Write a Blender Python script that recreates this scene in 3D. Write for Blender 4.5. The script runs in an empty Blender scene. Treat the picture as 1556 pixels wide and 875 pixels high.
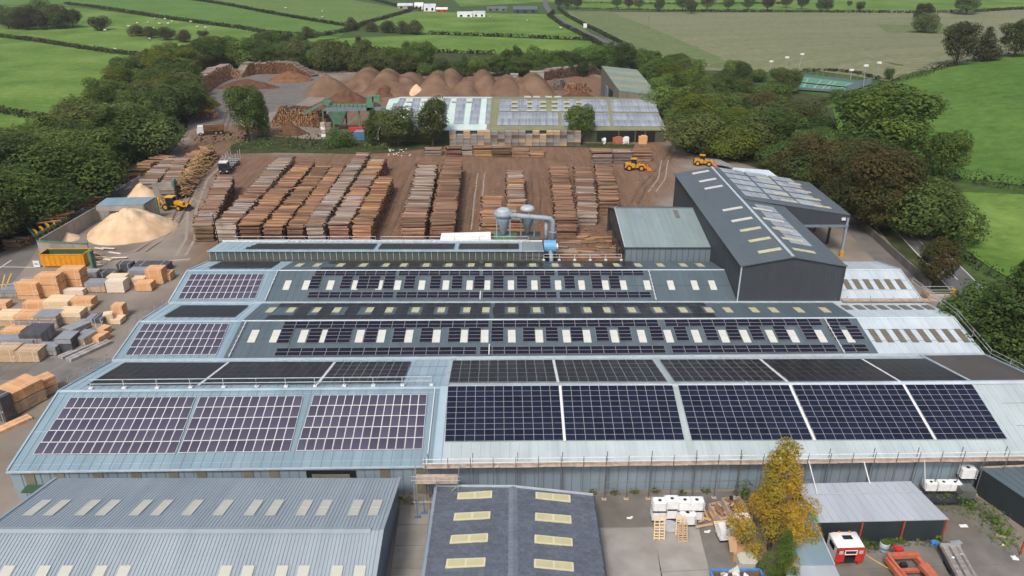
import bpy, math, random
import numpy as np
from mathutils import Vector, Matrix, noise, geometry
R = math.radians
PI = math.pi
scene = bpy.context.scene
COL = scene.collection
# ---------------------------------------------------------------- camera, world, sun, exposure
CAM_H = 54.0
PITCH = R(24.2)
FPX = 1150.0
cam_d = bpy.data.cameras.new('camera'); cam = bpy.data.objects.new('camera', cam_d); COL.objects.link(cam)
cam.location = (0, 0, CAM_H); cam.rotation_euler = (R(90) - PITCH, 0, 0)
cam_d.sensor_width = 36.0; cam_d.lens = 36.0 * FPX / 1556.0
cam_d.clip_start = 0.5; cam_d.clip_end = 20000
scene.camera = cam
SUN_EL, SUN_AZ = R(52), R(200)          # azimuth clockwise from +Y (view direction)
w = bpy.data.worlds.new('World'); scene.world = w; w.use_nodes = True
nt = w.node_tree; bg = nt.nodes['Background']
sky = nt.nodes.new('ShaderNodeTexSky'); sky.sky_type = 'NISHITA'; sky.sun_disc = False
sky.sun_elevation = SUN_EL; sky.sun_rotation = SUN_AZ
sky.air_density = 1.0; sky.dust_density = 6.0; sky.ozone_density = 1.0; sky.altitude = 0
nt.links.new(sky.outputs[0], bg.inputs[0]); bg.inputs[1].default_value = 0.10
sd = bpy.data.lights.new('sun', 'SUN'); sd.energy = 1.6; sd.angle = R(11); sd.color = (1.0, .96, .90)
sun = bpy.data.objects.new('sun', sd); COL.objects.link(sun)
sdir = Vector((math.sin(SUN_AZ) * math.cos(SUN_EL), math.cos(SUN_AZ) * math.cos(SUN_EL), math.sin(SUN_EL)))
sun.rotation_euler = sdir.to_track_quat('Z', 'Y').to_euler()
scene.view_settings.view_transform = 'Standard'; scene.view_settings.look = 'None'
scene.view_settings.gamma = 1.0; scene.view_settings.exposure = 0.42
scene.render.engine = 'CYCLES'
scene.cycles.max_bounces = 5; scene.cycles.diffuse_bounces = 3; scene.cycles.glossy_bounces = 3
scene.cycles.transparent_max_bounces = 6
# ---------------------------------------------------------------- surveying: photograph pixel -> point on the ground / a level / a plane
SP, CP = math.sin(PITCH), math.cos(PITCH)
def ray(px, py):
    v = (py - 437.5) / FPX; u = (px - 778) / FPX
    return Vector((u, CP - v * SP, -(SP + v * CP)))
def P(px, py, z=0.0):
    d = ray(px, py); t = (CAM_H - z) / -d.z
    return Vector((d.x * t, d.y * t, z))
def PY(px, py, Y):
    d = ray(px, py); t = Y / d.y
    return Vector((d.x * t, Y, CAM_H + d.z * t))
def on_plane(px, py, o, n):
    d = ray(px, py); c = Vector((0, 0, CAM_H))
    t = (o - c).dot(n) / d.dot(n)
    return c + d * t
def sstep(a, b, x):
    t = min(1, max(0, (x - a) / (b - a))); return t * t * (3 - 2 * t)
def hgt(x, y):
    h = 17 * math.exp(-((x - 250) / 95) ** 2 / 2 - ((y - 270) / 120) ** 2 / 2) * sstep(85, 160, x)
    if y > 420:
        h += sstep(420, 800, y) * (3 * math.sin(x * .008 + 1) * math.sin(y * .006) + 1.5)
    return h
def G(px, py):                       # photograph pixel on the terrain
    d = ray(px, py); t0 = 5.0; t = t0; prev = t0
    while t < 6000:
        q = d * t
        if CAM_H + q.z <= hgt(q.x, q.y): break
        prev = t; t *= 1.02
    a, b = prev, t
    for _ in range(24):
        m = (a + b) / 2; q = d * m
        if CAM_H + q.z <= hgt(q.x, q.y): b = m
        else: a = m
    q = d * b
    return Vector((q.x, q.y, hgt(q.x, q.y)))
def ppm(py, z=0.0):                  # photograph pixels per metre at a level seen at row py
    return FPX * -ray(778, py).z / (CAM_H - z)
# ---------------------------------------------------------------- materials
MATS = {}
def M(name, col, rough=.7, metal=0., var=.12, scale=.6, col2=None, bump=0., bscale=None, island=0., orand=0., stretch=None, spec=.5, detail=4, coat=0., dirt=0., fine=0., fscale=.5, strip=0., sv=.06):
    m = bpy.data.materials.new(name); m.use_nodes = True; n = m.node_tree.nodes; l = m.node_tree.links
    b = n['Principled BSDF']; b.inputs['Roughness'].default_value = rough; b.inputs['Metallic'].default_value = metal
    b.inputs['Specular IOR Level'].default_value = spec; b.inputs['Coat Weight'].default_value = coat
    tc = n.new('ShaderNodeTexCoord'); mp = n.new('ShaderNodeMapping'); l.new(tc.outputs['Object'], mp.inputs[0])
    if stretch: mp.inputs['Scale'].default_value = stretch
    nz = n.new('ShaderNodeTexNoise'); nz.inputs['Scale'].default_value = scale; nz.inputs['Detail'].default_value = detail
    l.new(mp.outputs[0], nz.inputs['Vector'])
    cr = n.new('ShaderNodeMapRange'); cr.inputs[1].default_value = .32; cr.inputs[2].default_value = .68
    l.new(nz.outputs[0], cr.inputs[0])
    mx = n.new('ShaderNodeMix'); mx.data_type = 'RGBA'; l.new(cr.outputs[0], mx.inputs[0])
    c = col; c2 = col2 or tuple(min(1, x * (1 + var)) for x in c); c1 = c if col2 else tuple(x * (1 - var) for x in c)
    mx.inputs[6].default_value = (*c1, 1); mx.inputs[7].default_value = (*c2, 1)
    out = mx.outputs[2]
    if dirt:
        nz3 = n.new('ShaderNodeTexNoise'); nz3.inputs['Scale'].default_value = .09; nz3.inputs['Detail'].default_value = 6
        l.new(tc.outputs['Object'], nz3.inputs['Vector'])
        c3 = n.new('ShaderNodeMapRange'); c3.inputs[1].default_value = .45; c3.inputs[2].default_value = .75; c3.inputs[4].default_value = dirt
        l.new(nz3.outputs[0], c3.inputs[0])
        m3 = n.new('ShaderNodeMix'); m3.data_type = 'RGBA'; l.new(c3.outputs[0], m3.inputs[0]); l.new(out, m3.inputs[6])
        m3.inputs[7].default_value = (.12, .10, .075, 1); out = m3.outputs[2]
    if fine:
        nf = n.new('ShaderNodeTexNoise'); nf.inputs['Scale'].default_value = fscale; nf.inputs['Detail'].default_value = 10; nf.inputs['Roughness'].default_value = .7; l.new(tc.outputs['Object'], nf.inputs['Vector'])
        rf = n.new('ShaderNodeMapRange'); rf.inputs[1].default_value = .3; rf.inputs[2].default_value = .7; rf.inputs[3].default_value = 1 - fine; rf.inputs[4].default_value = 1 + fine; l.new(nf.outputs[0], rf.inputs[0])
        hf = n.new('ShaderNodeHueSaturation'); l.new(out, hf.inputs['Color']); l.new(rf.outputs[0], hf.inputs['Value']); out = hf.outputs[0]
    if strip:
        sx = n.new('ShaderNodeSeparateXYZ'); l.new(tc.outputs['Object'], sx.inputs[0]); d_ = n.new('ShaderNodeMath'); d_.operation = 'DIVIDE'; d_.inputs[1].default_value = strip; l.new(sx.outputs[0], d_.inputs[0])
        fl = n.new('ShaderNodeMath'); fl.operation = 'FLOOR'; l.new(d_.outputs[0], fl.inputs[0]); wn_ = n.new('ShaderNodeTexWhiteNoise'); wn_.noise_dimensions = '1D'; l.new(fl.outputs[0], wn_.inputs['W'])
        mp2 = n.new('ShaderNodeMapping'); mp2.inputs['Scale'].default_value = (2.2, .10, .1); l.new(tc.outputs['Object'], mp2.inputs[0]); st = n.new('ShaderNodeTexNoise'); st.inputs['Scale'].default_value = 1.; st.inputs['Detail'].default_value = 6; l.new(mp2.outputs[0], st.inputs['Vector'])
        a_ = n.new('ShaderNodeMath'); a_.operation = 'ADD'; l.new(wn_.outputs[0], a_.inputs[0]); l.new(st.outputs[0], a_.inputs[1]); ms = n.new('ShaderNodeMapRange'); ms.inputs[1].default_value = .2; ms.inputs[2].default_value = 1.6; ms.inputs[3].default_value = 1 - sv; ms.inputs[4].default_value = 1 + sv; l.new(a_.outputs[0], ms.inputs[0])
        h2 = n.new('ShaderNodeHueSaturation'); l.new(out, h2.inputs['Color']); l.new(ms.outputs[0], h2.inputs['Value']); out = h2.outputs[0]
    hs = None
    if island or orand:
        hs = n.new('ShaderNodeHueSaturation'); l.new(out, hs.inputs['Color']); out = hs.outputs[0]
        add = None
        if island:
            g = n.new('ShaderNodeNewGeometry'); r1 = n.new('ShaderNodeMapRange')
            r1.inputs[3].default_value = 1 - island; r1.inputs[4].default_value = 1 + island; l.new(g.outputs['Random Per Island'], r1.inputs[0]); add = r1.outputs[0]
        if orand:
            oi = n.new('ShaderNodeObjectInfo'); r2 = n.new('ShaderNodeMapRange')
            r2.inputs[3].default_value = 1 - orand; r2.inputs[4].default_value = 1 + orand; l.new(oi.outputs['Random'], r2.inputs[0])
            if add:
                mm = n.new('ShaderNodeMath'); mm.operation = 'MULTIPLY'; l.new(add, mm.inputs[0]); l.new(r2.outputs[0], mm.inputs[1]); add = mm.outputs[0]
            else: add = r2.outputs[0]
            r3 = n.new('ShaderNodeMapRange'); r3.inputs[3].default_value = .5 - orand * .035; r3.inputs[4].default_value = .5 + orand * .035
            wn = n.new('ShaderNodeTexWhiteNoise'); wn.noise_dimensions = '1D'; l.new(oi.outputs['Random'], wn.inputs['W']); l.new(wn.outputs[0], r3.inputs[0]); l.new(r3.outputs[0], hs.inputs['Hue'])
        l.new(add, hs.inputs['Value'])
    l.new(out, b.inputs['Base Color'])
    if bump:
        nb = n.new('ShaderNodeTexNoise'); nb.inputs['Scale'].default_value = bscale or scale * 4; nb.inputs['Detail'].default_value = 5
        l.new(mp.outputs[0], nb.inputs['Vector'])
        bp = n.new('ShaderNodeBump'); bp.inputs['Strength'].default_value = 1; bp.inputs['Distance'].default_value = bump
        l.new(nb.outputs[0], bp.inputs['Height']); l.new(bp.outputs[0], b.inputs['Normal'])
    MATS[name] = m
    return m
# ---------------------------------------------------------------- mesh building
class MB:
    def __init__(s): s.v = []; s.f = []; s.m = []
    def add(s, vs, fs, mi=0):
        b = len(s.v); s.v.extend([tuple(v) for v in vs]); s.f.extend([tuple(b + i for i in f) for f in fs]); s.m.extend([mi] * len(fs)); return s
    def poly(s, vs, mi=0): return s.add(vs, [tuple(range(len(vs)))], mi)
    def box(s, c, sz, mi=0, rz=0., bev=0.):
        cx, cy, cz = c; a, b, h = sz[0] / 2, sz[1] / 2, sz[2] / 2; co, si = math.cos(rz), math.sin(rz)
        L = [(-a, -b), (a, -b), (a, b), (-a, b)] if not bev else [(-a + bev, -b), (a - bev, -b), (a, -b + bev), (a, b - bev), (a - bev, b), (-a + bev, b), (-a, b - bev), (-a, -b + bev)]
        pts = [(cx + x * co - y * si, cy + x * si + y * co) for x, y in L]; n = len(pts)
        vs = [(x, y, cz - h) for x, y in pts] + [(x, y, cz + h) for x, y in pts]
        fs = [tuple(range(n - 1, -1, -1)), tuple(range(n, 2 * n))] + [(i, (i + 1) % n, n + (i + 1) % n, n + i) for i in range(n)]
        return s.add(vs, fs, mi)
    def extrude(s, prof, vec, mi=0):
        n = len(prof); vec = Vector(vec); vs = [Vector(p) for p in prof] + [Vector(p) + vec for p in prof]
        fs = [tuple(range(n)), tuple(range(2 * n - 1, n - 1, -1))] + [(i, n + i, n + (i + 1) % n, (i + 1) % n) for i in range(n)]
        return s.add(vs, fs, mi)
    def slab(s, quad, th, mi=0):        # quad top corners, thickness along -normal
        q = [Vector(p) for p in quad]; nn = (q[1] - q[0]).cross(q[2] - q[0]).normalized()
        if nn.z < 0: nn = -nn
        return s.extrude(q, -nn * th, mi)
    def beam(s, p1, p2, wd, h=None, mi=0):
        p1, p2 = Vector(p1), Vector(p2); h = h or wd; d = (p2 - p1).normalized()
        up = Vector((0, 0, 1)) if abs(d.z) < .95 else Vector((0, 1, 0))
        sx = d.cross(up).normalized() * wd / 2; u = sx.cross(d).normalized() * h / 2
        vs = [p + a * sx + b * u for p in (p1, p2) for a, b in ((-1, -1), (1, -1), (1, 1), (-1, 1))]
        return s.add(vs, [(0, 1, 2, 3), (7, 6, 5, 4), (0, 4, 5, 1), (1, 5, 6, 2), (2, 6, 7, 3), (3, 7, 4, 0)], mi)
    def tube(s, pts, r, n=8, mi=0, cap=True):
        pts = [Vector(p) for p in pts]; rs = r if hasattr(r, '__len__') else [r] * len(pts); vs = []; k = len(pts)
        for i, p in enumerate(pts):
            d = (pts[min(i + 1, k - 1)] - pts[max(i - 1, 0)]).normalized()
            a = Vector((0, 0, 1)) if abs(d.z) < .9 else Vector((1, 0, 0))
            x = d.cross(a).normalized(); y = x.cross(d).normalized()
            vs += [p + (x * math.cos(t) + y * math.sin(t)) * rs[i] for t in [2 * PI * j / n for j in range(n)]]
        fs = [(i * n + j, i * n + (j + 1) % n, (i + 1) * n + (j + 1) % n, (i + 1) * n + j) for i in range(k - 1) for j in range(n)]
        if cap: fs += [tuple(range(n - 1, -1, -1)), tuple((k - 1) * n + j for j in range(n))]
        return s.add(vs, fs, mi)
    def lathe(s, prof, c, n=16, mi=0):
        vs = []; k = len(prof)
        for r, z in prof: vs += [(c[0] + r * math.cos(2 * PI * j / n), c[1] + r * math.sin(2 * PI * j / n), c[2] + z) for j in range(n)]
        fs = [(i * n + j, i * n + (j + 1) % n, (i + 1) * n + (j + 1) % n, (i + 1) * n + j) for i in range(k - 1) for j in range(n)]
        fs += [tuple(range(n - 1, -1, -1)), tuple((k - 1) * n + j for j in range(n))]
        return s.add(vs, fs, mi)
    def mesh(s, name, mats, smooth=False):
        me = bpy.data.meshes.new(name); me.from_pydata(s.v, [], s.f)
        if not isinstance(mats, (list, tuple)): mats = [mats]
        for m in mats: me.materials.append(m)
        if len(mats) > 1: me.polygons.foreach_set('material_index', s.m)
        if smooth: me.polygons.foreach_set('use_smooth', [True] * len(me.polygons))
        me.update(); return me
CH = {}
def link(name, me, parent=None, loc=None, rz=None):
    o = bpy.data.objects.new(name, me); COL.objects.link(o)
    if parent is not None:
        o.parent = parent; CH.setdefault(parent.name, []).append(o)
        if loc is None: o.matrix_parent_inverse = parent.matrix_basis.inverted()
    if loc is not None: o.location = loc
    if rz is not None: o.rotation_euler = (0, 0, rz)
    return o
def obj(name, mb, mats, parent=None, smooth=False, stuff=False):      # mesh in world coordinates
    o = link(name, mb.mesh(name, mats, smooth), parent)
    if stuff: o['kind'] = 'stuff'
    return o
def tag(o, label=None, cat=None, group=None, kind=None):
    if label: o['label'] = label
    if cat: o['category'] = cat
    if group: o['group'] = group
    if kind: o['kind'] = kind
    return o
def thing(name, label, cat, loc=(0, 0, 0), rz=0., group=None):
    o = bpy.data.objects.new(name, None); COL.objects.link(o); o.location = loc; o.rotation_euler = (0, 0, rz)
    o.matrix_basis = Matrix.Translation(loc) @ Matrix.Rotation(rz, 4, 'Z')
    return tag(o, label, cat, group)
def copy_tree(o, parent=None):
    c = o.copy(); COL.objects.link(c)
    if parent is not None: c.parent = parent; CH.setdefault(parent.name, []).append(c)
    for ch in CH.get(o.name, []): copy_tree(ch, c)
    return c
def struct(o): o['kind'] = 'structure'; return o
# ---------------------------------------------------------------- palette
GRASS = dict(rough=.95, spec=.1, bump=.05, bscale=3., detail=8, fine=.30, fscale=.3)
M('grass_verge', (.045, .085, .022), scale=.25, col2=(.075, .115, .035), **GRASS)
M('field_bright', (.082, .165, .028), scale=.03, col2=(.160, .250, .058), **GRASS)
M('field_mid', (0.081, 0.168, 0.034), scale=.03, col2=(0.114, 0.207, 0.047), **GRASS)
M('field_yellow', (.105, .175, .045), scale=.03, col2=(.13, .20, .055), **GRASS)
M('field_stubble', (.160, .185, .095), scale=.05, col2=(.205, .210, .128), stretch=(.12, 1, 1), **GRASS)
M('field_stubble_green', (.115, .165, .065), scale=.05, col2=(.15, .18, .085), **GRASS)
M('field_hill', (.062, .140, .028), scale=.022, col2=(.118, .205, .044), stretch=(1, .5, 1), **GRASS)
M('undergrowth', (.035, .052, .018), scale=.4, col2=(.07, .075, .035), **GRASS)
M('asphalt', (.13, .122, .115), rough=.9, scale=.3, col2=(.175, .165, .155), bump=.01, bscale=8, spec=.3)
M('asphalt_road', (.105, .105, .108), rough=.9, scale=.2, col2=(.14, .14, .14), bump=.01, bscale=8, spec=.3)
M('road_paint', (.62, .62, .60), rough=.8, scale=3, var=.2)
M('yellow_paint', (.6, .38, .08), rough=.8, scale=3, var=.2)
M('concrete', (.27, .255, .235), rough=.9, scale=.5, col2=(.36, .345, .32), bump=.01, bscale=6, dirt=.5)
M('concrete_dark', (.13, .125, .115), rough=.9, scale=.4, col2=(.21, .20, .185), bump=.01, bscale=6, dirt=.7)
M('leaf_dark', (.108, .174, .046), rough=.8, var=.3, scale=.5, island=.32, orand=.35, spec=.25)
M('leaf_mid', (.128, .200, .045), rough=.8, var=.3, scale=.5, island=.32, orand=.35, spec=.25)
M('leaf_olive', (0.136, 0.177, 0.054), rough=.8, var=.3, scale=.5, island=.32, orand=.3, spec=.25)
M('leaf_yellow', (0.188, 0.219, 0.031), rough=.8, scale=.5, col2=(0.075, 0.125, 0.025), island=.32, orand=.25, spec=.25)
M('leaf_rust', (.150, .112, .038), rough=.8, scale=.2, col2=(.066, .105, .034), island=.32, orand=.25, spec=.25)
M('leaf_gold', (.64, .39, .05), rough=.8, scale=.35, col2=(.30, .32, .06), island=.32, orand=.1, spec=.25)
M('leaf_lime', (0.172, 0.255, 0.048), rough=.8, scale=.4, col2=(0.083, 0.152, 0.034), island=.32, orand=.2, spec=.25)
M('leaf_bronze', (.088, .098, .042), rough=.85, var=.3, scale=.5, island=.32, orand=.3, spec=.2)
M('hedge_leaf', (0.045, 0.060, 0.027), rough=.9, var=.3, scale=.3, island=.5, orand=.3, spec=.2)
for _k, _m in MATS.items():
    if _k.startswith(('leaf_', 'hedge_')):
        _n, _l = _m.node_tree.nodes, _m.node_tree.links; _b = _n['Principled BSDF']; _t = _n.new('ShaderNodeBsdfTranslucent'); _x = _n.new('ShaderNodeMixShader'); _x.inputs[0].default_value = .5
        _l.new(_b.inputs['Base Color'].links[0].from_socket, _t.inputs[0]); _l.new(_b.outputs[0], _x.inputs[1]); _l.new(_t.outputs[0], _x.inputs[2]); _l.new(_x.outputs[0], _n['Material Output'].inputs[0])
M('bark_trunk', (.07, .055, .04), rough=.95, scale=3, var=.3)
# ---------------------------------------------------------------- ground sheets
def pip(x, y, poly):
    c = False; j = len(poly) - 1
    for i in range(len(poly)):
        xi, yi = poly[i][0], poly[i][1]; xj, yj = poly[j][0], poly[j][1]
        if (yi > y) != (yj > y) and x < (xj - xi) * (y - yi) / (yj - yi) + xi: c = not c
        j = i
    return c
def sheet(name, poly, mat, dz, step=12., attr=None, flat=False):
    poly = [Vector((p[0], p[1])) for p in poly]; pts = []
    n = len(poly)
    for i in range(n):
        a, b = poly[i], poly[(i + 1) % n]; k = max(1, int((b - a).length / step))
        pts += [a.lerp(b, t / k) for t in range(k)]
    nb = len(pts); edges = [(i, (i + 1) % nb) for i in range(nb)]
    x0, x1 = min(p.x for p in pts), max(p.x for p in pts); y0, y1 = min(p.y for p in pts), max(p.y for p in pts)
    if not flat:
        y = y0 + step / 2
        while y < y1:
            x = x0 + step / 2
            while x < x1:
                if pip(x, y, poly): pts.append(Vector((x, y)))
                x += step
            y += step
    v, e, f, *_ = geometry.delaunay_2d_cdt(pts, edges, [], 1, 1e-4)
    me = bpy.data.meshes.new(name); me.from_pydata([(p.x, p.y, hgt(p.x, p.y) + dz) for p in v], [], f)
    me.materials.append(mat); me.update()
    if me.polygons and me.polygons[0].normal.z < 0: me.flip_normals()
    if attr:
        a = me.attributes.new('mask', 'FLOAT', 'POINT'); a.data.foreach_set('value', [attr(p.x, p.y) for p in v])
    return struct(link(name, me))
def GP(pts): return [G(*p) for p in pts]
xs = [-6000, -4000, -2800, -2000, -1500, -1200] + list(range(-1000, -200, 50)) + list(range(-200, 520, 12)) + list(range(520, 1000, 40)) + [1000, 1300, 1700, 2400, 3500, 6000]
ys = [-300, -100] + list(range(0, 640, 12)) + list(range(640, 1200, 40)) + [1200, 1400, 1700, 2100, 2700, 3500, 5000, 9000]
vs = [(x, y, hgt(x, y)) for y in ys for x in xs]; nx = len(xs)
fs = [(j * nx + i, j * nx + i + 1, (j + 1) * nx + i + 1, (j + 1) * nx + i) for j in range(len(ys) - 1) for i in range(nx - 1)]
me = bpy.data.meshes.new('ground'); me.from_pydata(vs, [], fs); me.materials.append(MATS['grass_verge']); me.update(); struct(link('ground', me))
FIELDS = [
 ('field_left', 'field_bright', [(-200, 30), (110, 72), (216, 86), (330, 130), (100, 300), (-200, 330)]),
 ('field_left_far', 'field_bright', [(-200, -2), (118, 12), (355, 43), (520, 56), (440, 75), (216, 84), (110, 70), (-200, 28)]),
 ('field_left_top', 'field_mid', [(-200, -30), (290, 0), (524, 40), (520, 54), (355, 42), (118, 10), (-200, -4)]),
 ('field_far_sloping', 'field_yellow', [(-100, -45), (290, -2), (524, 38), (554, 35), (620, 15), (536, 0), (420, -45)]),
 ('field_far_centre', 'field_bright', [(560, 36), (626, 17), (860, 22), (908, 60), (655, 52)]),
 ('field_centre', 'field_bright', [(480, 60), (655, 53), (908, 63), (925, 80), (755, 82), (616, 78), (450, 80)]),
 ('field_centre_near', 'field_bright', [(610, 81), (755, 84), (925, 86), (915, 125), (620, 125)]),
 ('field_far_right', 'field_bright', [(640, -45), (1800, -45), (1800, 10), (1380, 18), (1180, 16), (890, 13), (850, 5), (830, 3), (700, 10)]),
 ('field_stubble', 'field_stubble', [(862, 17), (1180, 19), (1556, 15), (1800, 10), (1800, 60), (1556, 84), (1430, 103), (1350, 124), (1240, 108), (1000, 100), (935, 66), (880, 38)]),
 ('field_hill', 'field_hill', [(1225, 172), (1284, 153), (1346, 129), (1387, 120), (1434, 104), (1505, 90), (1556, 80), (1800, 50), (1900, 330), (1556, 283), (1460, 272), (1380, 262), (1240, 240)]),
 ('field_roadside', 'field_bright', [(1385, 296), (1470, 293), (1556, 297), (1900, 320), (1900, 520), (1560, 440), (1500, 405), (1440, 362), (1405, 325)]),
]
for i, (nm, mt, pl) in enumerate(FIELDS): sheet(nm, GP(pl), MATS[mt], .10 + .012 * i, 12 if nm in ('field_hill', 'field_roadside', 'field_left') else 22)
sheet('field_headland', GP([(865, 18), (925, 17), (1090, 86), (1150, 102), (1000, 99), (935, 66)]), MATS['field_stubble_green'], .30, 22)
sheet('field_headland', GP([(1330, 37), (1440, 40), (1470, 52), (1350, 50)]), MATS['field_stubble_green'], .30, 22)
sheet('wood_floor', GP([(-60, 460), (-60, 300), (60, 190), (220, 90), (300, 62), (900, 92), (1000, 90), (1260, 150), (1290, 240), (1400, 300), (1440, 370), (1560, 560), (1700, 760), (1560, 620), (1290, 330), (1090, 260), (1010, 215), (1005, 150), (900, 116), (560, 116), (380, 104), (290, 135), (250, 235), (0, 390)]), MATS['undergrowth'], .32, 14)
# yard sheet with soil spread over it where the logs lie
YARD = [P(*p) for p in [(-500, 1300), (-500, 520), (-60, 455), (-20, 425), (40, 365), (105, 332), (235, 258), (262, 232), (285, 200), (290, 150), (288, 130), (330, 105), (380, 100), (480, 100), (560, 110), (900, 112), (1008, 150), (1018, 205), (1045, 235), (1110, 245), (1290, 300), (1330, 345), (1390, 420), (1520, 560), (1900, 800), (1900, 1300)]]
SOIL = [[P(*p) for p in q] for q in ([(300, 400), (318, 265), (350, 238), (520, 232), (700, 222), (925, 216), (1010, 216), (1030, 240), (1020, 300), (960, 330), (990, 450), (700, 450)], [(300, 196), (395, 190), (500, 205), (500, 128), (560, 110), (900, 112), (1010, 150), (1030, 230), (1000, 215), (590, 200), (420, 200), (340, 250), (250, 262)])]
BARE = [P(*p) for p in [(610, 450), (700, 240), (712, 245), (700, 450)]]
def soilmask(x, y):
    s = 0
    for k in range(6):
        dx = noise.noise(Vector((x * .06, y * .06, k * 7))) * 9; dy = noise.noise(Vector((x * .06, y * .06, k * 7 + 3))) * 9
        s += any(pip(x + dx, y + dy, q) for q in SOIL)
    return s / 6
my = M('yard', (.195, .168, .142), rough=.92, scale=.12, col2=(.290, .255, .220), bump=.02, bscale=3, spec=.2, dirt=.35)
n_, l_ = my.node_tree.nodes, my.node_tree.links
at = n_.new('ShaderNodeAttribute'); at.attribute_name = 'mask'; b_ = n_['Principled BSDF']; src = b_.inputs['Base Color'].links[0].from_socket
tcy = n_.new('ShaderNodeTexCoord'); mpy = n_.new('ShaderNodeMapping'); mpy.inputs['Scale'].default_value = (1.2, .12, 1); l_.new(tcy.outputs['Object'], mpy.inputs[0])
nz2 = n_.new('ShaderNodeTexNoise'); nz2.inputs['Scale'].default_value = 1.0; nz2.inputs['Detail'].default_value = 8; l_.new(mpy.outputs[0], nz2.inputs[0])
s1 = n_.new('ShaderNodeMix'); s1.data_type = 'RGBA'; s1.inputs[6].default_value = (.105, .060, .038, 1); s1.inputs[7].default_value = (.262, .165, .110, 1); l_.new(nz2.outputs[0], s1.inputs[0])
s2 = n_.new('ShaderNodeMix'); s2.data_type = 'RGBA'; l_.new(at.outputs['Fac'], s2.inputs[0]); l_.new(src, s2.inputs[6]); l_.new(s1.outputs[2], s2.inputs[7]); l_.new(s2.outputs[2], b_.inputs['Base Color'])
sheet('yard_ground', YARD, my, .36, 3.0, soilmask)
ZY = .36
def flatsheet(nm, pts, mat, z): return sheet(nm, [P(*p) for p in pts], MATS[mat], z, 400, flat=True)
flatsheet('entrance_road', [(-80, 520), (-60, 440), (0, 388), (60, 353), (120, 322), (190, 286), (240, 258), (252, 262), (190, 300), (120, 338), (62, 372), (45, 402), (22, 430), (-30, 520)], 'asphalt', .364)
flatsheet('side_lane', [(1282, 338), (1300, 340), (1380, 405), (1392, 420), (1372, 432), (1330, 400), (1283, 350)], 'asphalt', .364)
flatsheet('rear_pad', [(292, 165), (300, 140), (345, 118), (480, 112), (500, 130), (450, 160), (440, 165), (345, 190), (300, 190)], 'asphalt', .368)
# public road on the right
def strip(pts, wd):
    pts = [Vector((p.x, p.y)) for p in pts]; L, Rr = [], []
    for i, p in enumerate(pts):
        d = (pts[min(i + 1, len(pts) - 1)] - pts[max(i - 1, 0)]).normalized(); nn = Vector((-d.y, d.x)) * wd / 2
        L.append(p + nn); Rr.append(p - nn)
    return L + Rr[::-1]
road_c = GP([(1290, 270), (1340, 315), (1395, 367), (1441, 414), (1500, 476), (1620, 610)])
sheet('road', strip(road_c, 6.2), MATS['asphalt_road'], .40, 5)
for side in (-1, 1):
    off = []
    for i, p in enumerate(road_c):
        d = (road_c[min(i + 1, 5)] - road_c[max(i - 1, 0)]).normalized(); off.append(p + Vector((-d.y, d.x, 0)) * side * 2.85)
    sheet('road_edge_line', strip(off, .16), MATS['road_paint'], .404, 5)
for i in range(len(road_c) - 1):
    a, b = road_c[i], road_c[i + 1]; n = int((b - a).length / 6)
    for k in range(n):
        p, q = a.lerp(b, k / n), a.lerp(b, (k + .5) / n); sheet('road_dash', strip([p, q], .15), MATS['road_paint'], .404, 5)
sheet('far_road', strip(GP([(828, -10), (829, 8), (838, 22), (862, 38), (900, 55), (938, 71)]), 5.5), MATS['asphalt_road'], .40, 12)
for a, b in (((25, 371), (46, 360)), ((0, 410), (18, 398)), ((190, 290), (200, 285)), ((100, 332), (112, 326))):
    sheet('road_dash', strip([P(*a), P(*b)], .25), MATS['road_paint'], .372, 50, flat=True)
for a, b in (((0, 436), (42, 398 + 34)), ((20, 432), (120, 415)), ((0, 408), (60, 409)), ((60, 409), (160, 404)), ((196, 404), (290, 396)), ((214, 362), (225, 355)), ((228, 352), (245, 342)), ((255, 340), (262, 334))):
    sheet('yard_line', strip([P(*a), P(*b)], .22), MATS['road_paint'], .372, 50, flat=True)
for a, b in (((0, 455), (8, 420)), ((9, 440), (18, 418))):
    sheet('yard_line', strip([P(*a), P(*b)], .22), MATS['yellow_paint'], .372, 50, flat=True)
M('rut', (.085, .055, .038), rough=.9, scale=.6, col2=(.14, .095, .065), bump=.02)
M('rut_pale', (.27, .22, .18), rough=.9, scale=.6, col2=(.33, .28, .235), bump=.02)
for i_, (pl, mt) in enumerate([([(600, 236), (720, 240), (840, 243), (930, 262), (945, 285)], 'rut'), ([(592, 350), (612, 300), (628, 262), (640, 243)], 'rut'), ([(708, 352), (714, 300), (722, 255)], 'rut'), ([(722, 352), (727, 300), (733, 255)], 'rut_pale'), ([(815, 345), (815, 300), (812, 252)], 'rut'), ([(1025, 225), (1010, 250), (975, 290), (960, 320)], 'rut'), ([(1010, 245), (1005, 275), (985, 300)], 'rut_pale'), ([(330, 235), (300, 262), (285, 300), (262, 350), (200, 398)], 'rut'),
    ([(345, 240), (310, 275), (292, 320), (290, 365), (270, 400)], 'rut_pale'), ([(150, 400), (210, 385), (258, 355), (285, 322)], 'rut_pale'), ([(330, 175), (380, 160), (430, 158), (470, 165)], 'rut'), ([(340, 200), (350, 170), (400, 140), (460, 128)], 'rut'), ([(60, 480), (160, 430), (260, 400), (285, 398)], 'rut_pale')]):
    W_ = [P(*p) for p in pl]; S_ = []
    for a_, b_2 in zip(W_, W_[1:]): S_ += [a_.lerp(b_2, t / 4) for t in range(4)]
    for off in (-.9, .9):
        sheet('tyre_track', strip([V + Vector((off + .3 * noise.noise(V * .2), 0, 0)) for V in S_], .35 + .1 * (i_ % 3)), MATS[mt], .366 + .0004 * i_ + (.0002 if off > 0 else 0), 400, flat=True)
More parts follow.
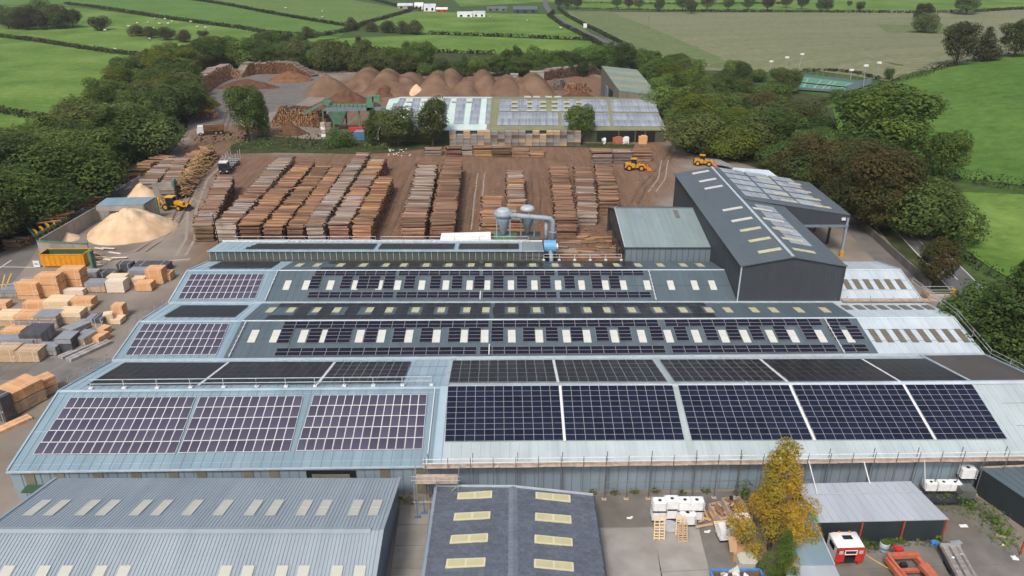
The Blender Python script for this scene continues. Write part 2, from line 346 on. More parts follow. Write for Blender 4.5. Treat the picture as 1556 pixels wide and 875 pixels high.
# foreground slabs: each bay of concrete its own
def slab_row(corners, nu, nv, mat, z, name='concrete_slab', gap=.06):
    a, b, c, d = [P(*p) for p in corners]
    for i in range(nu):
        for j in range(nv):
            q = [a.lerp(b, u).lerp(d.lerp(c, u), v) for u, v in ((i / nu, j / nv), ((i + 1) / nu, j / nv), ((i + 1) / nu, (j + 1) / nv), (i / nu, (j + 1) / nv))]
            cc = (q[0] + q[1] + q[2] + q[3]) / 4; q = [cc + (p - cc) * (1 - gap / max(2, (p - cc).length)) for p in q]
            struct(obj(name, MB().extrude([Vector((p.x, p.y, z - .05)) for p in q], (0, 0, .06)), MATS[mat]))
slab_row([(905, 808), (992, 805), (1010, 900), (912, 905)], 1, 1, 'concrete', .40)
slab_row([(992, 805), (1060, 802), (1096, 950), (1015, 955)], 1, 2, 'concrete', .40)
slab_row([(1060, 802), (1128, 800), (1190, 950), (1098, 950)], 1, 2, 'concrete_dark', .40)
slab_row([(900, 758), (1130, 750), (1128, 799), (905, 806)], 2, 1, 'concrete_dark', .39)
slab_row([(608, 772), (655, 772), (640, 905), (590, 905)], 1, 4, 'concrete', .40)
slab_row([(903, 806), (919, 806), (932, 900), (912, 900)], 1, 1, 'concrete', .41)
slab_row([(-40, 545), (178, 548), (110, 582), (-60, 580)], 6, 1, 'concrete_dark', .372)
slab_row([(1290, 838), (1470, 828), (1570, 900), (1290, 905)], 3, 2, 'concrete_dark', .39)
flatsheet('dirt_floor', [(1236, 822), (1480, 758), (1556, 850), (1600, 910), (1270, 910)], 'concrete_dark', .366)
# ---------------------------------------------------------------- foliage
rng = np.random.default_rng(7)
def leaves(centres, radii, n, size, seed, flat=.75, core=True):
    r = np.random.default_rng(seed); C = np.array(centres, float); Rr = np.array(radii, float)
    wgt = Rr[:, 0] * Rr[:, 2]; wgt /= wgt.sum()
    nc = n // 12 if core else 0; N = n + nc
    k = r.choice(len(C), N, p=wgt); d = r.normal(size=(N, 3)); d[:, 2] += .25; d /= np.linalg.norm(d, axis=1)[:, None]
    rad = r.uniform(.84, 1.06, N); rad[n:] = r.uniform(.15, .6, nc)
    lump = 1 + .22 * np.sin(d[:, 0] * 5 + k) * np.sin(d[:, 1] * 6 + 2 * k) * np.cos(d[:, 2] * 5 + k)
    p = C[k] + Rr[k] * d * (rad * lump)[:, None]
    if len(C) < 90:
        keep = np.ones(N, bool)
        for j in range(len(C)):
            q = (p - C[j]) / Rr[j]; keep &= ((q ** 2).sum(1) > .62) | (k == j) | (np.arange(N) >= n)
        p, d = p[keep], d[keep]; nc = int(keep[n:].sum()); N = len(p); n = N - nc
    nrm = d + r.normal(size=(N, 3)) * .45 + np.array([0, 0, .55]); nrm /= np.linalg.norm(nrm, axis=1)[:, None]
    t = np.cross(nrm, r.normal(size=(N, 3))); t /= np.linalg.norm(t, axis=1)[:, None]; b = np.cross(nrm, t)
    s = size * r.uniform(.55, 1.25, N); s[n:] *= 2.4
    a = s[:, None] * t * .5; bb = (s * flat)[:, None] * b * .5; fold = nrm * (s * .12)[:, None]
    V = np.stack([p - a - bb * .6, p - bb - fold * 0 + a * .1, p + a + bb * .3, p + bb + fold], 1).reshape(-1, 3)
    V[:, 2] = np.maximum(V[:, 2], .02)
    return V
def leafmesh(name, V, mat, extra=None):
    n = len(V) // 4; me = bpy.data.meshes.new(name); me.vertices.add(len(V)); me.vertices.foreach_set('co', V.ravel())
    me.loops.add(len(V)); me.loops.foreach_set('vertex_index', np.arange(len(V), dtype=np.int32)); me.polygons.add(n)
    me.polygons.foreach_set('loop_start', np.arange(0, len(V), 4, dtype=np.int32)); me.polygons.foreach_set('loop_total', np.full(n, 4, dtype=np.int32))
    me.materials.append(mat); me.update(calc_edges=True); return me
def blobs(kind, seed):
    r = random.Random(seed); C, Q = [], []
    if kind == 'broad':
        C.append((0, 0, 5.0)); Q.append((2.7, 2.7, 3.6))
        for i in range(19):
            a = r.uniform(0, 2 * PI); e = r.uniform(-1.0, 1.2); rr = 2.3 * math.cos(e * .8)
            C.append((rr * math.cos(a), rr * math.sin(a), 5.7 + 2.9 * math.sin(e))); q = r.uniform(1.0, 1.75); Q.append((q, q, q * .85))
    elif kind == 'tall':
        for i in range(14):
            z = 2.2 + 6.8 * i / 13; a = r.uniform(0, 2 * PI); o = r.uniform(.3, 1.0) * (1.25 - abs(z - 4.8) / 6); C.append((o * math.cos(a), o * math.sin(a), z))
            q = r.uniform(.9, 1.4) * (1.15 - max(0, z - 5) / 7); Q.append((q, q, q * 1.15))
    elif kind == 'bush':
        for i in range(11):
            a = r.uniform(0, 2 * PI); o = r.uniform(0, 3.2); C.append((o * math.cos(a), o * math.sin(a), r.uniform(1.8, 6.5 - o * .8))); q = r.uniform(1.6, 2.6); Q.append((q, q, q * .95))
    elif kind == 'birch':
        for i in range(56):
            z = 1.3 + 8.2 * i / 55; a = i * 2.4 + r.uniform(-.5, .5); o = r.uniform(.4, 2.5) * (1.08 - max(0, z - 2.2) / 8.2); C.append((o * math.cos(a), o * math.sin(a), z))
            q = r.uniform(.42, .80) * (1.18 - z * .06); Q.append((q, q, q * 1.4))
    elif kind == 'conifer':
        for i in range(24):
            z = 1.2 + 8.4 * i / 23; a = i * 2.4; o = (10 - z) * .26 * r.uniform(.5, 1.1); C.append((o * math.cos(a), o * math.sin(a), z)); q = (.5 + (10 - z) * .16) * r.uniform(.8, 1.2); Q.append((q * 1.2, q * 1.2, q * .6))
    return C, Q
def trunkmesh(kind, seed):
    r = random.Random(seed); mb = MB(); top = {'broad': 6, 'tall': 8, 'bush': 2.6, 'birch': 8.6, 'conifer': 9.2}[kind]; r0 = {'bush': .16, 'birch': .16}.get(kind, .28)
    mb.tube([(0, 0, -.4), (0, 0, .6), (.08, .05, top * .5), (.02, -.05, top)], [r0 * 1.3, r0, r0 * .7, r0 * .22], 8)
    for i in range(6):
        a = i * 1.05 + r.random(); z = top * r.uniform(.28, .75); L = r.uniform(1.2, 2.4) * (.5 if kind in ('birch', 'tall') else 1)
        mb.tube([(.05, 0, z), (L * .5 * math.cos(a), L * .5 * math.sin(a), z + L * .4), (L * math.cos(a), L * math.sin(a), z + L)], [r0 * .4, r0 * .25, r0 * .1], 5)
    return mb.mesh('trunk', MATS['bark_trunk'], True)
CROWN = {}; TRUNK = {}
for kind, nv, nl, sz in (('broad', 4, 13000, .27), ('tall', 3, 9000, .26), ('bush', 3, 11000, .29), ('birch', 1, 26000, .105), ('conifer', 1, 12000, .24)):
    CROWN[kind] = []; TRUNK[kind] = []
    for i in range(nv):
        C, Q = blobs(kind, 10 * i + 3); CROWN[kind].append(leafmesh('crown', leaves(C, Q, nl, sz, i + 50), MATS['leaf_mid'])); TRUNK[kind].append(trunkmesh(kind, i))
rt = random.Random(5)
def tree(p, H, kind, mat, label, group=None, wide=1., name='tree', cat='tree'):
    root = thing(name, label, cat, p, rt.uniform(0, 2 * PI), group); i = rt.randrange(len(CROWN[kind])); s = H / (8.6 if kind == 'bush' else 10.)
    c = link('crown', CROWN[kind][i], root, loc=(0, 0, 0)); c.scale = (s * wide, s * wide * rt.uniform(.9, 1.1), s); c.material_slots[0].link = 'OBJECT'; c.material_slots[0].material = MATS[mat]
    t = link('trunk', TRUNK[kind][i], root, loc=(0, 0, 0)); t.scale = (s, s, s)
    return root
def treepx(px, py, H, kind, mat, label, group=None, wide=1., **k): return tree(G(px, py) + Vector((0, 0, .2)), H, kind, mat, label, group, wide, **k)
def wood(pts, rows, gap, spacing, H, mats, label, group, kinds=('broad', 'broad', 'tall', 'bush'), seed=1, wide=1.4):
    r = random.Random(seed); W = [G(*p) for p in pts]; out = 0
    for row in range(rows):
        carry = r.uniform(0, spacing)
        for i in range(len(W) - 1):
            a, b = W[i], W[i + 1]; L = (b - a).length; d = (b - a).normalized(); nn = Vector((-d.y, d.x, 0)); s = carry
            while s < L:
                q = a + d * s + nn * (row * gap + r.uniform(-.3, .3) * gap); q += Vector((r.uniform(-1, 1), r.uniform(-1, 1), 0)); q.z = hgt(q.x, q.y) + .2
                tree(q, H * r.uniform(.75, 1.15), r.choice(kinds), r.choice(mats), label, group, wide * r.uniform(.9, 1.15)); out += 1
                s += spacing * r.uniform(.8, 1.25)
            carry = s - L
    return out
D = 'leaf_dark'; Mi = 'leaf_mid'; O = 'leaf_olive'; Y = 'leaf_yellow'; RU = 'leaf_rust'; BR = 'leaf_bronze'
wood([(-60, 400), (20, 352), (60, 325), (110, 297), (150, 265), (200, 235), (240, 208), (285, 182)], 3, 6.5, 6.5, 14.5, [D, Mi, D, O, Mi, Mi], 'leafy green tree of the dense wood along the left edge of the timber yard', 'trees of the left wood', seed=3)
wood([(285, 178), (282, 150), (288, 118), (330, 100)], 2, 9, 8.0, 14, [Mi, O, Y, Mi], 'green and yellowing tree of the wood beside the curved bark stacks', 'trees beside the bark stacks', seed=4)
wood([(330, 100), (480, 108), (640, 112)], 2, 9, 7, 14, [D, Mi, O, D, Mi], 'dark green tree of the belt behind the bark heaps', 'trees behind the bark heaps', seed=5)
wood([(630, 116), (760, 118), (900, 116)], 1, 10, 6, 9.5, [D, D, Mi], 'low dark tree of the belt behind the row of woodchip mounds', 'low trees behind the woodchip mounds', seed=6)
wood([(760, 114), (900, 112), (990, 108)], 2, 8, 7, 13, [D, Mi, Mi], 'leafy tree of the belt behind the striped-roof barn', 'trees behind the striped-roof barn', seed=16)
wood([(1000, 120), (1012, 150), (1035, 195), (1062, 232), (1130, 248)], 2, 8, 7.5, 13.5, [Mi, O, 'leaf_lime', Y, Mi], 'green and yellowing tree of the belt right of the solar barn', 'trees right of the solar barn', seed=7)
wood([(1075, 150), (1120, 190), (1160, 230), (1230, 262)], 2, 10, 9, 12, [D, Mi, D, RU, O, D], 'dark leafy tree of the wood between solar barn and dark grey hall', 'trees behind the dark grey hall', seed=8)
wood([(1180, 262), (1260, 290), (1300, 325), (1340, 362)], 2, 7, 7.5, 13, [D, D, O, RU, D], 'dark leafy tree of the wood right of the open-sided hall', 'trees right of the open-sided hall', seed=9)
wood([(1100, 118), (1200, 128)], 1, 8, 9, 8, [D, BR, Mi], 'small dark tree at the near edge of the stubble field', 'small trees at the edge of the stubble field', kinds=('bush', 'broad'), seed=10)
wood([(120, 225), (165, 170), (205, 135), (240, 112), (270, 95)], 1, 8, 7, 13, [Mi, D, Y, Mi], 'green and yellowing tree on the field side of the left wood', 'trees on the field side of the left wood', seed=23)
wood([(0, 44), (50, 46), (118, 42)], 1, 8, 9, 15, [D, Mi, BR], 'dark tree of the big clump in the top left corner', 'trees of the top left clump', seed=24)
wood([(395, 70), (470, 84), (560, 88)], 1, 8, 10, 10, [BR, D, Mi], 'bronze and green tree at the field edge behind the bark heaps', 'trees at the field edge', seed=25)
print('trees', sum(1 for o in COL.objects if o.name.startswith('tree')))
for a in [
 (378, 212, 17, 'broad', Mi, 'large dense green tree alone in front of the grey yard, left of the bark pile', None, 1.0),
 (400, 208, 14, 'tall', Mi, 'narrower green tree hugging the right side of the large tree', None, 1.1),
 (606, 224, 13.5, 'broad', O, 'round olive-green tree at the left front corner of the solar barn', None, 1.3),
 (658, 224, 15.5, 'broad', O, 'tall ragged tree in front of the mint-green end of the solar barn', None, 1.0),
 (568, 222, 11, 'tall', D, 'grey-green tree between the green conveyor and the solar barn', None, 1.1),
 (516, 224, 7, 'bush', D, 'dark bushy shrub in front of the blue container', None, 1.2),
 (880, 218, 12.5, 'broad', Mi, 'slender green tree standing before the middle of the solar barn front', None, 1.0),
 (1332, 262, 23, 'broad', 'leaf_lime', 'very large spreading lime-green tree on the slope at right', None, 1.65),
 (1425, 278, 14, 'broad', 'leaf_lime', 'smaller lime-green tree growing right of the very large spreading tree', None, 1.2),
 (1318, 350, 20, 'broad', RU, 'large tree with rusty top leaves beside the open-sided hall', None, 1.15),
 (1417, 440, 9.5, 'broad', RU, 'round orange-tipped tree beside the public road', None, 1.0),
 (1520, 560, 16, 'conifer', D, 'big dark pine beside the lower right roof corner', None, 1.3),
 (1470, 520, 12, 'bush', D, 'dark green bushy tree left of the big pine', None, 1.0),
 (1570, 520, 14, 'broad', D, 'dark tree cut by the right picture edge behind the pine', None, 1.1),
 (1452, 100, 17, 'broad', BR, 'large dark brown-green tree on the hedge at the top of the hill', None, 1.1),
 (1493, 93, 13, 'conifer', BR, 'bronze conical tree on the hilltop hedge between two round trees', None, 1.3),
 (1540, 87, 15.5, 'broad', O, 'wide olive tree on the hilltop hedge at the right picture edge', None, 1.3),
 (1349, 121, 5.5, 'bush', D, 'small round dark bush at the end of the hilltop hedge', None, .7),
 (1404, 50, 16, 'bush', O, 'olive clump of trees standing in the stubble field', None, 1.2),
 (1400, 38, 16, 'broad', BR, 'taller bronze tree rising from the clump in the stubble field', None, 1.2),
 (1467, 22, 20, 'broad', D, 'big dark double tree on the far hedge at top right', None, 1.6),
 (1306, 18, 10, 'broad', D, 'lone round dark tree on the far hedge', None, 1.2),
 (1185, 172, 10, 'broad', RU, 'rusty brown tree below the tennis court', None, 1.1),
 (1195, 145, 11, 'broad', O, 'olive tree hiding the left end of the tennis court', None, 1.3),
 (1125, 150, 9, 'broad', 'leaf_lime', 'pale lime tree among darker ones below the stubble field', None, 1.3),
 (1110, 170, 9, 'broad', Y, 'bright yellow-green tree right of the solar barn', None, 1.2),
 (1270, 150, 4.5, 'bush', D, 'dark shrub at the near side of the tennis court', None, 1.3),
 (1100, 128, 7, 'bush', D, 'dark round shrub above the yellow-green tree', None, 1.2),
 (290, 128, 9, 'broad', 'leaf_gold', 'orange-gold tree at the bend of the curved bark stacks', None, 1.1),
 (35, 40, 17, 'bush', D, 'large dark tree clump in the top left corner', None, 1.7),
 (92, 41, 17, 'bush', BR, 'dark tree with brown tinge right of the top left clump', None, 1.5),
 (64, 32, 18, 'bush', D, 'tall dark tree behind the top left clump', None, 1.5),
 (-2, 36, 18, 'bush', D, 'dark tree cut by the left picture edge at the top', None, 1.6),
 (154, 46, 12, 'bush', BR, 'lone bronze bush in the hedge right of the top left clump', None, 1.2),
 (209, 55, 9, 'bush', BR, 'leftmost brown bush in the middle of the upper left hedge', None, 1.3),
 (230, 58, 9, 'bush', BR, 'brown bush just right of the leftmost one in the upper left hedge', None, 1.3),
 (254, 61, 10, 'bush', BR, 'larger dark brown bush in the upper left hedge', None, 1.3),
 (282, 64, 8, 'bush', BR, 'low brown bush at the right end of the upper left hedge', None, 1.4),
 (310, 56, 5, 'bush', BR, 'faded bush beyond the yellow wood edge', None, 1.4),
 (467, 58, 8, 'bush', BR, 'round brown bush where two hedges meet above the heaps', None, 1.2),
 (535, 46, 9.5, 'bush', BR, 'tall bronze tree at the hedge crossing above the mounds', None, 1.1),
 (565, 48, 8, 'bush', BR, 'small brown tree right of the tall bronze one', None, 1.3),
 (590, 50, 10, 'bush', BR, 'leafy brown tree in the middle of the row above the mounds', None, 1.3),
 (612, 51, 9, 'bush', BR, 'brown tree near the right of the row above the mounds', None, 1.2),
 (632, 52, 10, 'bush', BR, 'rightmost brown tree of the row above the mounds', None, 1.2),
 (460, 70, 6, 'bush', BR, 'pale brown bush against the tree belt', None, 1.2),
 (840, 24, 6, 'bush', BR, 'brown bush beside the bend of the far road', None, 1.0)]:
    treepx(*a[:6], group=a[6], wide=a[7])
for k, (x, y, h) in enumerate([(937, 12, 9), (955, 13, 8), (971, 14, 8.5), (1001, 18, 9), (1037, 16, 12), (1050, 21, 9), (1074, 16, 12.5), (1106, 15, 9.5), (1136, 15, 9), (1166, 16, 11), (1194, 12, 9), (1218, 14, 10), (1246, 18, 8), (1256, 18, 9), (1290, 10, 4), (850, 12, 9), (863, 13, 10), (877, 13, 9)]):
    treepx(x, y, h * 1.4, 'broad', [D, BR, O, D][k % 4], 'small round tree standing along the far hedge beyond the stubble field', 'trees along the far hedge', 1.25)
# hedges
def hedge(pts, h, wd, label, seed, dens=14., leaf=.7, mat='hedge_leaf', group='field hedges'):
    W = [G(*p) for p in pts]; V = []; r = np.random.default_rng(seed); mbc = MB(); C = []
    for i in range(len(W) - 1):
        L = (W[i + 1] - W[i]).length; n = max(2, int(L / 2.2))
        for k in range(n):
            p = W[i].lerp(W[i + 1], k / n); C.append((p.x + r.uniform(-.4, .4), p.y + r.uniform(-.4, .4), hgt(p.x, p.y) + (.42 if pip(p.x, p.y, YARD) else .05) + .15 + h * .4))
    hh = r.uniform(.75, 1.2, len(C)); Q = [(wd * .75, wd * .75, h * .62 * s) for s in hh]
    o = link('hedge', leafmesh('hedge', leaves(C, Q, int(len(C) * dens * 2.2), leaf, seed), MATS[mat]))
    return tag(o, label, 'hedge', group)
HG = [
 ([(100, 7), (235, 26), (360, 43), (400, 50), (455, 56), (470, 58), (535, 47), (554, 37), (580, 30), (626, 17)], 2.6, 3.2, 'long dark hedge crossing the upper left fields to the farm'),
 ([(200, -12), (290, 0), (400, 19), (524, 40)], 2.6, 3.0, 'uppermost hedge slanting down from the top edge at left'),
 ([(-60, 46), (0, 56), (60, 63), (110, 72), (165, 80), (216, 86)], 2.2, 2.6, 'dark hedge above the largest bright left field'),
 ([(-60, 160), (0, 170), (45, 179), (77, 183)], 2.2, 2.4, 'short dark hedge at the left picture edge below the bright field'),
 ([(540, -6), (608, 11), (640, 16)], 2.5, 3, 'hedge running down to the white farm shed'),
 ([(655, 52), (790, 57), (905, 62)], 2.2, 2.5, 'straight hedge between two bright fields in the centre'),
 ([(560, 76), (616, 79), (755, 83)], 2.2, 2.5, 'straight dark hedge just above the tree belt'),
 ([(833, 24), (855, 40), (880, 52), (915, 72)], 2.4, 2.6, 'hedge on the near side of the far road'),
 ([(848, 14), (862, 26), (885, 38), (915, 53), (945, 68)], 2.4, 2.6, 'hedge on the far side of the far road'),
 ([(885, 15), (1000, 18), (1180, 19), (1380, 20), (1480, 19), (1556, 14), (1650, 10)], 2.4, 3.0, 'long far hedge along the top of the stubble field'),
 ([(880, 6), (1050, 7), (1200, 6)], 2.4, 3.0, 'farthest thin hedge above the row of small trees'),
 ([(1200, 168), (1245, 160), (1284, 152), (1346, 129), (1387, 121), (1434, 103), (1505, 90), (1556, 80), (1620, 70)], 2.6, 3.4, 'scrubby hedge along the crest of the green hill'),
 ([(1455, 276), (1500, 282), (1556, 288), (1640, 298)], 3.0, 3.4, 'grey hedge between the two right-hand fields'),
 ([(1405, 335), (1418, 348), (1440, 376), (1465, 398), (1490, 412), (1530, 430)], 2.0, 2.2, 'dark trimmed hedge beside the public road'),
 ([(1222, 108), (1260, 108), (1300, 112), (1340, 122)], 1.2, 1.6, 'thin hedge behind the tennis court'),
 ([(250, 232), (300, 222), (345, 216), (420, 222), (500, 228)], 3.0, 5, 'weedy bank of brambles behind the log yard at left'),
]
for i, (p, h, wd, lb) in enumerate(HG): hedge(p, h, wd, lb, 100 + i, dens=20 if i > 10 else 14, leaf=.5 if i > 10 else .95)
hedge([(1372, 266), (1400, 272), (1430, 277), (1462, 277)], 5, 5, 'tall dark bramble thicket under the lime-green trees', 140, 14, .5, 'hedge_leaf')
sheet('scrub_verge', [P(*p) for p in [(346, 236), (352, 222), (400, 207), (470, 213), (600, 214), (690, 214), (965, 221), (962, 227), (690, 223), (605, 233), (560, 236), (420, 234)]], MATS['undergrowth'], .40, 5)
hedge([(350, 228), (400, 226), (470, 227), (540, 231)], 2.4, 6, 'low bramble strip between log yard and rear yard', 145, 16, .45, 'leaf_dark', None)
hedge([(420, 216), (470, 218), (520, 222)], 4.5, 5, 'leafy scrub strip in front of the bark pile', 141, 14, .5, 'leaf_dark', None)
hedge([(530, 226), (560, 228), (600, 230)], 2.2, 4, 'low green scrub below the olive-green tree', 142, 12, .5, 'leaf_mid', None)
hedge([(690, 217), (800, 219), (900, 221), (965, 224)], .9, 2.5, 'strip of bright weeds before the crate stacks', 143, 14, .4, 'leaf_mid', None)
# ---------------------------------------------------------------- building materials
RF = dict(rough=.5, metal=0., spec=.5)
M('roof_blue', (.190, .280, .340), scale=.3, col2=(.225, .318, .378), stretch=(1, .25, 1), dirt=.10, strip=1.05, sv=.09, fine=.05, **RF)
M('roof_blue_light', (.30, .42, .49), scale=.3, col2=(.36, .47, .54), stretch=(1, .25, 1), dirt=.08, strip=1.05, sv=.09, fine=.05, **RF)
M('roof_pale', (.38, .455, .475), scale=.3, col2=(.45, .525, .545), stretch=(1, .2, 1), dirt=.10, strip=1.05, sv=.09, fine=.05, **RF)
M('roof_slate', (.085, .120, .142), scale=.3, col2=(.102, .140, .163), stretch=(1, .25, 1), dirt=.10, strip=1.05, sv=.09, fine=.05, **RF)
M('roof_hall', (.094, .120, .138), scale=.3, col2=(.112, .140, .158), stretch=(1, .25, 1), dirt=.06, **RF)
M('roof_white', (.46, .54, .60), scale=.3, col2=(.54, .62, .67), stretch=(1, .25, 1), dirt=.12, strip=1.05, sv=.09, fine=.05, **RF)
M('roof_brown', (.085, .082, .078), scale=.3, col2=(.12, .115, .11), stretch=(1, .1, 1), dirt=.15, rough=.7)
M('roof_grey_green', (.21, .275, .285), scale=.3, col2=(.25, .315, .325), stretch=(1, .25, 1), dirt=.10, strip=1.05, sv=.09, fine=.05, **RF)
M('roof_front', (.275, .335, .38), scale=.3, col2=(.32, .375, .42), stretch=(1, .25, 1), dirt=.05, strip=1.0, sv=.06, fine=.04, **RF)
M('roof_mint', (.50, .70, .62), scale=.3, col2=(.66, .74, .72), dirt=.1, **RF)
M('roof_olive', (.20, .215, .11), scale=.3, col2=(.25, .26, .14), dirt=.15, **RF)
M('roof_sage', (.17, .24, .21), scale=.3, col2=(.21, .28, .25), dirt=.1, **RF)
M('wall_blue', (.235, .305, .365), scale=.5, var=.08, stretch=(1, 1, .3), rough=.55, dirt=.1)
M('wall_grey_blue', (.16, .21, .25), scale=.5, var=.08, stretch=(1, 1, .3), rough=.55, dirt=.1)
M('wall_charcoal', (.046, .055, .068), scale=.5, var=.08, stretch=(1, 1, .3), rough=.5, dirt=.05)
M('wall_dark', (.022, .032, .038), scale=.5, var=.15, stretch=(1, 1, .3), rough=.6)
M('wall_weathered', (.075, .085, .08), scale=1.2, col2=(.13, .14, .125), stretch=(1, 1, .2), rough=.8)
M('wall_olive', (.07, .08, .05), scale=.5, var=.1, rough=.7)
M('wall_brownish', (.15, .135, .12), scale=1.0, var=.2, stretch=(1, 1, .2), rough=.8)
M('trim_light', (.42, .50, .55), rough=.5, scale=1, var=.1, dirt=.2)
M('trim_white', (.70, .72, .72), rough=.5, scale=1, var=.08)
M('trim_dark', (.05, .06, .07), rough=.6, scale=1, var=.1)
M('skylight_cream', (.52, .53, .47), rough=.35, scale=.8, var=.05, dirt=.1)
M('skylight_white', (.60, .62, .57), rough=.35, scale=.8, var=.05)
M('skylight_yellow', (.54, .53, .34), rough=.4, scale=.8, var=.08, dirt=.1)
M('skylight_tan', (.16, .145, .105), rough=.4, scale=.8, var=.1)
M('skylight_wall', (.19, .185, .14), rough=.5, scale=.8, var=.15)
M('pv_purple', (.075, .070, .105), rough=.22, scale=.2, var=.2, orand=.16, spec=.55)
M('pv_navy', (.010, .014, .032), rough=.18, scale=.2, var=.3, orand=.2, spec=.45)
M('pv_dark', (.013, .012, .024), rough=.2, scale=.2, var=.3, orand=.2, spec=.45)
M('pv_back', (.016, .014, .014), rough=.3, scale=.2, var=.3, orand=.15, spec=.35)
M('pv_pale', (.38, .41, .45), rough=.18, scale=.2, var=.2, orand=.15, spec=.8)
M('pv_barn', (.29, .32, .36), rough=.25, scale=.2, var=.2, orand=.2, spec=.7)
M('pv_frame', (.40, .41, .43), rough=.35, metal=.2, scale=3, var=.05)
M('pv_frame_bright', (.70, .70, .71), rough=.35, scale=3, var=.05)
M('pv_frame_dark', (.10, .10, .105), rough=.4, scale=3, var=.1)
M('pv_frame_mid', (.27, .28, .30), rough=.4, scale=3, var=.1)
M('galv', (.45, .47, .50), rough=.4, metal=.4, scale=3, var=.12)
M('galv_dark', (.17, .18, .19), rough=.5, metal=.3, scale=3, var=.12)
M('roof_zinc', (.36, .40, .46), scale=.3, col2=(.43, .47, .52), stretch=(1, .25, 1), dirt=.15, strip=1.05, sv=.07, rough=.5)
M('plank', (.44, .34, .26), rough=.85, scale=1.5, var=.25, island=.2)
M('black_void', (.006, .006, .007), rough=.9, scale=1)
# ---------------------------------------------------------------- roofs
class Slope:
    """a roof slope: o = corner at eave x=0, corners as world points (x is free)."""
    def __init__(s, el, er, rl, rr):       # eave left/right, ridge left/right (Vectors)
        s.el, s.er, s.rl, s.rr = map(Vector, (el, er, rl, rr))
        s.n = ((s.er + s.rr - s.el - s.rl) / 2).cross((s.rl + s.rr - s.el - s.er) / 2).normalized()
        if s.n.z < 0: s.n = -s.n
    def e(s, x): t = (x - s.el.x) / (s.er.x - s.el.x); return s.el.lerp(s.er, t)
    def r(s, x): t = (x - s.rl.x) / (s.rr.x - s.rl.x); return s.rl.lerp(s.rr, t)
    def px(s, x, y, up=0.): return on_plane(x, y, s.el + s.n * up, s.n)
def roof(parent, sl, x0, x1, mat, seam=1.0, name='roof_sheet', th=.12, hgt_=.05, sw=.06, rib=None):
    a, b, c, d = sl.e(x0), sl.e(x1), sl.r(x1), sl.r(x0)
    mb = MB().slab((a, b, c, d), th)
    n = max(1, int(round((x1 - x0) / seam)))
    for i in range(1, n):
        t = i / n; p, q = a.lerp(b, t), d.lerp(c, t); up = sl.n * .0
        mb.extrude([p - Vector((sw / 2, 0, 0)) + sl.n * .002, p + Vector((sw / 2, 0, 0)) + sl.n * .002, p + Vector((sw * .3, 0, 0)) + sl.n * hgt_, p - Vector((sw * .3, 0, 0)) + sl.n * hgt_], q - p)
    return obj(name, mb, MATS[mat], parent)
def skylights(parent, sl, pts, wpx, ypx, mat, name='skylight', frame=None, up=.07):
    """pts = x pixels at mid height, ypx=(top,bottom) in pixels"""
    me = None
    ym = (ypx[0] + ypx[1]) / 2
    for x in pts:
        c = sl.px(x, ym, up)
        if me is None:
            wd = (sl.px(x + wpx / 2, ym) - sl.px(x - wpx / 2, ym)).length
            hh = (sl.px(x, ypx[0]) - sl.px(x, ypx[1])); vdir = (sl.rl - sl.el); vdir.x = 0; vdir.normalize(); h = abs(hh.dot(vdir))
            mb = MB(); a = Vector((1, 0, 0)) * wd / 2; b = Vector((0, 1, 0)) * h / 2; mb.box((0, 0, -.02), (wd, h, .05), 0)
            mb.box((0, 0, .012), (wd, .05, .03), 1)
            me = mb.mesh(name, [MATS[mat], MATS['skylight_cream'] if mat != 'skylight_tan' else MATS['skylight_tan']])
            ydir = vdir if vdir.y > 0 else -vdir
            xd = (sl.er - sl.el).normalized(); zd = xd.cross(ydir).normalized(); ydir = zd.cross(xd)
            rot = Matrix((xd, ydir, zd)).transposed().to_4x4()
        o = link(name, me, parent); o.matrix_basis = Matrix.Translation(c) @ rot
def panelmesh(w_, h_, cell, frame, split, horiz=False, fw=.035):
    mb = MB(); mb.box((0, 0, .02), (w_, h_, .04), 1)
    n = 2 if split else 1
    for k in range(n):
        if horiz: cx, cy, ww, hh = (k - (n - 1) / 2) * w_ / n, 0, w_ / n - fw * 2, h_ - fw * 2
        else: cx, cy, ww, hh = 0, (k - (n - 1) / 2) * h_ / n, w_ - fw * 2, h_ / n - fw * 2
        mb.poly([(cx - ww / 2, cy - hh / 2, .043), (cx + ww / 2, cy - hh / 2, .043), (cx + ww / 2, cy + hh / 2, .043), (cx - ww / 2, cy + hh / 2, .043)], 0)
    return mb.mesh('solar_panel', [MATS[cell], MATS[frame]])
NPAN = 0
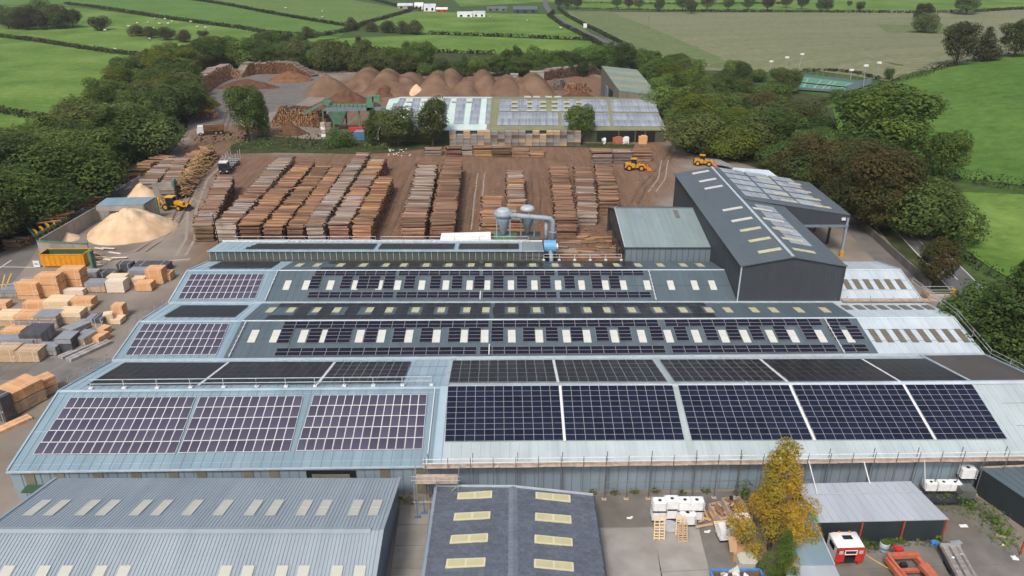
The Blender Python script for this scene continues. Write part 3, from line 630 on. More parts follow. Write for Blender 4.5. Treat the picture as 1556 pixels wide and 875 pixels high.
def array(sl, quad, cols, rows, cell, label, frame='pv_frame', split=False, up=.10, fw=.042, gap=.018, group='solar arrays on the factory roofs', skip=None, world=False, join=False):
    """quad = TL,TR,BR,BL pixel corners on slope sl"""
    global NPAN
    TL, TR, BR, BL = quad if world else [sl.px(x, y, up) for x, y in quad]
    root = thing('solar_array', label, 'solar array', (TL + TR + BL + BR) / 4, 0, group)
    u = ((TR - TL) + (BR - BL)) / 2; v = ((TL - BL) + (TR - BR)) / 2
    pw, ph = u.length / cols, v.length / rows
    xd = u.normalized(); zd = sl.n; yd = zd.cross(xd).normalized()
    if yd.dot(v) < 0: pass
    rot = Matrix((xd, yd, zd)).transposed().to_4x4()
    me = panelmesh(pw - gap, ph - gap, cell, frame, split, fw=fw)
    J = MB()
    rail = MB()
    for j in range(rows):
        for f in (.22, .78):
            vv = (j + f) / rows
            rail.beam(BL.lerp(TL, vv) - sl.n * .05, BR.lerp(TR, vv) - sl.n * .05, .04, .05)
    obj('mounting_rail', rail, MATS['galv'], root)
    for i in range(cols):
        for j in range(rows):
            if skip and skip(i, j): continue
            c = BL.lerp(BR, (i + .5) / cols).lerp(TL.lerp(TR, (i + .5) / cols), (j + .5) / rows)
            o = link('solar_panel', me, root); o.matrix_basis = Matrix.Translation(c) @ rot; NPAN += 1
    return root
# ---------------------------------------------------------------- main sawmill: three gabled bays
X0, X1 = -52.8, 63.3
def line(yl, yr, z, xl=-52.8, xr=63.3): return (xl, yl, z), (xr, yr, z)
b1e = line(64.3, 66.7, 4.1); b1r = line(75.5, 77.6, 6.93); b1b = line(87.0, 88.8, 4.3)
S1 = Slope(*b1e, *b1r); S1b = Slope(*b1b, *b1r)
b2e = line(87.3, 89.0, 4.3); b2r = line(95.9, 97.2, 5.72); b2b = line(104.9, 105.2, 4.3)
S2 = Slope(*b2e, *b2r); S2b = Slope(*b2b, *b2r)
b3e = line(105.2, 105.3, 4.3); b3r = line(113.4, 113.8, 6.15); b3b = line(121.8, 121.8, 4.3)
S3 = Slope(*b3e, *b3r); S3b = Slope(*b3b, *b3r)
def body(parent, x0, x1, sl, slb, mat, name='wall', drop=.14, x_in=.12):
    """solid walls under a gable running in X"""
    prof = [(x0 + x_in, sl.e(x0).y + .15, 0.36), (x0 + x_in, sl.e(x0).y + .15, sl.e(x0).z - drop), (x0 + x_in, sl.r(x0).y, sl.r(x0).z - drop), (x0 + x_in, slb.e(x0).y - .1, slb.e(x0).z - drop), (x0 + x_in, slb.e(x0).y - .1, 0.36)]
    p2 = [(x1 - x_in, sl.e(x1).y + .15, 0.36), (x1 - x_in, sl.e(x1).y + .15, sl.e(x1).z - drop), (x1 - x_in, sl.r(x1).y, sl.r(x1).z - drop), (x1 - x_in, slb.e(x1).y - .1, slb.e(x1).z - drop), (x1 - x_in, slb.e(x1).y - .1, 0.36)]
    n = 5; mb = MB().add(prof + p2, [tuple(range(n - 1, -1, -1)), tuple(range(n, 2 * n))] + [(i, (i + 1) % n, n + (i + 1) % n, n + i) for i in range(n)])
    return obj(name, mb, MATS[mat], parent)
def ridgecap(parent, sl, x0, x1, mat, w_=.35, name='ridge_cap', dz=.06):
    p, q = sl.r(x0) + Vector((0, 0, dz)), sl.r(x1) + Vector((0, 0, dz))
    obj(name, MB().extrude([p + Vector((0, -w_, -.07)), p + Vector((0, 0, .05)), p + Vector((0, w_, -.07)), p + Vector((0, 0, -.12))], q - p), MATS[mat], parent)
def beampart(parent, name, p, q, w_, h, mat): return obj(name, MB().beam(p, q, w_, h), MATS[mat], parent)
def verge(parent, sl, x, mat, w_=.22):
    beampart(parent, 'verge_trim', sl.e(x) + Vector((0, 0, .06)), sl.r(x) + Vector((0, 0, .06)), w_, .16, mat)
V3 = Vector
XB = -7.6
mill = thing('sawmill_shed', 'frontmost long sawmill shed, blue roof at left and pale roof at right', 'factory shed', (5, 76, 0))
roof(mill, S1, X0, XB, 'roof_blue', 1.05); roof(mill, S1, XB + .02, X1, 'roof_pale', 1.05)
roof(mill, S1b, X0, XB - 7, 'roof_blue_light', 1.1); roof(mill, S1b, XB - 6.98, XB, 'roof_blue_light', 1.0)
roof(mill, S1b, XB + .02, 54.6, 'roof_pale', 1.1); roof(mill, S1b, 54.62, X1, 'roof_brown', .33)
ridgecap(mill, S1, X0, XB, 'roof_blue_light'); ridgecap(mill, S1, XB, X1, 'roof_white', .45)
body(mill, X0, X1, S1, S1b, 'wall_blue')
for x in (X0 + .05, X1 - .05): verge(mill, S1, x, 'roof_blue_light'); verge(mill, S1b, x, 'roof_blue_light')
verge(mill, S1, XB - .35, 'roof_blue_light', .9); verge(mill, S1b, XB - .2, 'trim_light', .6)
beampart(mill, 'gutter', S1.e(X0) + V3((0, -.12, -.05)), S1.e(X1) + V3((0, -.12, -.05)), .2, .16, 'trim_light')
beampart(mill, 'gutter', S1b.e(X0) + V3((0, .05, .10)), S1b.e(X1) + V3((0, .05, .10)), .5, .10, 'trim_light')
beampart(mill, 'cross_joint', S1.e(X0).lerp(S1.r(X0), .46) + V3((0, 0, .04)), S1.e(-50).lerp(S1.r(-50), .46) + V3((0, 0, .04)), .1, .06, 'roof_blue_light')
# front wall cladding ribs, translucent strips, hatch opening
def fw(x, z, out=.0): p = S1.e(x); return V3((x, p.y + .15 - out, z))
rb = MB()
x = X0 + 1.2
while x < X1:
    rb.beam(fw(x, .4, .02), fw(x, 3.9, .02), .07, .05); x += 1.0
obj('wall_rib', rb, MATS['wall_grey_blue'], mill, stuff=True)
for px_ in (52, 97, 154, 211, 267, 309, 379, 418, 585, 640):
    p = PY(px_, 730, S1.e(-30).y + .15); obj('translucent_strip', MB().box((p.x, fw(p.x, 0).y - .05, 2.1), (1.05, .06, 3.4)), MATS['skylight_wall'], mill)
pa, pb = PY(465, 722, 64.9).x, PY(540, 722, 64.9).x
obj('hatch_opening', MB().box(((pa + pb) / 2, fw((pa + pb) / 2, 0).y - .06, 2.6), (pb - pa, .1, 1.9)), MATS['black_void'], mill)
obj('hatch_shutter', MB().box(((pa + pb) / 2, fw((pa + pb) / 2, 0).y - .16, 2.5), (pb - pa - 1.2, .08, 1.3)), MATS['skylight_wall'], mill)
s2 = thing('sawmill_shed', 'second long sawmill shed from the front with rows of white rooflights', 'factory shed', (5, 96, 0))
roof(s2, S2, X0, -38.3, 'roof_blue', 1.1); roof(s2, S2, -38.28, 49.2, 'roof_slate', 1.0, hgt_=.03); roof(s2, S2, 49.22, X1, 'roof_white', 1.1)
roof(s2, S2b, X0, -38.3, 'roof_blue_light', 1.1); roof(s2, S2b, -38.28, 49.2, 'roof_slate', 1.0, hgt_=.03); roof(s2, S2b, 49.22, X1, 'roof_white', 1.1)
body(s2, X0, X1, S2, S2b, 'wall_grey_blue')
ridgecap(s2, S2, X0, -38.3, 'roof_blue_light'); ridgecap(s2, S2, -38.3, 49.2, 'trim_light', .16); ridgecap(s2, S2, 49.2, X1, 'roof_white')
beampart(s2, 'valley_gutter', S2b.e(X0) + V3((0, .06, .08)), S2b.e(X1) + V3((0, .06, .08)), .4, .12, 'trim_light')
beampart(s2, 'valley_gutter', S2.e(X0) + V3((0, 0, .03)), S2.e(X1) + V3((0, 0, .03)), .35, .12, 'roof_white')
s3 = thing('sawmill_shed', 'third long sawmill shed, narrow slate roof reaching the foot of the dark hall', 'factory shed', (5, 113, 0))
roof(s3, S3, X0, -38, 'roof_blue', 1.1); roof(s3, S3, -37.98, 34.6, 'roof_slate', 1.0, hgt_=.03); roof(s3, S3, 50.4, X1, 'roof_white', 1.1)
roof(s3, S3b, X0, -38, 'roof_blue_light', 1.1); roof(s3, S3b, -37.98, 34.6, 'roof_slate', 1.0, hgt_=.03); roof(s3, S3b, 50.4, X1, 'roof_white', 1.1)
body(s3, X0, X1, S3, S3b, 'wall_grey_blue')
ridgecap(s3, S3, X0, -38, 'roof_blue_light'); ridgecap(s3, S3, -38, 34.6, 'trim_light', .14); ridgecap(s3, S3, 50.4, X1, 'roof_white')
for s, a, b in ((s2, S2, S2b), (s3, S3, S3b)):
    for x in (X0 + .05, X1 - .05): verge(s, a, x, 'trim_light'); verge(s, b, x, 'trim_light')
for own, sl, xa, xb, fr, mt in ((mill, S1, X0, XB - .9, (.07, .93), 'roof_blue_light'), (mill, S1, XB, X1, (.08,), 'roof_white'), (mill, S1, 56.5, X1, (.4, .7), 'trim_dark'), (s2, S2, 49.3, X1, (.36, .66), 'trim_dark'), (s3, S3, 50.5, X1, (.36, .66), 'trim_dark'), (mill, S1b, XB - 6.9, XB - .6, (.3, .6), 'trim_dark'), (s2, S2, -38, 49, (.5,), 'trim_dark'), (s3, S3, -38, 34.5, (.5,), 'trim_dark')):
    for f in fr: beampart(own, 'lap_joint', sl.e(xa).lerp(sl.r(xa), f) + V3((0, 0, .01)), sl.e(xb).lerp(sl.r(xb), f) + V3((0, 0, .01)), .035, .03, mt)
# rooflights
Z3 = lambda v, o: o + v / 3.89
skylights(s2, S2, [385, 418] + [Z3(v, 390) for v in (275, 402, 610, 737, 900, 1063, 1225, 1348, 1508)] + [Z3(v, 780) for v in (153, 315, 435, 598, 760, 918, 1082, 1245, 1370, 1525)] + [Z3(v, 1156) for v in (192, 355, 517)], 11.5, (501, 520), 'skylight_white')
skylights(s2, S2b, [Z3(v, 390) for v in (85, 205, 358, 475, 670, 785, 940, 1092, 1243, 1355, 1507)] + [Z3(v, 780) for v in (138, 290, 438, 552, 700, 855, 1003, 1157, 1268, 1423)] + [Z3(v, 1156) for v in (75, 225, 378)], 11, (467, 474), 'skylight_yellow')
skylights(s3, S3, [Z3(v, 390) for v in (180, 292, 436, 583, 725, 833, 976, 1118, 1259, 1362, 1503)] + [Z3(v, 780) for v in (125, 265, 404, 545, 651, 792, 932, 1073, 1178)], 9.5, (426, 440), 'skylight_white')
skylights(s3, S3b, [Z3(v, 390) for v in (255, 360, 497, 633, 768, 870, 1003, 1137, 1270, 1370, 1500)] + [Z3(v, 780) for v in (115, 247, 377, 506, 607, 737, 868, 1003, 1102)], 10, (400, 404.5), 'skylight_yellow')
skylights(s2, S2, [Z3(v, 1156) for v in (675, 745, 820, 890, 965, 1040, 1115, 1190)], 9.5, (499.5, 519.5), 'skylight_tan', 'rooflight')
skylights(s2, S2b, [Z3(v, 1156) for v in (510, 585, 650, 720, 790, 855, 925, 990)], 11, (463.5, 469.5), 'skylight_tan', 'rooflight')
skylights(s3, S3, [Z3(v, 1156) for v in (510, 572, 635, 700, 762, 827)], 9, (424, 439), 'skylight_tan', 'rooflight')
# ---------------------------------------------------------------- solar arrays
array(S1, [(108, 604), (297, 603), (267, 689), (49, 690.5)], 15, 5, 'pv_purple', 'purple solar array on the blue front roof, nearest its left corner', frame='pv_frame_bright')
array(S1, [(304, 603), (461, 601.5), (440, 686), (271, 688)], 12, 5, 'pv_purple', 'purple solar array in the middle of the three on the blue front roof', frame='pv_frame_bright')
array(S1, [(477, 600.5), (649, 599.5), (642, 682.5), (449, 685)], 14, 5, 'pv_purple', 'purple solar array on the blue front roof, beside the pale roof', frame='pv_frame_bright')
B1 = [((680.5, 587), (849, 586), (856.5, 669), (676, 671)), ((853, 586), (1022, 585.5), (1040, 668.5), (860, 669.5)), ((1030, 585.5), (1198, 585), (1235, 668.5), (1051, 669)), ((1203, 585), (1371, 584.5), (1419, 668), (1241, 668.5)), ((1375, 584.5), (1477, 584), (1530, 667), (1424, 668))]
nm5 = ['leftmost of the five', 'second from left of the five', 'middle one of the five', 'fourth from left of the five', 'rightmost of the five']
for k, q in enumerate(B1): array(S1, q, [12, 12, 12, 12, 7][k], 5, 'pv_navy', 'deep navy solar array on the pale front roof, ' + nm5[k], split=True, fw=.022, gap=.012)
BK = [((189, 551), (345, 551), (297, 584), (132, 585)), ((349, 550), (507, 550), (478, 583), (306, 584)), ((511, 550), (625, 549.5), (612, 582), (486, 583)),
      ((688, 548), (839, 547), (846, 580), (682, 581)), ((843, 547), (991, 546.5), (1014, 579.5), (850, 580)), ((1002, 546.5), (1153, 546), (1192, 579), (1025, 579.5)), ((1158, 546), (1308, 545.5), (1364, 578.5), (1200, 579)), ((1312, 545.5), (1406, 545), (1470, 578), (1370, 578.5))]
nm8 = ['first from left', 'second from left', 'third from left', 'just right of the bare blue strip', 'left of the wide pale strip', 'right of the wide pale strip', 'last but one from the right', 'rightmost, beside the brown roof']
for k, q in enumerate(BK): array(S1b, q, [12, 12, 9, 11, 11, 11, 11, 7][k], 5, 'pv_back', 'near-black solar array behind the front ridge, ' + nm8[k], frame='pv_frame_dark' if k in (0, 1, 6, 7) else 'pv_frame_mid', fw=.03)
array(S2, [(218, 492), (348, 492), (329, 538.5), (190, 540)], 12, 4, 'pv_purple', 'purple solar array on the blue end of the second shed', frame='pv_frame_bright')
array(S3, [(290.5, 416.5), (402, 416.5), (388, 453.5), (269.5, 454.5)], 12, 4, 'pv_purple', 'purple solar array on the blue end of the third shed', frame='pv_frame_bright')
array(S2b, [(276, 464), (378, 464), (356, 481), (248, 481)], 10, 3, 'pv_back', 'black solar array on the back slope at the blue end of the second shed', frame='pv_frame_dark', fw=.02)
array(S3b, [(337, 397.5), (426, 397.5), (411, 407), (317, 407)], 10, 3, 'pv_back', 'black solar array on the back slope at the blue end of the third shed', frame='pv_frame_dark', fw=.02)
def worldx(sl, px_, y): return sl.px(px_, y).x
def rowarr(sl, xa, xb, f0, f1, rows, cell, label, pitch=1.72, frame='pv_frame_mid', **k):
    """strip of panels between roof x xa..xb, and slope fractions f0..f1 (0 eave, 1 ridge)"""
    q = [sl.e(x).lerp(sl.r(x), f) + sl.n * .10 for x, f in ((xa, f1), (xb, f1), (xb, f0), (xa, f0))]
    return array(sl, q, max(1, int(round((xb - xa) / pitch))), rows, cell, label, frame=frame, world=True, fw=.03, **k)
GS = 'solar arrays around the rooflights'
f2 = lambda y: (sl_frac(S2, y)); 
def sl_frac(sl, y): p = sl.px(778, y); a, b = sl.e(0), sl.r(0); return (p.y - a.y) / (b.y - a.y)
a, b, c, d = sl_frac(S2, 498), sl_frac(S2, 487.5), sl_frac(S2, 539), sl_frac(S2, 527.5)
xl = worldx(S2, 432, 492)
for i, (u, v) in enumerate(((xl, worldx(S2, 743, 492) ), (worldx(S2, 747, 492), worldx(S2, 1000, 492)), (worldx(S2, 1010, 492), worldx(S2, 1248, 492)), (worldx(S2, 1256, 492), worldx(S2, 1293, 492)))):
    rowarr(S2, u, v, a, b, 2, 'pv_dark', 'two-row solar strip below the ridge of the second shed, ' + ('leftmost', 'centre left', 'centre right', 'short one at the right end')[i], group=GS)
for i, (u, v) in enumerate(((420, 724), (729, 1011), (1021, 1273), (1281, 1320))):
    rowarr(S2, worldx(S2, u, 533), worldx(S2, v, 533), c, d, 2, 'pv_dark', 'two-row solar strip along the eave of the second shed, ' + ('leftmost', 'centre left', 'centre right', 'short one at the right end')[i], group=GS)
m0, m1 = sl_frac(S2, 520), sl_frac(S2, 498.3)
cols2 = [(Z3(u, 390), Z3(v, 390)) for u, v in ((145, 200), (318, 372), (440, 535), (650, 705), (815, 870), (980, 1030), (1145, 1195), (1265, 1310), (1400, 1445))] + [(Z3(u, 780), Z3(v, 780)) for u, v in ((70, 115), (205, 250), (352, 398), (500, 550), (635, 685), (818, 875), (965, 1022), (1140, 1200), (1275, 1332), (1408, 1472))] + [(Z3(u, 1156), Z3(v, 1156)) for u, v in ((90, 160), (255, 325), (420, 488), (525, 600))]
for i, (u, v) in enumerate(cols2):
    cx = worldx(S2, (u + v) / 2, 509); wd = 3.5 if i == 2 else 1.75
    rowarr(S2, cx - wd / 2, cx + wd / 2, m0, m1, 4, 'pv_dark', 'short four-panel dark solar ladder standing between two white rooflights of the second shed', group='solar ladders of the second shed')
a, b, c, d = sl_frac(S3, 419.5), sl_frac(S3, 412), sl_frac(S3, 453.5), sl_frac(S3, 444.5)
for i, (u, v) in enumerate(((479, 602), (606, 729), (733, 843), (847, 978))):
    rowarr(S3, worldx(S3, u, 416), worldx(S3, v, 416), a, b, 2, 'pv_dark', 'two-row solar strip below the ridge of the third shed, ' + ('leftmost', 'centre left', 'centre right', 'rightmost')[i], group=GS)
for i, (u, v) in enumerate(((468, 598), (602, 729), (733, 846), (850, 989))):
    rowarr(S3, worldx(S3, u, 449), worldx(S3, v, 449), c, d, 2, 'pv_dark', 'two-row solar strip along the eave of the third shed, ' + ('leftmost', 'centre left', 'centre right', 'rightmost')[i], group=GS)
m0, m1 = sl_frac(S3, 439.5), sl_frac(S3, 420.3)
cols3 = [(Z3(u, 390), Z3(v, 390)) for u, v in ((325, 370), (508, 553), (618, 705), (762, 805), (885, 925), (1037, 1078), (1167, 1203), (1299, 1333), (1410, 1448))] + [(Z3(u, 780), Z3(v, 780)) for u, v in ((32, 70), (170, 208), (312, 352), (472, 512), (577, 620))]
for i, (u, v) in enumerate(cols3):
    cx = worldx(S3, (u + v) / 2, 430); wd = 3.5 if i == 2 else 1.7
    rowarr(S3, cx - wd / 2, cx + wd / 2, m0, m1, 4, 'pv_dark', 'short four-panel dark solar ladder standing between two white rooflights of the third shed', group='solar ladders of the third shed')
# back slopes of the second and third shed: strips above and below, single panels between
for sl, nm, xa, xb, lights, ym in ((S2b, 'second', worldx(S2b, 410, 478), worldx(S2b, 1085, 478), [Z3(v, 390) for v in (205, 358, 475, 670, 785, 940, 1092, 1243, 1355, 1507)] + [Z3(v, 780) for v in (138, 290, 438, 552, 700, 855, 1003, 1157)], 470),
                           (S3b, 'third', worldx(S3b, 492, 405), worldx(S3b, 968, 405), [Z3(v, 390) for v in (497, 633, 768, 870, 1003, 1137, 1270, 1370, 1500)] + [Z3(v, 780) for v in (115, 247, 377, 506, 607, 737)], 402)):
    mid = (xa + xb) / 2
    for k, (u, v) in enumerate(((xa, mid - .3), (mid + .3, xb))):
        rowarr(sl, u, v, .74, .96, 1, 'pv_back', 'single-row solar strip just behind the ridge of the %s shed, %s half' % (nm, ('left', 'right')[k]), frame='pv_frame_dark', group=GS)
        rowarr(sl, u, v, .06, .26, 1, 'pv_back', 'single-row solar strip by the valley behind the %s shed, %s half' % (nm, ('left', 'right')[k]), frame='pv_frame_dark', group=GS)
    L = [worldx(sl, q, ym) for q in lights]
    for p, q in zip(L, L[1:]):
        rowarr(sl, (p + q) / 2 - .9, (p + q) / 2 + .9, .30, .70, 2, 'pv_back', 'small dark solar block between two yellow rooflights on the back slope of the %s shed' % nm, frame='pv_frame_dark', group='small solar blocks on the back slope of the %s shed' % nm)
for (xa, ya), (xb, yb_) in (((851, 586), (858, 670)), ((1200, 585), (1238, 669)), ((1373, 584.5), (1421.5, 668))): beampart(mill, 'roof_flashing', S1.px(xa, ya, .12), S1.px(xb, yb_, .12), .28, .05, 'trim_white')
for (xa, ya), (xb, yb_) in (((347, 550.5), (302, 585)), ((509, 550), (482, 584)), ((841, 547), (848, 580.5)), ((1155.5, 546), (1196, 579.5)), ((1310, 545.5), (1367, 579))): beampart(mill, 'roof_flashing', S1b.px(xa, ya, .12), S1b.px(xb, yb_, .12), .30, .05, 'trim_white')
for xx in (54.55,): beampart(mill, 'roof_flashing', S1b.e(xx) + V3((0, 0, .1)), S1b.r(xx) + V3((0, 0, .1)), .35, .1, 'trim_light')
print('panels', NPAN)
# cable trays and walk boards
def tray(pts, label, mat='trim_white', r=.06, group='cable runs on the roofs', name='cable_tray'):
    return tag(obj(name, MB().tube(pts, r, 6), MATS[mat]), label, 'cable tray', group)
tray([S1.e(-9).lerp(S1.r(-9), t) + S1.n * .2 for t in (.02, .5, .97)], 'white conduit running down the blue roof beside the pale roof')
tray([S1b.e(27.9).lerp(S1b.r(27.9), t) + S1.n * .1 for t in (.02, .97)], 'conduit on the wide pale strip of the back slope')
for x, lb in ((worldx(S2, 745, 492), 'left'), (worldx(S3, 731, 430), 'far')):
    sl = S2 if lb == 'left' else S3
    tray([sl.e(x).lerp(sl.r(x), t) + sl.n * .22 for t in (.05, .3)], 'short white cable run crossing the eave solar strip of the %s shed' % ('second' if lb == 'left' else 'third'), r=.09)
for sl, x, nm in ((S2, worldx(S2, 1270, 515), 'right end of the second shed'), (S3, worldx(S3, 990, 430), 'solar strip end on the third shed'), (S2, worldx(S2, 362, 515), 'blue end of the second shed'), (S3, worldx(S3, 415, 430), 'blue end of the third shed')):
    pts = [sl.e(x).lerp(sl.r(x), t) + sl.n * .2 for t in (.03, .97)]
    o = tray(pts, 'white cable run down the slope at the ' + nm)
    tb = MB()
    for k in range(8): tb.box(tuple(pts[0].lerp(pts[1], (k + .5) / 8)), (.34, .22, .1))
    obj('clamp_block', tb, MATS['galv'], o)
# ---------------------------------------------------------------- guard rails
def guardrail(pts, h, gap, label, rails=(1.0, .5), r=.035, mat='galv', base=True, group='guard rails on the roofs', lean=(0, 0), foot=True):
    root = thing('guard_rail', label, 'guard rail', pts[0], 0, group)
    fm = MB().tube([(0, 0, 0), (lean[0], lean[1], h)], r * 1.15, 5).mesh('post', MATS[mat])
    bm_ = MB().box((0, 0, .06), (.45, .45, .14)).mesh('foot_block', MATS['trim_white'])
    for a, b in zip(pts, pts[1:]):
        a, b = Vector(a), Vector(b); n = max(1, int(round((b - a).length / gap)))
        for k in range(n + 1):
            q = a.lerp(b, k / n) - root.location
            link('post', fm, root, loc=q)
            if foot: link('foot_block', bm_, root, loc=q)
    for f in rails:
        obj('rail', MB().tube([Vector(p) + V3((lean[0] * f, lean[1] * f, h * f)) for p in pts], r, 6), MATS[mat], root)
    return root
guardrail([S1.r(x) + V3((0, .5, 0)) for x in (worldx(S1, 133, 590) + .3, -30, -9.5)], 1.15, 3.7, 'white guard rail along the ridge of the blue front roof', r=.05, mat='trim_light')
guardrail([(X0 - .3, S2.e(X0).y - 1, 4.2), (X0 - .3, S2.r(X0).y, 5.7), (X0 - .3, 104, 4.4)], 1.1, 3, 'thin guard rail up the left gable of the second shed', foot=False)
guardrail([(X0 - .3, 78, 6.2), (X0 - .3, 87, 4.3)], 1.1, 4, 'thin guard rail behind the left corner of the front shed', foot=False)
guardrail([(X1 + .2, 110, 5.2), (X1 + .2, 97, 5.8), (X1 + .2, 88, 4.4), (X1 + .2, 80, 6.0)], 1.1, 4.2, 'curving metal guard rail down the right gables by the pine', r=.05, foot=False)
guardrail([(-10, 121.9, 4.4), (X0 + 1, 129.2, 4.6), ], 1.1, 5.5, 'metal guard rail behind the clerestory shed roof') if 0 else None
guardrail([(worldx(S3b, 826, 396), 122.2, 4.4), (19, 122.2, 4.4)], 1.1, 2.6, 'white guard rail with planks between the clerestory shed and grey-green shed', mat='trim_white')
# scaffold along the front eave
sc = thing('scaffold', 'long tube scaffold with planked walkway along the front eave of the pale roof', 'scaffold', (20, 64.6, 0))
def ey(x): return S1.e(x).y - .35
x = -9.0; k = 0
pm = MB().tube([(0, 0, 0), (0, 0, 5.6)], .045, 6).mesh('standard', MATS['galv_dark'])
bp_ = MB().box((0, 0, .05), (.5, .4, .06)).mesh('base_plate', MATS['plank'])
while x < 62:
    link('standard', pm, sc, loc=V3((x, ey(x) - .9, .40)) - sc.location)
    link('base_plate', bp_, sc, loc=V3((x, ey(x) - .9, .40)) - sc.location)
    if k % 2 == 0: link('standard', pm, sc, loc=V3((x + .2, ey(x) - .1, .40)) - sc.location)
    x += 2.35; k += 1
for z, yo in ((5.85, -.9), (5.35, -.9), (1.6, -.9), (2.6, -.9)):
    a, b = (-9.2 if z > 3 else 8.4), (62 if z > 3 else 32)
    obj('ledger', MB().tube([(a, ey(a) + yo, z), (b, ey(b) + yo, z)], .04, 6), MATS['trim_white' if z > 3 else 'galv_dark'], sc)
for i in range(18):
    a = -9.2 + i * 3.95; b = a + 3.9
    for j in range(3): obj('scaffold_board', MB().beam((a, ey(a) - .8 + j * .25, 4.72 + .03 * ((i + j) % 2)), (b, ey(b) - .8 + j * .25, 4.72 + .03 * ((i + j) % 2)), .22, .05), MATS['plank'], sc)
for a, b in (((1228, 696, 4.9), (1242, 751, 3.5)), ((1313, 702, 4.9), (1322, 735, 3.7)), ((1405, 699, 4.9), (1406, 753, .5))): obj('raking_tube', MB().tube([P(*a), P(*b)], .06, 6), MATS['trim_white'], sc)
st = thing('scaffold', 'short lower scaffold platform between the two foreground roofs', 'scaffold', (-9, 63.2, 0))
for j in range(5): obj('scaffold_board', MB().beam((-9.9, 62.3 + j * .3, 4.2), (-5.6, 62.3 + j * .3, 4.2), .27, .05), MATS['plank'], st)
for x, y in ((-10, 62), (-10, 63.8), (-5.5, 62), (-5.5, 63.8), (-7.7, 62)): obj('standard', MB().tube([(x, y, .4), (x, y, 5.3)], .045, 6), MATS['galv'], st)
for z in (4.75, 5.2, 2.0): obj('ledger', MB().tube([(-10.2, 62, z), (-5.3, 62, z)], .04, 6), MATS['galv'], st)
obj('brace', MB().tube([(-7.5, 62, 2), (-5.4, 62, 4.2)], .04, 6), MATS['galv'], st)
sw = thing('scaffold', 'planked scaffold walkway along the valley between the two white roof ends', 'scaffold', (57, 105, 4.4))
a_, b_ = V3((50.6, 104.7, 4.75)), V3((66.5, 104.7, 4.75))
for j in range(4): obj('scaffold_board', MB().beam(a_ + V3((0, j * .28, 0)), b_ + V3((0, j * .28, 0)), .25, .06), MATS['plank'], sw)
for x in (51, 54.5, 58, 61.5, 65, 66.4): obj('standard', MB().tube([(x, 104.4, 4.2 if x < 63 else .4), (x, 104.4, 5.7)], .045, 6), MATS['galv'], sw)
obj('ledger', MB().tube([(50.6, 104.4, 5.3), (66.6, 104.4, 5.3)], .035, 6), MATS['galv'], sw)
cg = thing('loading_cage', 'yellow and steel loading cage on the scaffold end beside the road', 'cage', (66, 107, 4.5))
for z in (4.6, 5.3, 5.9):
    obj('rail', MB().tube([(63.8, 105.4, z), (68.6, 105.4, z), (68.6, 107.6, z), (63.8, 107.6, z), (63.8, 105.4, z)], .05, 6), MATS['galv'], cg)
M('yellow_plant', (.62, .30, .018), rough=.45, scale=2, var=.12, dirt=.15)
for x in (64.0, 68.4): obj('end_frame', MB().box((x, 106.5, 5.4), (.35, 1.6, .8)).tube([(x, 105.4, .4), (x, 105.4, 5.9)], .05, 6), MATS['yellow_plant'], cg)
obj('deck', MB().box((66.2, 106.5, 4.55), (4.8, 2.2, .1)), MATS['plank'], cg)
for x, y in ((64, 105.4), (68.6, 105.4), (68.6, 107.6), (64, 107.6)): obj('leg', MB().tube([(x, y, .4), (x, y, 4.6)], .05, 6), MATS['galv'], cg)
# ---------------------------------------------------------------- clerestory shed behind the third bay
cl = thing('clerestory_shed', 'narrow shed with weathered glazed strip wall behind the slate roofs', 'factory shed', (-24, 125, 0))
xc0, xc1, xr1 = X0, 1.8, 5.5
zt = 6.1
csl = Slope((X0, 122.2, zt), (5.5, 122.2, zt), (X0, 129.4, 5.15), (5.5, 129.4, 5.15)) 
mb = MB().box(((X0 + xr1) / 2, 125.8, 2.6), (xr1 - X0 - .2, 6.9, 4.6)); obj('wall', mb, MATS['wall_weathered'], cl)
pr = MB().extrude([(X0 + .1, 122.35, 4.8), (X0 + .1, 122.35, 5.98), (X0 + .1, 129.2, 5.03), (X0 + .1, 129.2, 4.8)], (xr1 - X0 - .2, 0, 0)); obj('wall', pr, MATS['wall_weathered'], cl)
M('glazing_weathered', (.055, .065, .058), rough=.35, scale=.8, col2=(.11, .125, .11), stretch=(1, 1, .3), spec=.5)
gm = None
x = X0 + .3
while x < xc1 - .6:
    if gm is None: gm = MB().box((0, 0, 0), (.98, .05, 1.35)).mesh('glazing_panel', MATS['glazing_weathered'])
    link('glazing_panel', gm, cl, loc=V3((x + .55, 122.29, 5.15)) - cl.location); x += 1.1
mu = MB(); x = X0 + .3
while x < xr1: mu.beam((x, 122.24, 4.4), (x, 122.24, 5.95), .08, .08); x += 1.1
obj('glazing_bar', mu, MATS['trim_light'], cl, stuff=True)
roof(cl, csl, X0, xc1, 'roof_blue_light', 1.2); roof(cl, csl, xc1 + .03, xr1, 'roof_grey_green', .8)
beampart(cl, 'gutter', (X0, 122.12, 6.1), (xr1, 122.12, 6.1), .18, .16, 'roof_blue_light')
beampart(cl, 'rear_gutter', (X0, 129.5, 5.2), (xr1, 129.5, 5.2), .25, .2, 'trim_white')
for a, b, nm in ((-46.8, -24.2, 'left'), (-23.4, -10.2, 'centre'), (-9.4, 1.2, 'right')):
    q = [V3((xx, csl.px(778, y).y, csl.px(778, y).z + .12)) for xx, y in ((a + 1.2 * (nm == 'left'), 371), (b, 371), (b, 379), (a, 379))]
    array(csl, q, int((b - a) / 1.75), 3, 'pv_back', 'dark solar array on the clerestory shed roof, %s one' % nm, frame='pv_frame_dark', world=True, fw=.02)
rp = MB()
for i in range(45): rp.box((X0 + 12 + i * 1.0, 129.3, 5.32), (.5, .25, .12))
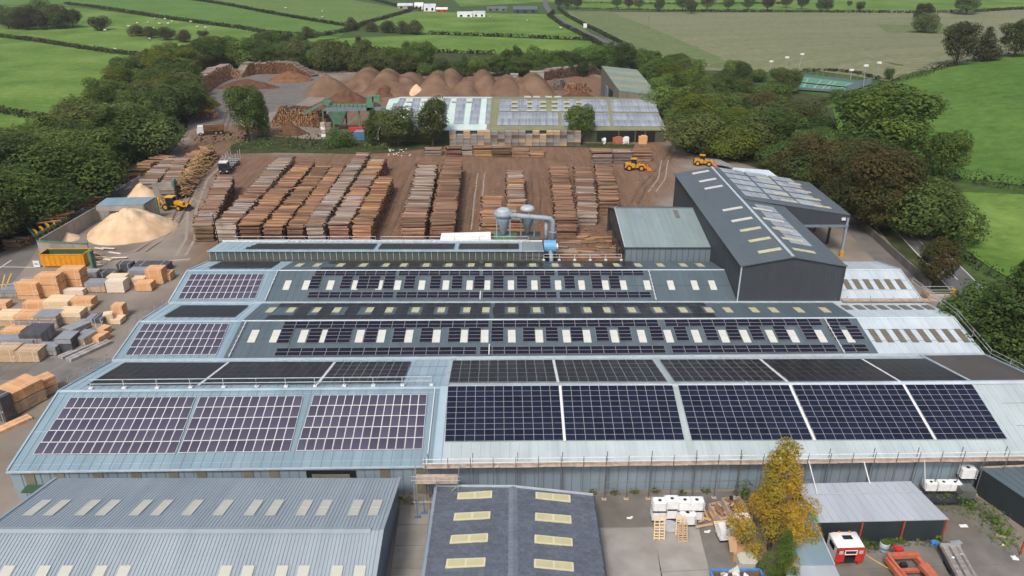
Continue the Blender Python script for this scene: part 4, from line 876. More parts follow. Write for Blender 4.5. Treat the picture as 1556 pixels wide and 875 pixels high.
obj('gutter_clip', rp, MATS['trim_white'], cl, stuff=True)
for nm, pts, y in (('left', (X0 + 2, -25), 0), ('right', (-24, 3), 0)):
    guardrail([(pts[0], 130.2, 4.6), (pts[1], 130.2, 4.6)], 1.2, 4.5, 'thin guard rail behind the clerestory shed roof, %s run' % nm, foot=False)
# ---------------------------------------------------------------- grey-green shed
gs = thing('grey_green_shed', 'grey-green gabled shed open at its left end, built against the dark hall', 'shed', (27, 130, 0))
F = Slope((19.6, 123, 6.5), (34.6, 123, 6.5), (19.9, 138.5, 8.6), (34.7, 138.5, 8.6)); Bk = Slope((19.0, 149, 5.4), (34.7, 149, 5.4), (19.9, 138.5, 8.6), (34.7, 138.5, 8.6))
roof(gs, F, 19.7, 34.6, 'roof_grey_green', 1.0); roof(gs, Bk, 19.3, 34.6, 'roof_hall', 1.0)
obj('front_wall', MB().box((27.2, 123.15, 3.3), (14.9, .2, 6.1)), MATS['wall_grey_blue'], gs)
wr = MB()
for i in range(15): wr.beam((19.8 + i, 123.03, .5), (19.8 + i, 123.03, 6.35), .07, .05)
obj('wall_rib', wr, MATS['trim_dark'], gs, stuff=True)
obj('gable_infill', MB().extrude([(19.8, 123.2, 6.3), (19.8, 138.5, 8.4), (19.8, 148.8, 5.3), (19.8, 145, 3.6), (19.8, 126, 5.2), (19.8, 123.2, 4.6)], (.15, 0, 0)), MATS['wall_charcoal'], gs)
obj('back_wall', MB().box((27.2, 148.7, 2.8), (14.9, .2, 5)), MATS['wall_charcoal'], gs)
for y in (123.4, 128.5, 134, 140, 148.4): obj('post', MB().box((19.9, y, 2.9), (.35, .35, 5.2)), MATS['wall_charcoal'], gs)
for x, mt in ((24.0, 'wall_blue'), (31.0, 'wall_brownish')):
    p = F.e(x).lerp(F.r(x), .72) + F.n * .05; q = F.e(x).lerp(F.r(x), .93) + F.n * .05
    obj('rooflight', MB().beam(p, q, .8, .08), MATS[mt], gs)
beampart(gs, 'gutter', (19.5, 122.85, 6.45), (34.6, 122.85, 6.45), .16, .14, 'trim_dark'); ridgecap(gs, F, 19.8, 34.6, 'roof_hall', .25)
beampart(gs, 'verge_trim', F.e(19.65) + V3((0, 0, .05)), F.r(19.65) + V3((0, 0, .05)), .2, .15, 'trim_light')
# ---------------------------------------------------------------- tall dark hall and its wing
hl = thing('tall_hall', 'tall charcoal hall with ridged roof rising over the factory roofs', 'hall', (42.5, 130, 0))
HX0, HXR, HX1, HY0, HY1 = 34.7, 42.2, 50.3, 105.5, 156.5
HZE, HZR = 10.3, 11.75
class SlopeY:      # slope of a roof whose ridge runs in Y
    def __init__(s, xe, ze, xr, zr, y0, y1):
        s.el = V3((xe, y0, ze)); s.er = V3((xe, y1, ze)); s.rl = V3((xr, y0, zr)); s.rr = V3((xr, y1, zr))
        s.n = (s.er - s.el).cross(s.rl - s.el).normalized()
        if s.n.z < 0: s.n = -s.n
    def e(s, y): t = (y - s.el.y) / (s.er.y - s.el.y); return s.el.lerp(s.er, t)
    def r(s, y): t = (y - s.rl.y) / (s.rr.y - s.rl.y); return s.rl.lerp(s.rr, t)
    def px(s, x, y, up=0.): return on_plane(x, y, s.el + s.n * up, s.n)
def roofY(parent, sl, y0, y1, mat, seam=1.0, th=.12, h=.05, sw=.06, name='roof_sheet', stagger=False):
    mb = MB().slab((sl.e(y0), sl.e(y1), sl.r(y1), sl.r(y0)), th); n = int((y1 - y0) / seam)
    for i in range(1, n):
        y = y0 + (y1 - y0) * i / n; mb.beam(sl.e(y) + sl.n * .01, sl.r(y) + sl.n * .01, sw, h)
    return obj(name, mb, MATS[mat], parent)
HL = SlopeY(HX0 - .15, HZE, HXR, HZR, HY0 - .2, HY1); HR = SlopeY(HX1 + .15, HZE, HXR, HZR, HY0 - .2, HY1)
roofY(hl, HL, HY0 - .2, HY1, 'roof_hall', .95, h=.035); roofY(hl, HR, HY0 - .2, HY1, 'roof_hall', .95, h=.035)
obj('wall', MB().extrude([(HX0, HY0, .36), (HX1, HY0, .36), (HX1, HY0, HZE - .14), (HXR, HY0, HZR - .14), (HX0, HY0, HZE - .14)], (0, HY1 - HY0 - .2, 0)), MATS['wall_charcoal'], hl)
beampart(hl, 'ridge_cap', (HXR, HY0 - .2, HZR + .05), (HXR, HY1, HZR + .05), .5, .08, 'trim_light')
wr = MB()
for i in range(31): wr.beam((HX0 + .25 + i * .5, HY0 - .02, 4.2), (HX0 + .25 + i * .5, HY0 - .02, HZE - .2), .06, .04)
for i in range(50): wr.beam((HX0 - .02, HY0 + .5 + i, 4.0), (HX0 - .02, HY0 + .5 + i, HZE - .2), .06, .04)
obj('wall_rib', wr, MATS['trim_dark'], hl, stuff=True)
for x in (HX0 - .04, HX1 + .04): beampart(hl, 'corner_trim', (x, HY0 - .04, 4.2), (x, HY0 - .04, HZE - .05), .18, .18, 'trim_light' if x < 40 else 'trim_dark')
beampart(hl, 'verge_trim', (HX0 - .15, HY0 - .25, HZE + .05), (HXR, HY0 - .25, HZR + .05), .15, .22, 'roof_hall'); beampart(hl, 'verge_trim', (HX1 + .15, HY0 - .25, HZE + .05), (HXR, HY0 - .25, HZR + .05), .15, .22, 'roof_hall')
beampart(hl, 'eave_gutter', (HX0 - .22, HY0 - .2, HZE + .02), (HX0 - .22, HY1, HZE + .02), .22, .16, 'roof_hall')
def skyY(parent, sl, pts, mat, wy=.95, name='skylight', up=.07):
    for (xa, ya), (xb, yb) in pts:
        p, q = sl.px(xa, ya, up), sl.px(xb, yb, up); y = (p.y + q.y) / 2; p.y = q.y = y; 
        obj(name, MB().beam(p, q, wy, .07).beam(p.lerp(q, .5) + sl.n * .02 - (q - p).normalized() * .04, p.lerp(q, .5) + sl.n * .02 + (q - p).normalized() * .04, wy, .08), MATS[mat], parent)
z8 = lambda x, y: (900 + x / 3.89, 215 + y / 3.89)
skyY(hl, HL, [(z8(590, 188), z8(690, 173)), (z8(630, 235), z8(733, 220)), (z8(662, 277), z8(772, 262)), (z8(770, 406), z8(888, 388)), (z8(822, 470), z8(946, 451))], 'skylight_white')
skyY(hl, HL, [(z8(872, 527), z8(996, 508)), (z8(924, 588), z8(1053, 569)), (z8(980, 654), z8(1116, 633))], 'skylight_yellow')
skyY(hl, HR, [(z8(745, 174), z8(838, 189)), (z8(788, 221), z8(885, 236)), (z8(828, 262), z8(928, 278)), (z8(948, 392), z8(1062, 410)), (z8(1010, 453), z8(1130, 472))], 'skylight_white')
skyY(hl, HR, [(z8(1065, 510), z8(1184, 529)), (z8(1122, 569), z8(1246, 589)), (z8(1186, 634), z8(1316, 655))], 'skylight_yellow')
for i, (y0, y1, x0_, x1_) in enumerate(((112, 116, 44, 47.6), (116.3, 120, 44, 47.6), (120.3, 124, 44, 47.6), (124.3, 128, 44, 47.6), (128.5, 132, 44, 47.6))):
    tt = lambda x: HR.n * .1 + V3((x, 0, HZR - (x - HXR) * (HZR - HZE) / (HX1 + .15 - HXR)))
    root = thing('solar_array', 'pale reflecting solar block on the right slope of the tall hall, ' + ['nearest the camera', 'second from near', 'third from near', 'fourth from near', 'farthest, by the wing'][i], 'solar array', (46, y0, 11), 0, 'pale solar blocks on the hall')
    for k in range(2):
        for j in range(2):
            a, b = x0_ + k * 1.8, x0_ + k * 1.8 + 1.75; c, d = y0 + j * (y1 - y0) / 2, y0 + (j + 1) * (y1 - y0) / 2 - .06
            quad = [tt(a) + V3((0, c, 0)), tt(b) + V3((0, c, 0)), tt(b) + V3((0, d, 0)), tt(a) + V3((0, d, 0))]
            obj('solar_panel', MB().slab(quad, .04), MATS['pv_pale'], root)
# wing falling to the right, open underneath
wg = thing('open_wing', 'open-sided charcoal wing leaning right from the tall hall, deep fascia over the opening', 'canopy wing', (57, 144, 0))
WX0, WX1, WY0, WY1 = 42.6, 63.0, 134, 155.4
WZ = lambda x: 11.85 - (x - 42.6) * .155
WS = SlopeY(WX1, WZ(WX1), WX0, WZ(WX0), WY0, WY1)
roofY(wg, WS, WY0, WY1, 'roof_hall', .95, h=.035)
obj('fascia', MB().extrude([(HX1 + .1, WY0 + .1, WZ(HX1) - .15), (WX1 - .05, WY0 + .1, WZ(WX1) - .15), (WX1 - .05, WY0 + .1, 6.7), (HX1 + .1, WY0 + .1, 6.7)], (0, .15, 0)), MATS['wall_charcoal'], wg)
beampart(wg, 'fascia_beam', (HX1 + .1, WY0 + .05, 6.5), (WX1, WY0 + .05, 6.5), .3, .45, 'wall_grey_blue')
beampart(wg, 'side_beam', (WX1 - .1, WY0, 7.9), (WX1 - .1, WY1, 7.9), .3, .7, 'wall_charcoal')
for y in (WY0 + .2, 141, 148, WY1 - .2): obj('column', MB().box((WX1 - .3, y, 4.2), (.35, .45, 7.8)), MATS['wall_charcoal' if y > WY0 + 1 else 'wall_blue'], wg)
obj('column_guard', MB().box((WX1 - .3, WY0 + .2, .95), (.6, .7, 1.2)), MATS['yellow_plant'], wg)
obj('back_wall', MB().box((56.6, WY1 - .3, 4.2), (12.4, .2, 7.6)), MATS['wall_charcoal'], wg)
obj('flood_lamp', MB().box((WX1 - 1.2, WY0 - .1, 7.9), (.7, .35, .45)), MATS['trim_white'], wg)
skyY(wg, WS, [(z8(965, 207), z8(1057, 225)), (z8(1015, 254), z8(1112, 273)), (z8(1064, 296), z8(1160, 316)), (z8(1113, 341), z8(1214, 360)), (z8(1152, 238), z8(1240, 260)), (z8(1200, 283), z8(1297, 305)), (z8(1250, 327), z8(1352, 350)), (z8(1308, 374), z8(1412, 394))], 'skylight_yellow', 1.0)
k = 0
for i in range(3):
    for j in range(5):
        a, c = 43.6 + i * 5.3, WY0 + 2.2 + j * 4.1; root = thing('solar_array', 'pale reflecting solar block laid on the open wing roof between its yellow rooflights', 'solar array', (a, c, 10), 0, 'pale solar blocks on the wing')
        for s in range(3):
            a0, a1 = a + s * 1.62, a + s * 1.62 + 1.56
            quad = [V3((a0, c, WZ(a0))) + WS.n * .1, V3((a1, c, WZ(a1))) + WS.n * .1, V3((a1, c + 3.2, WZ(a1))) + WS.n * .1, V3((a0, c + 3.2, WZ(a0))) + WS.n * .1]
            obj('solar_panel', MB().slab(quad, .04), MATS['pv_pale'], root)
ws = thing('pale_shed', 'small pale-roofed shed just behind the open wing', 'shed', (54, 162, 0))
A = Slope((46, 157, 7.6), (60, 157, 7.2), (49, 164, 9.6), (57, 164, 9.0))
obj('roof_sheet', MB().slab((A.el, A.er, A.rr, A.rl), .1), MATS['roof_white'], ws)
obj('wall', MB().box((53, 160.5, 3.8), (12, 6, 7)), MATS['wall_charcoal'], ws)
# contents under the wing
dpt = thing('stacked_panels', 'white leaning frames stored under the open wing', 'stored frames', (52, 138, .36))
for i in range(5): obj('frame', MB().beam((54.0 + i * .6, 134.6 + i * .1, .4), (53.2 + i * .6, 136.0, 3.4), .12, 1.6), MATS['concrete' if i % 2 else 'trim_white'], dpt)
lw = thing('lane_wall', 'long low concrete retaining wall beside the service lane', 'wall', (66, 130, 0))
for i in range(12):
    a, b = P(1300, 345, .4).lerp(P(1402, 440, .4), i / 12), P(1300, 345, .4).lerp(P(1402, 440, .4), (i + .97) / 12); obj('wall_panel', MB().beam(a + V3((1.2, 0, .7)), b + V3((1.2, 0, .7)), .25, 1.6), MATS['concrete_dark'], lw)
# ---------------------------------------------------------------- rear solar barn
rb_ = thing('solar_barn', 'long low rear barn, mint-green roofed at left and olive at right, covered with panels', 'barn', (3, 240, 0))
RB = Slope((-40.5, 227, 4.0), (46.6, 227, 4.0), (-42, 256, 8.0), (49.3, 256, 8.0)); RBb = Slope((-42, 283, 4.0), (49.3, 283, 4.0), (-42, 256, 8.0), (49.3, 256, 8.0))
xb = PY(742, 190, 227).x
for nm, a, b, mt in (('roof_sheet', -40.9, xb, 'roof_mint'), ('roof_sheet', xb + .05, 46.6, 'roof_olive')):
    roof(rb_, RB, a, b, mt, 1.1); obj('rear_roof_sheet', MB().slab((RBb.e(a), RBb.e(b), RBb.r(b), RBb.r(a)), .12), MATS[mt], rb_)
body(rb_, -40.3, 46.3, RB, RBb, 'wall_olive')
beampart(rb_, 'verge_trim', RB.e(xb), RB.r(xb) + V3((0, 0, .08)), 1.2, .12, 'roof_olive')
beampart(rb_, 'gutter', (-40.5, 226.9, 4.05), (xb, 226.9, 4.05), .25, .3, 'roof_mint'); beampart(rb_, 'gutter', (xb, 226.9, 4.05), (46.6, 226.9, 4.05), .25, .3, 'roof_olive')
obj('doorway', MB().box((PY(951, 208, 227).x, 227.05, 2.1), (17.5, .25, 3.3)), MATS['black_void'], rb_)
for xpx in (965, 980, 940): obj('door_post', MB().box((PY(xpx, 208, 226.9).x, 226.8, 2.1), (.4, .3, 3.4)), MATS['wall_olive'], rb_)
def bq(quad, cols, rows, label, cell='pv_barn', skip=None): return array(RB, quad, cols, rows, cell, label, frame='pv_frame', fw=.05, group='solar arrays on the rear barn', skip=skip)
z3_ = lambda x, y: (780 + x / 3.89, y / 3.89)
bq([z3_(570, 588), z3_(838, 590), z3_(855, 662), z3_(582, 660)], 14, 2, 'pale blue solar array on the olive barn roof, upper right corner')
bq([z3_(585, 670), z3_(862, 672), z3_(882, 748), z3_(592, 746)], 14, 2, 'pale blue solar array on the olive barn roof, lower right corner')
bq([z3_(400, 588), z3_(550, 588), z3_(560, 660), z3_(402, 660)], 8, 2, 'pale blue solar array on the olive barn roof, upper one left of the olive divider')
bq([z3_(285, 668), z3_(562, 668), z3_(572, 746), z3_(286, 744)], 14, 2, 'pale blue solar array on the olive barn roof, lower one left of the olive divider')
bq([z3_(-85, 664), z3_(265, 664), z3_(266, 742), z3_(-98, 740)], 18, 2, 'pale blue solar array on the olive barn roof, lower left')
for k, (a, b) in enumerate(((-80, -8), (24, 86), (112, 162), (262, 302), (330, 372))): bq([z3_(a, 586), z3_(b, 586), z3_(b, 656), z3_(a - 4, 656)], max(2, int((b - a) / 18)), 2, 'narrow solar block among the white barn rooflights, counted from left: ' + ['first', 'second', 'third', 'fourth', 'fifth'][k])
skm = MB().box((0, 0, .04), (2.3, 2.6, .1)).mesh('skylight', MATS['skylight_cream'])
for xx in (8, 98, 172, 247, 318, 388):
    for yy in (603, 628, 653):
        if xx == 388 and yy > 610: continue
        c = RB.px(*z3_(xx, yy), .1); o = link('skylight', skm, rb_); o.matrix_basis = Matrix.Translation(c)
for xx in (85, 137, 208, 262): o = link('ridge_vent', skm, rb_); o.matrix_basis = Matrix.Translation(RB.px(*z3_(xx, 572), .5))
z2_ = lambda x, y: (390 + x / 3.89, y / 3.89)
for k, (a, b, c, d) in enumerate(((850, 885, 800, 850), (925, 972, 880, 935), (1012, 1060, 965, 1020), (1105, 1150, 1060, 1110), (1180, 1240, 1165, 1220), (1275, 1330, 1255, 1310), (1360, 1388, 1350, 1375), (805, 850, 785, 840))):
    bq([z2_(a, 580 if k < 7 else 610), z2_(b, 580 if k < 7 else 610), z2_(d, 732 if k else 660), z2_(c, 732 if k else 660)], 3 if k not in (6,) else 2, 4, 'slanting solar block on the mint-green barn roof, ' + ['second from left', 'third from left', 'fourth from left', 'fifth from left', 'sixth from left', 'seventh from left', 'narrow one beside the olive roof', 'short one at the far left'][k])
for xx in (905, 995, 1085, 1172, 1258): o = link('skylight', skm, rb_); o.matrix_basis = Matrix.Translation(RB.px(*z2_(xx, 600), .1)); 
# striped barn
sb = thing('striped_barn', 'big grey barn with sage and cream striped roof at the back of the yard', 'barn', (44, 290, 0))
c4 = [V3((37.5, 270, 8.5)), V3((51.7, 270, 6.9)), V3((49.3, 308, 10.2)), V3((35.3, 308, 11.6))]
a, b, c, d = c4
for i in range(7):
    u, v = i / 7, (i + 1) / 7 - .003
    obj('roof_sheet', MB().slab((d.lerp(a, u), c.lerp(b, u), c.lerp(b, v), d.lerp(a, v)), .2), MATS['roof_sage' if i % 2 == 0 else 'skylight_tan' if 0 else ('roof_sage' if i % 2 == 0 else 'roof_grey_green')], sb)
M('roof_cream_stripe', (.27, .28, .19), scale=.3, var=.08, rough=.6)
for i in (1, 3, 5): CH[sb.name][i].data.materials[0] = MATS['roof_cream_stripe']
obj('wall', MB().add([(a.x + .1, a.y + .1, .3), (b.x - .1, b.y + .1, .3), (c.x - .1, c.y - .1, .3), (d.x + .1, d.y - .1, .3)] + [p - V3((0, 0, .25)) for p in c4], [(3, 2, 1, 0), (4, 5, 6, 7), (0, 1, 5, 4), (1, 2, 6, 5), (2, 3, 7, 6), (3, 0, 4, 7)]), MATS['wall_brownish'], sb)
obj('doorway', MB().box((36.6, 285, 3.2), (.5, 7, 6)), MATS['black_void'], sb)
obj('door_panel', MB().box((36.0, 293, 3.2), (.5, 6, 6)), MATS['wall_grey_blue'], sb)
# ---------------------------------------------------------------- foreground corrugated shed
fg = thing('corrugated_shed', 'large light blue corrugated shed in the lower left foreground', 'shed', (-29, 52, 0))
FB = Slope((-47.1, 63.3, 4.0), (-11.7, 63.3, 4.0), (-47.1, 52.8, 6.5), (-11.7, 52.8, 6.5)); FF = Slope((-47.1, 42.3, 4.0), (-11.7, 42.3, 4.0), (-47.1, 52.8, 6.5), (-11.7, 52.8, 6.5))
roof(fg, FB, -47.1, -11.6, 'roof_front', .333, hgt_=.06, sw=.12); roof(fg, FF, -47.1, -11.6, 'roof_front', .333, hgt_=.06, sw=.12)
ridgecap(fg, FB, -47.1, -12.6, 'roof_front', .4, dz=.1)
body(fg, -47.0, -11.75, FF, FB, 'wall_grey_blue')
for x in (-47.1, -11.6):
    verge(fg, FB, x, 'roof_front', .3); verge(fg, FF, x, 'roof_front', .3)
z7_ = lambda x: 390 + x / 3.89
skylights(fg, FB, [60 - 3, 89 - 2] + [134, 165] + [214.5, 246] + [293, 340, 386, 418, 463, 493, 541, 570.5], 15, (759, 782), 'skylight_cream', up=.12)
for X_ in ():
    pass
skylights(fg, FF, [8, 63, 97, 150, 186, 341, 375, 427, 460, 511, 546], 17, (859, 884), 'skylight_cream', up=.12)
# ---------------------------------------------------------------- tiled building
tb = thing('tiled_building', 'dark slate-tiled building with cream rooflights in the bottom foreground', 'building', (0, 52, 0), 0)
TL0, TR0, RG0 = V3((-7.75, 62.9, 3.2)), V3((8.25, 61.5, 3.2)), V3((.1, 62.0, 3.85))
dy = V3((0, -22, 0))
TA = Slope(TL0, TL0 + dy, RG0, RG0 + dy); TB = Slope(TR0, TR0 + dy, RG0, RG0 + dy)
TA.n = (dy.cross(RG0 - TL0)).normalized(); TA.n = TA.n if TA.n.z > 0 else -TA.n; TB.n = (dy.cross(RG0 - TR0)).normalized(); TB.n = TB.n if TB.n.z > 0 else -TB.n
def tiles(el, rl, mat, seed):
    """courses run along Y (down the length); each course steps up the slope"""
    r = random.Random(seed); mb = MB(); L = 22.0; up = (rl - el); W_ = up.length; ud = up.normalized(); n = (V3((0, -1, 0)).cross(ud)).normalized(); n = n if n.z > 0 else -n
    nc = int(L / .40); nt_ = int(W_ / .62)
    for j in range(nc):            # courses across the slope stacked along Y as in the photograph
        y0 = -L * (j + 1) / nc; off = r.uniform(-.15, .15) + (.31 if j % 2 else 0)
        for i in range(-1, nt_ + 1):
            a = max(0, i * .62 + off); b = min(W_, (i + 1) * .62 + off - .03)
            if b - a < .08: continue
            t = .035 + r.uniform(-.006, .012)
            p = [el + ud * a + V3((0, y0, 0)), el + ud * b + V3((0, y0, 0)), el + ud * b + V3((0, y0 + L / nc * 1.02, 0)), el + ud * a + V3((0, y0 + L / nc * 1.02, 0))]
            mb.add([p[0] + n * (t + .035), p[1] + n * (t + .035), p[2] + n * t * .4, p[3] + n * t * .4, p[0], p[1], p[2], p[3]], [(0, 1, 2, 3), (0, 4, 5, 1), (1, 5, 6, 2), (3, 7, 4, 0), (2, 6, 7, 3)])
    o = obj('roof_tiles', mb, MATS[mat], tb, stuff=True); return o
M('slate_tile', (.105, .125, .160), rough=.6, scale=.25, col2=(.13, .152, .19), island=.13)
obj('roof_deck', MB().slab((TL0, TL0 + dy, RG0 + dy, RG0), .15).slab((TR0, TR0 + dy, RG0 + dy, RG0), .15), MATS['trim_dark'], tb)
tiles(TL0, RG0, 'slate_tile', 1); tiles(TR0, RG0, 'slate_tile', 2)
M('ridge_tile_m', (.155, .185, .225), rough=.6, scale=.8, var=.15)
for i in range(44):
    y = -22 * (i + .5) / 44; p = RG0 + V3((0, y, .12)); obj('ridge_tile', MB().extrude([p + V3((-.45, -.24, -.10)), p + V3((0, -.24, .06)), p + V3((.45, -.24, -.10))], (0, .46, 0)), MATS['ridge_tile_m'], tb)
obj('wall', MB().add([TL0 + V3((.3, -.2, -2.9)), TR0 + V3((-.3, -.2, -2.9)), TR0 + V3((-.3, -22, -2.9)), TL0 + V3((.3, -22, -2.9)), TL0 + V3((.3, -.2, -.1)), TR0 + V3((-.3, -.2, -.1)), TR0 + V3((-.3, -22, -.1)), TL0 + V3((.3, -22, -.1))], [(3, 2, 1, 0), (4, 5, 6, 7), (0, 1, 5, 4), (1, 2, 6, 5), (2, 3, 7, 6), (3, 0, 4, 7)]), MATS['wall_grey_blue'], tb)
beampart(tb, 'gutter', TL0 + V3((-.12, 0, -.05)), TL0 + dy + V3((-.12, 0, -.05)), .3, .18, 'wall_blue'); beampart(tb, 'gutter', TR0 + V3((.12, 0, -.05)), TR0 + dy + V3((.12, 0, -.05)), .15, .12, 'trim_dark')
beampart(tb, 'verge_trim', TL0 + V3((0, .06, .12)), RG0 + V3((0, .06, .12)), .15, .18, 'trim_light'); beampart(tb, 'verge_trim', TR0 + V3((0, .06, .12)), RG0 + V3((0, .06, .12)), .15, .18, 'trim_light')
M('rooflight_cream', (.60, .58, .40), rough=.4, scale=1, var=.04)
M('rooflight_pane', (.50, .47, .27), rough=.3, scale=1, var=.06)
z7p = lambda x, y: (390 + x / 3.89, 650 + y / 3.89); z8p = lambda x, y: (780 + x / 3.89, 650 + y / 3.89)
def rl_quad(T, q):
    pts = [T.px(x, y, .14) for x, y in q]; rf = obj('rooflight', MB().slab(pts, .10), MATS['rooflight_cream'], tb)
    for s in (0, 1):
        a, b = .05 + .48 * s, .47 + .48 * s; A, B, C_, D_ = pts
        f = lambda u, v: A.lerp(B, u).lerp(D_.lerp(C_, u), v) + T.n * .015
        obj('pane', MB().slab((f(a, .12), f(b, .12), f(b, .88), f(a, .88)), .03), MATS['rooflight_pane'], rf)
for q in ([(1190, 383), (1393, 370), (1391, 410), (1184, 420)], [(1170, 503), (1382, 492), (1380, 534), (1162, 545)], [(1150, 634), (1369, 622), (1366, 670), (1140, 681)], [(1124, 774), (1354, 766), (1350, 815), (1115, 827)]): rl_quad(TA, [z7p(*p) for p in q])
for q in ([(132, 378), (337, 397), (339, 437), (132, 415)], [(130, 500), (342, 518), (345, 562), (128, 543)], [(126, 630), (349, 652), (352, 697), (125, 677)], [(123, 773), (356, 795), (359, 845), (122, 823)]): rl_quad(TB, [z8p(*p) for p in q])
# ---------------------------------------------------------------- lower right sheds
ls = thing('lean_to_shed', 'pale sheet-roofed shed with dark front and rusty posts at lower right', 'shed', P(1330, 800, 0))
za, zb = 3.6, 3.1
q = [P(1208, 735, za), P(1383.5, 731, za), P(1442, 789, zb), P(1242, 793.5, zb)]
sl = Slope(q[3], q[2], q[0], q[1])
mb = MB().slab((q[3], q[2], q[1], q[0]), .1)
for i in range(1, 16):
    t = i / 16; p1, p2 = q[3].lerp(q[2], t), q[0].lerp(q[1], t); mb.beam(p1 + V3((0, 0, .02)), p2 + V3((0, 0, .02)), .05, .05)
obj('roof_sheet', mb, MATS['roof_zinc'], ls)
obj('roof_flashing', MB().beam(q[0].lerp(q[3], .3) + V3((0, 0, .06)), q[1].lerp(q[2], .3) + V3((0, 0, .06)), .12, .03), MATS['trim_light'], ls)
bf = [V3((p.x, p.y + .1, .36)) for p in (q[3], q[2])]
obj('front_wall', MB().extrude([bf[0], bf[1], q[2] + V3((-.1, .1, -.12)), q[3] + V3((.1, .1, -.12))], (0, .15, 0)), MATS['wall_dark'], ls)
obj('side_wall', MB().extrude([V3((q[2].x - .1, q[2].y, .36)), V3((q[1].x - .1, q[1].y, .36)), q[1] + V3((-.1, 0, -.12)), q[2] + V3((-.1, 0, -.12))], (-.15, 0, 0)), MATS['wall_brownish'], ls)
obj('back_wall', MB().extrude([V3((q[0].x, q[0].y, .36)), V3((q[1].x, q[1].y, .36)), q[1] - V3((0, 0, .12)), q[0] - V3((0, 0, .12))], (0, -.15, 0)), MATS['wall_dark'], ls)
M('rust_red', (.33, .065, .03), rough=.7, scale=2, var=.2)
for t in (.345, .665, .985):
    p = q[3].lerp(q[2], t); obj('post', MB().box((p.x, p.y - .03, 1.7), (.14, .14, 2.8)), MATS['rust_red'], ls)
lb = thing('flat_roofed_block', 'blue-grey flat-roofed block with a paler lower end at the bottom edge', 'building', P(1230, 830, 0))
zc = 3.0
q = [P(1197, 764, zc), P(1224, 761, zc), P(1268, 858, zc), P(1194, 858.5, zc)]
obj('roof_sheet', MB().slab((q[3], q[2], q[1], q[0]), .15), MATS['roof_blue'], lb)
q2 = [P(1194, 859.5, zc - .1), P(1268.5, 859, zc - .1), P(1290, 905, zc - .1), P(1196, 905, zc - .1)]
obj('lower_roof_sheet', MB().slab((q2[3], q2[2], q2[1], q2[0]), .15), MATS['roof_zinc'], lb)
for qq in (q, q2): obj('wall', MB().extrude([V3((p.x, p.y, .36)) for p in qq], (0, 0, zc - .36 - .27)), MATS['wall_dark'], lb)
obj('verge_trim', MB().beam(q[1] + V3((0, 0, .03)), q[2] + V3((0, 0, .03)), .12, .12), MATS['trim_light'], lb)
M('paint_green', (.10, .38, .10), rough=.6, scale=2)
obj('edge_flashing', MB().beam(P(1231, 778, 3.1), P(1242, 793, 3.1), .25, .3), MATS['paint_green'], lb)
dk = thing('dark_shed', 'dark green-black shed cut by the right picture edge', 'shed', P(1540, 780, 0))
zd = 3.6
q = [P(1490, 711, zd), P(1640, 705, zd), P(1760, 830, zd), P(1630, 838, zd)]
q[3] = P(1490, 711, zd).lerp(P(1556, 755.5, zd), 2.6)
mb = MB().slab((q[3], q[2], q[1], q[0]), .1)
for i in range(1, 12):
    t = i / 12; mb.beam(q[0].lerp(q[1], t) + V3((0, 0, .02)), q[3].lerp(q[2], t) + V3((0, 0, .02)), .05, .05)
obj('roof_sheet', mb, MATS['roof_slate'], dk)
obj('wall', MB().extrude([V3((p.x + .1, p.y, .36)) for p in q], (0, 0, zd - .36 - .13)), MATS['wall_dark'], dk)
beampart(dk, 'ridge_trim', q[0] + V3((0, 0, .08)), q[1] + V3((0, 0, .08)), .14, .14, 'plank')
obj('post', MB().beam(P(1550, 843, .4), P(1557, 822, 1.9), .14), MATS['rust_red'], dk)
# ---------------------------------------------------------------- materials of the yard
M('chip_pale', (.56, .39, .24), rough=.95, scale=.35, col2=(.72, .54, .37), bump=.08, bscale=5, detail=10, spec=.1)
M('chip_brown', (.125, .076, .050), rough=.95, scale=.15, col2=(.215, .140, .094), bump=.10, bscale=3, detail=10, spec=.1)
M('bark_brown', (.085, .045, .028), rough=.95, scale=.5, col2=(.15, .08, .05), bump=.12, bscale=3, detail=10, spec=.1)
M('bark_orange', (.13, .068, .04), rough=.95, scale=.6, col2=(.24, .125, .065), bump=.15, bscale=2.5, detail=10, spec=.1)
M('log_brown', (.135, .080, .052), rough=.9, scale=1.5, col2=(.245, .152, .104), stretch=(.2, 1, 1), island=.5, orand=.45, spec=.15)
M('log_grey', (.18, .145, .125), rough=.9, scale=1.5, col2=(.29, .245, .215), stretch=(.2, 1, 1), island=.45, orand=.4, spec=.15)
M('log_orange', (.20, .110, .060), rough=.9, scale=1.5, col2=(.34, .195, .11), stretch=(.2, 1, 1), island=.45, orand=.42, spec=.15)
M('log_dark', (.10, .062, .042), rough=.9, scale=1.5, col2=(.17, .11, .08), stretch=(.2, 1, 1), island=.4, orand=.3, spec=.15)
M('log_end', (.30, .18, .10), rough=.9, scale=3, col2=(.18, .10, .055), island=.45)
M('brush', (.30, .18, .08), rough=.9, scale=1, col2=(.42, .28, .14), island=.5)
M('timber_new', (.60, .31, .14), rough=.8, scale=1, col2=(.68, .40, .20), stretch=(.3, 3, 3), island=.12)
M('timber_cream', (.70, .52, .31), rough=.8, scale=1, col2=(.76, .60, .40), stretch=(.3, 3, 3), island=.1)
M('timber_tan', (.42, .30, .19), rough=.8, scale=1, col2=(.52, .38, .25), stretch=(.3, 3, 3), island=.18)
M('timber_grey', (.22, .21, .21), rough=.85, scale=1, col2=(.33, .32, .31), stretch=(.3, 3, 3), island=.18)
M('timber_wrap', (.055, .058, .065), rough=.4, scale=1, col2=(.10, .10, .11))
M('wrap_grey', (.24, .26, .29), rough=.4, scale=1, col2=(.30, .32, .35))
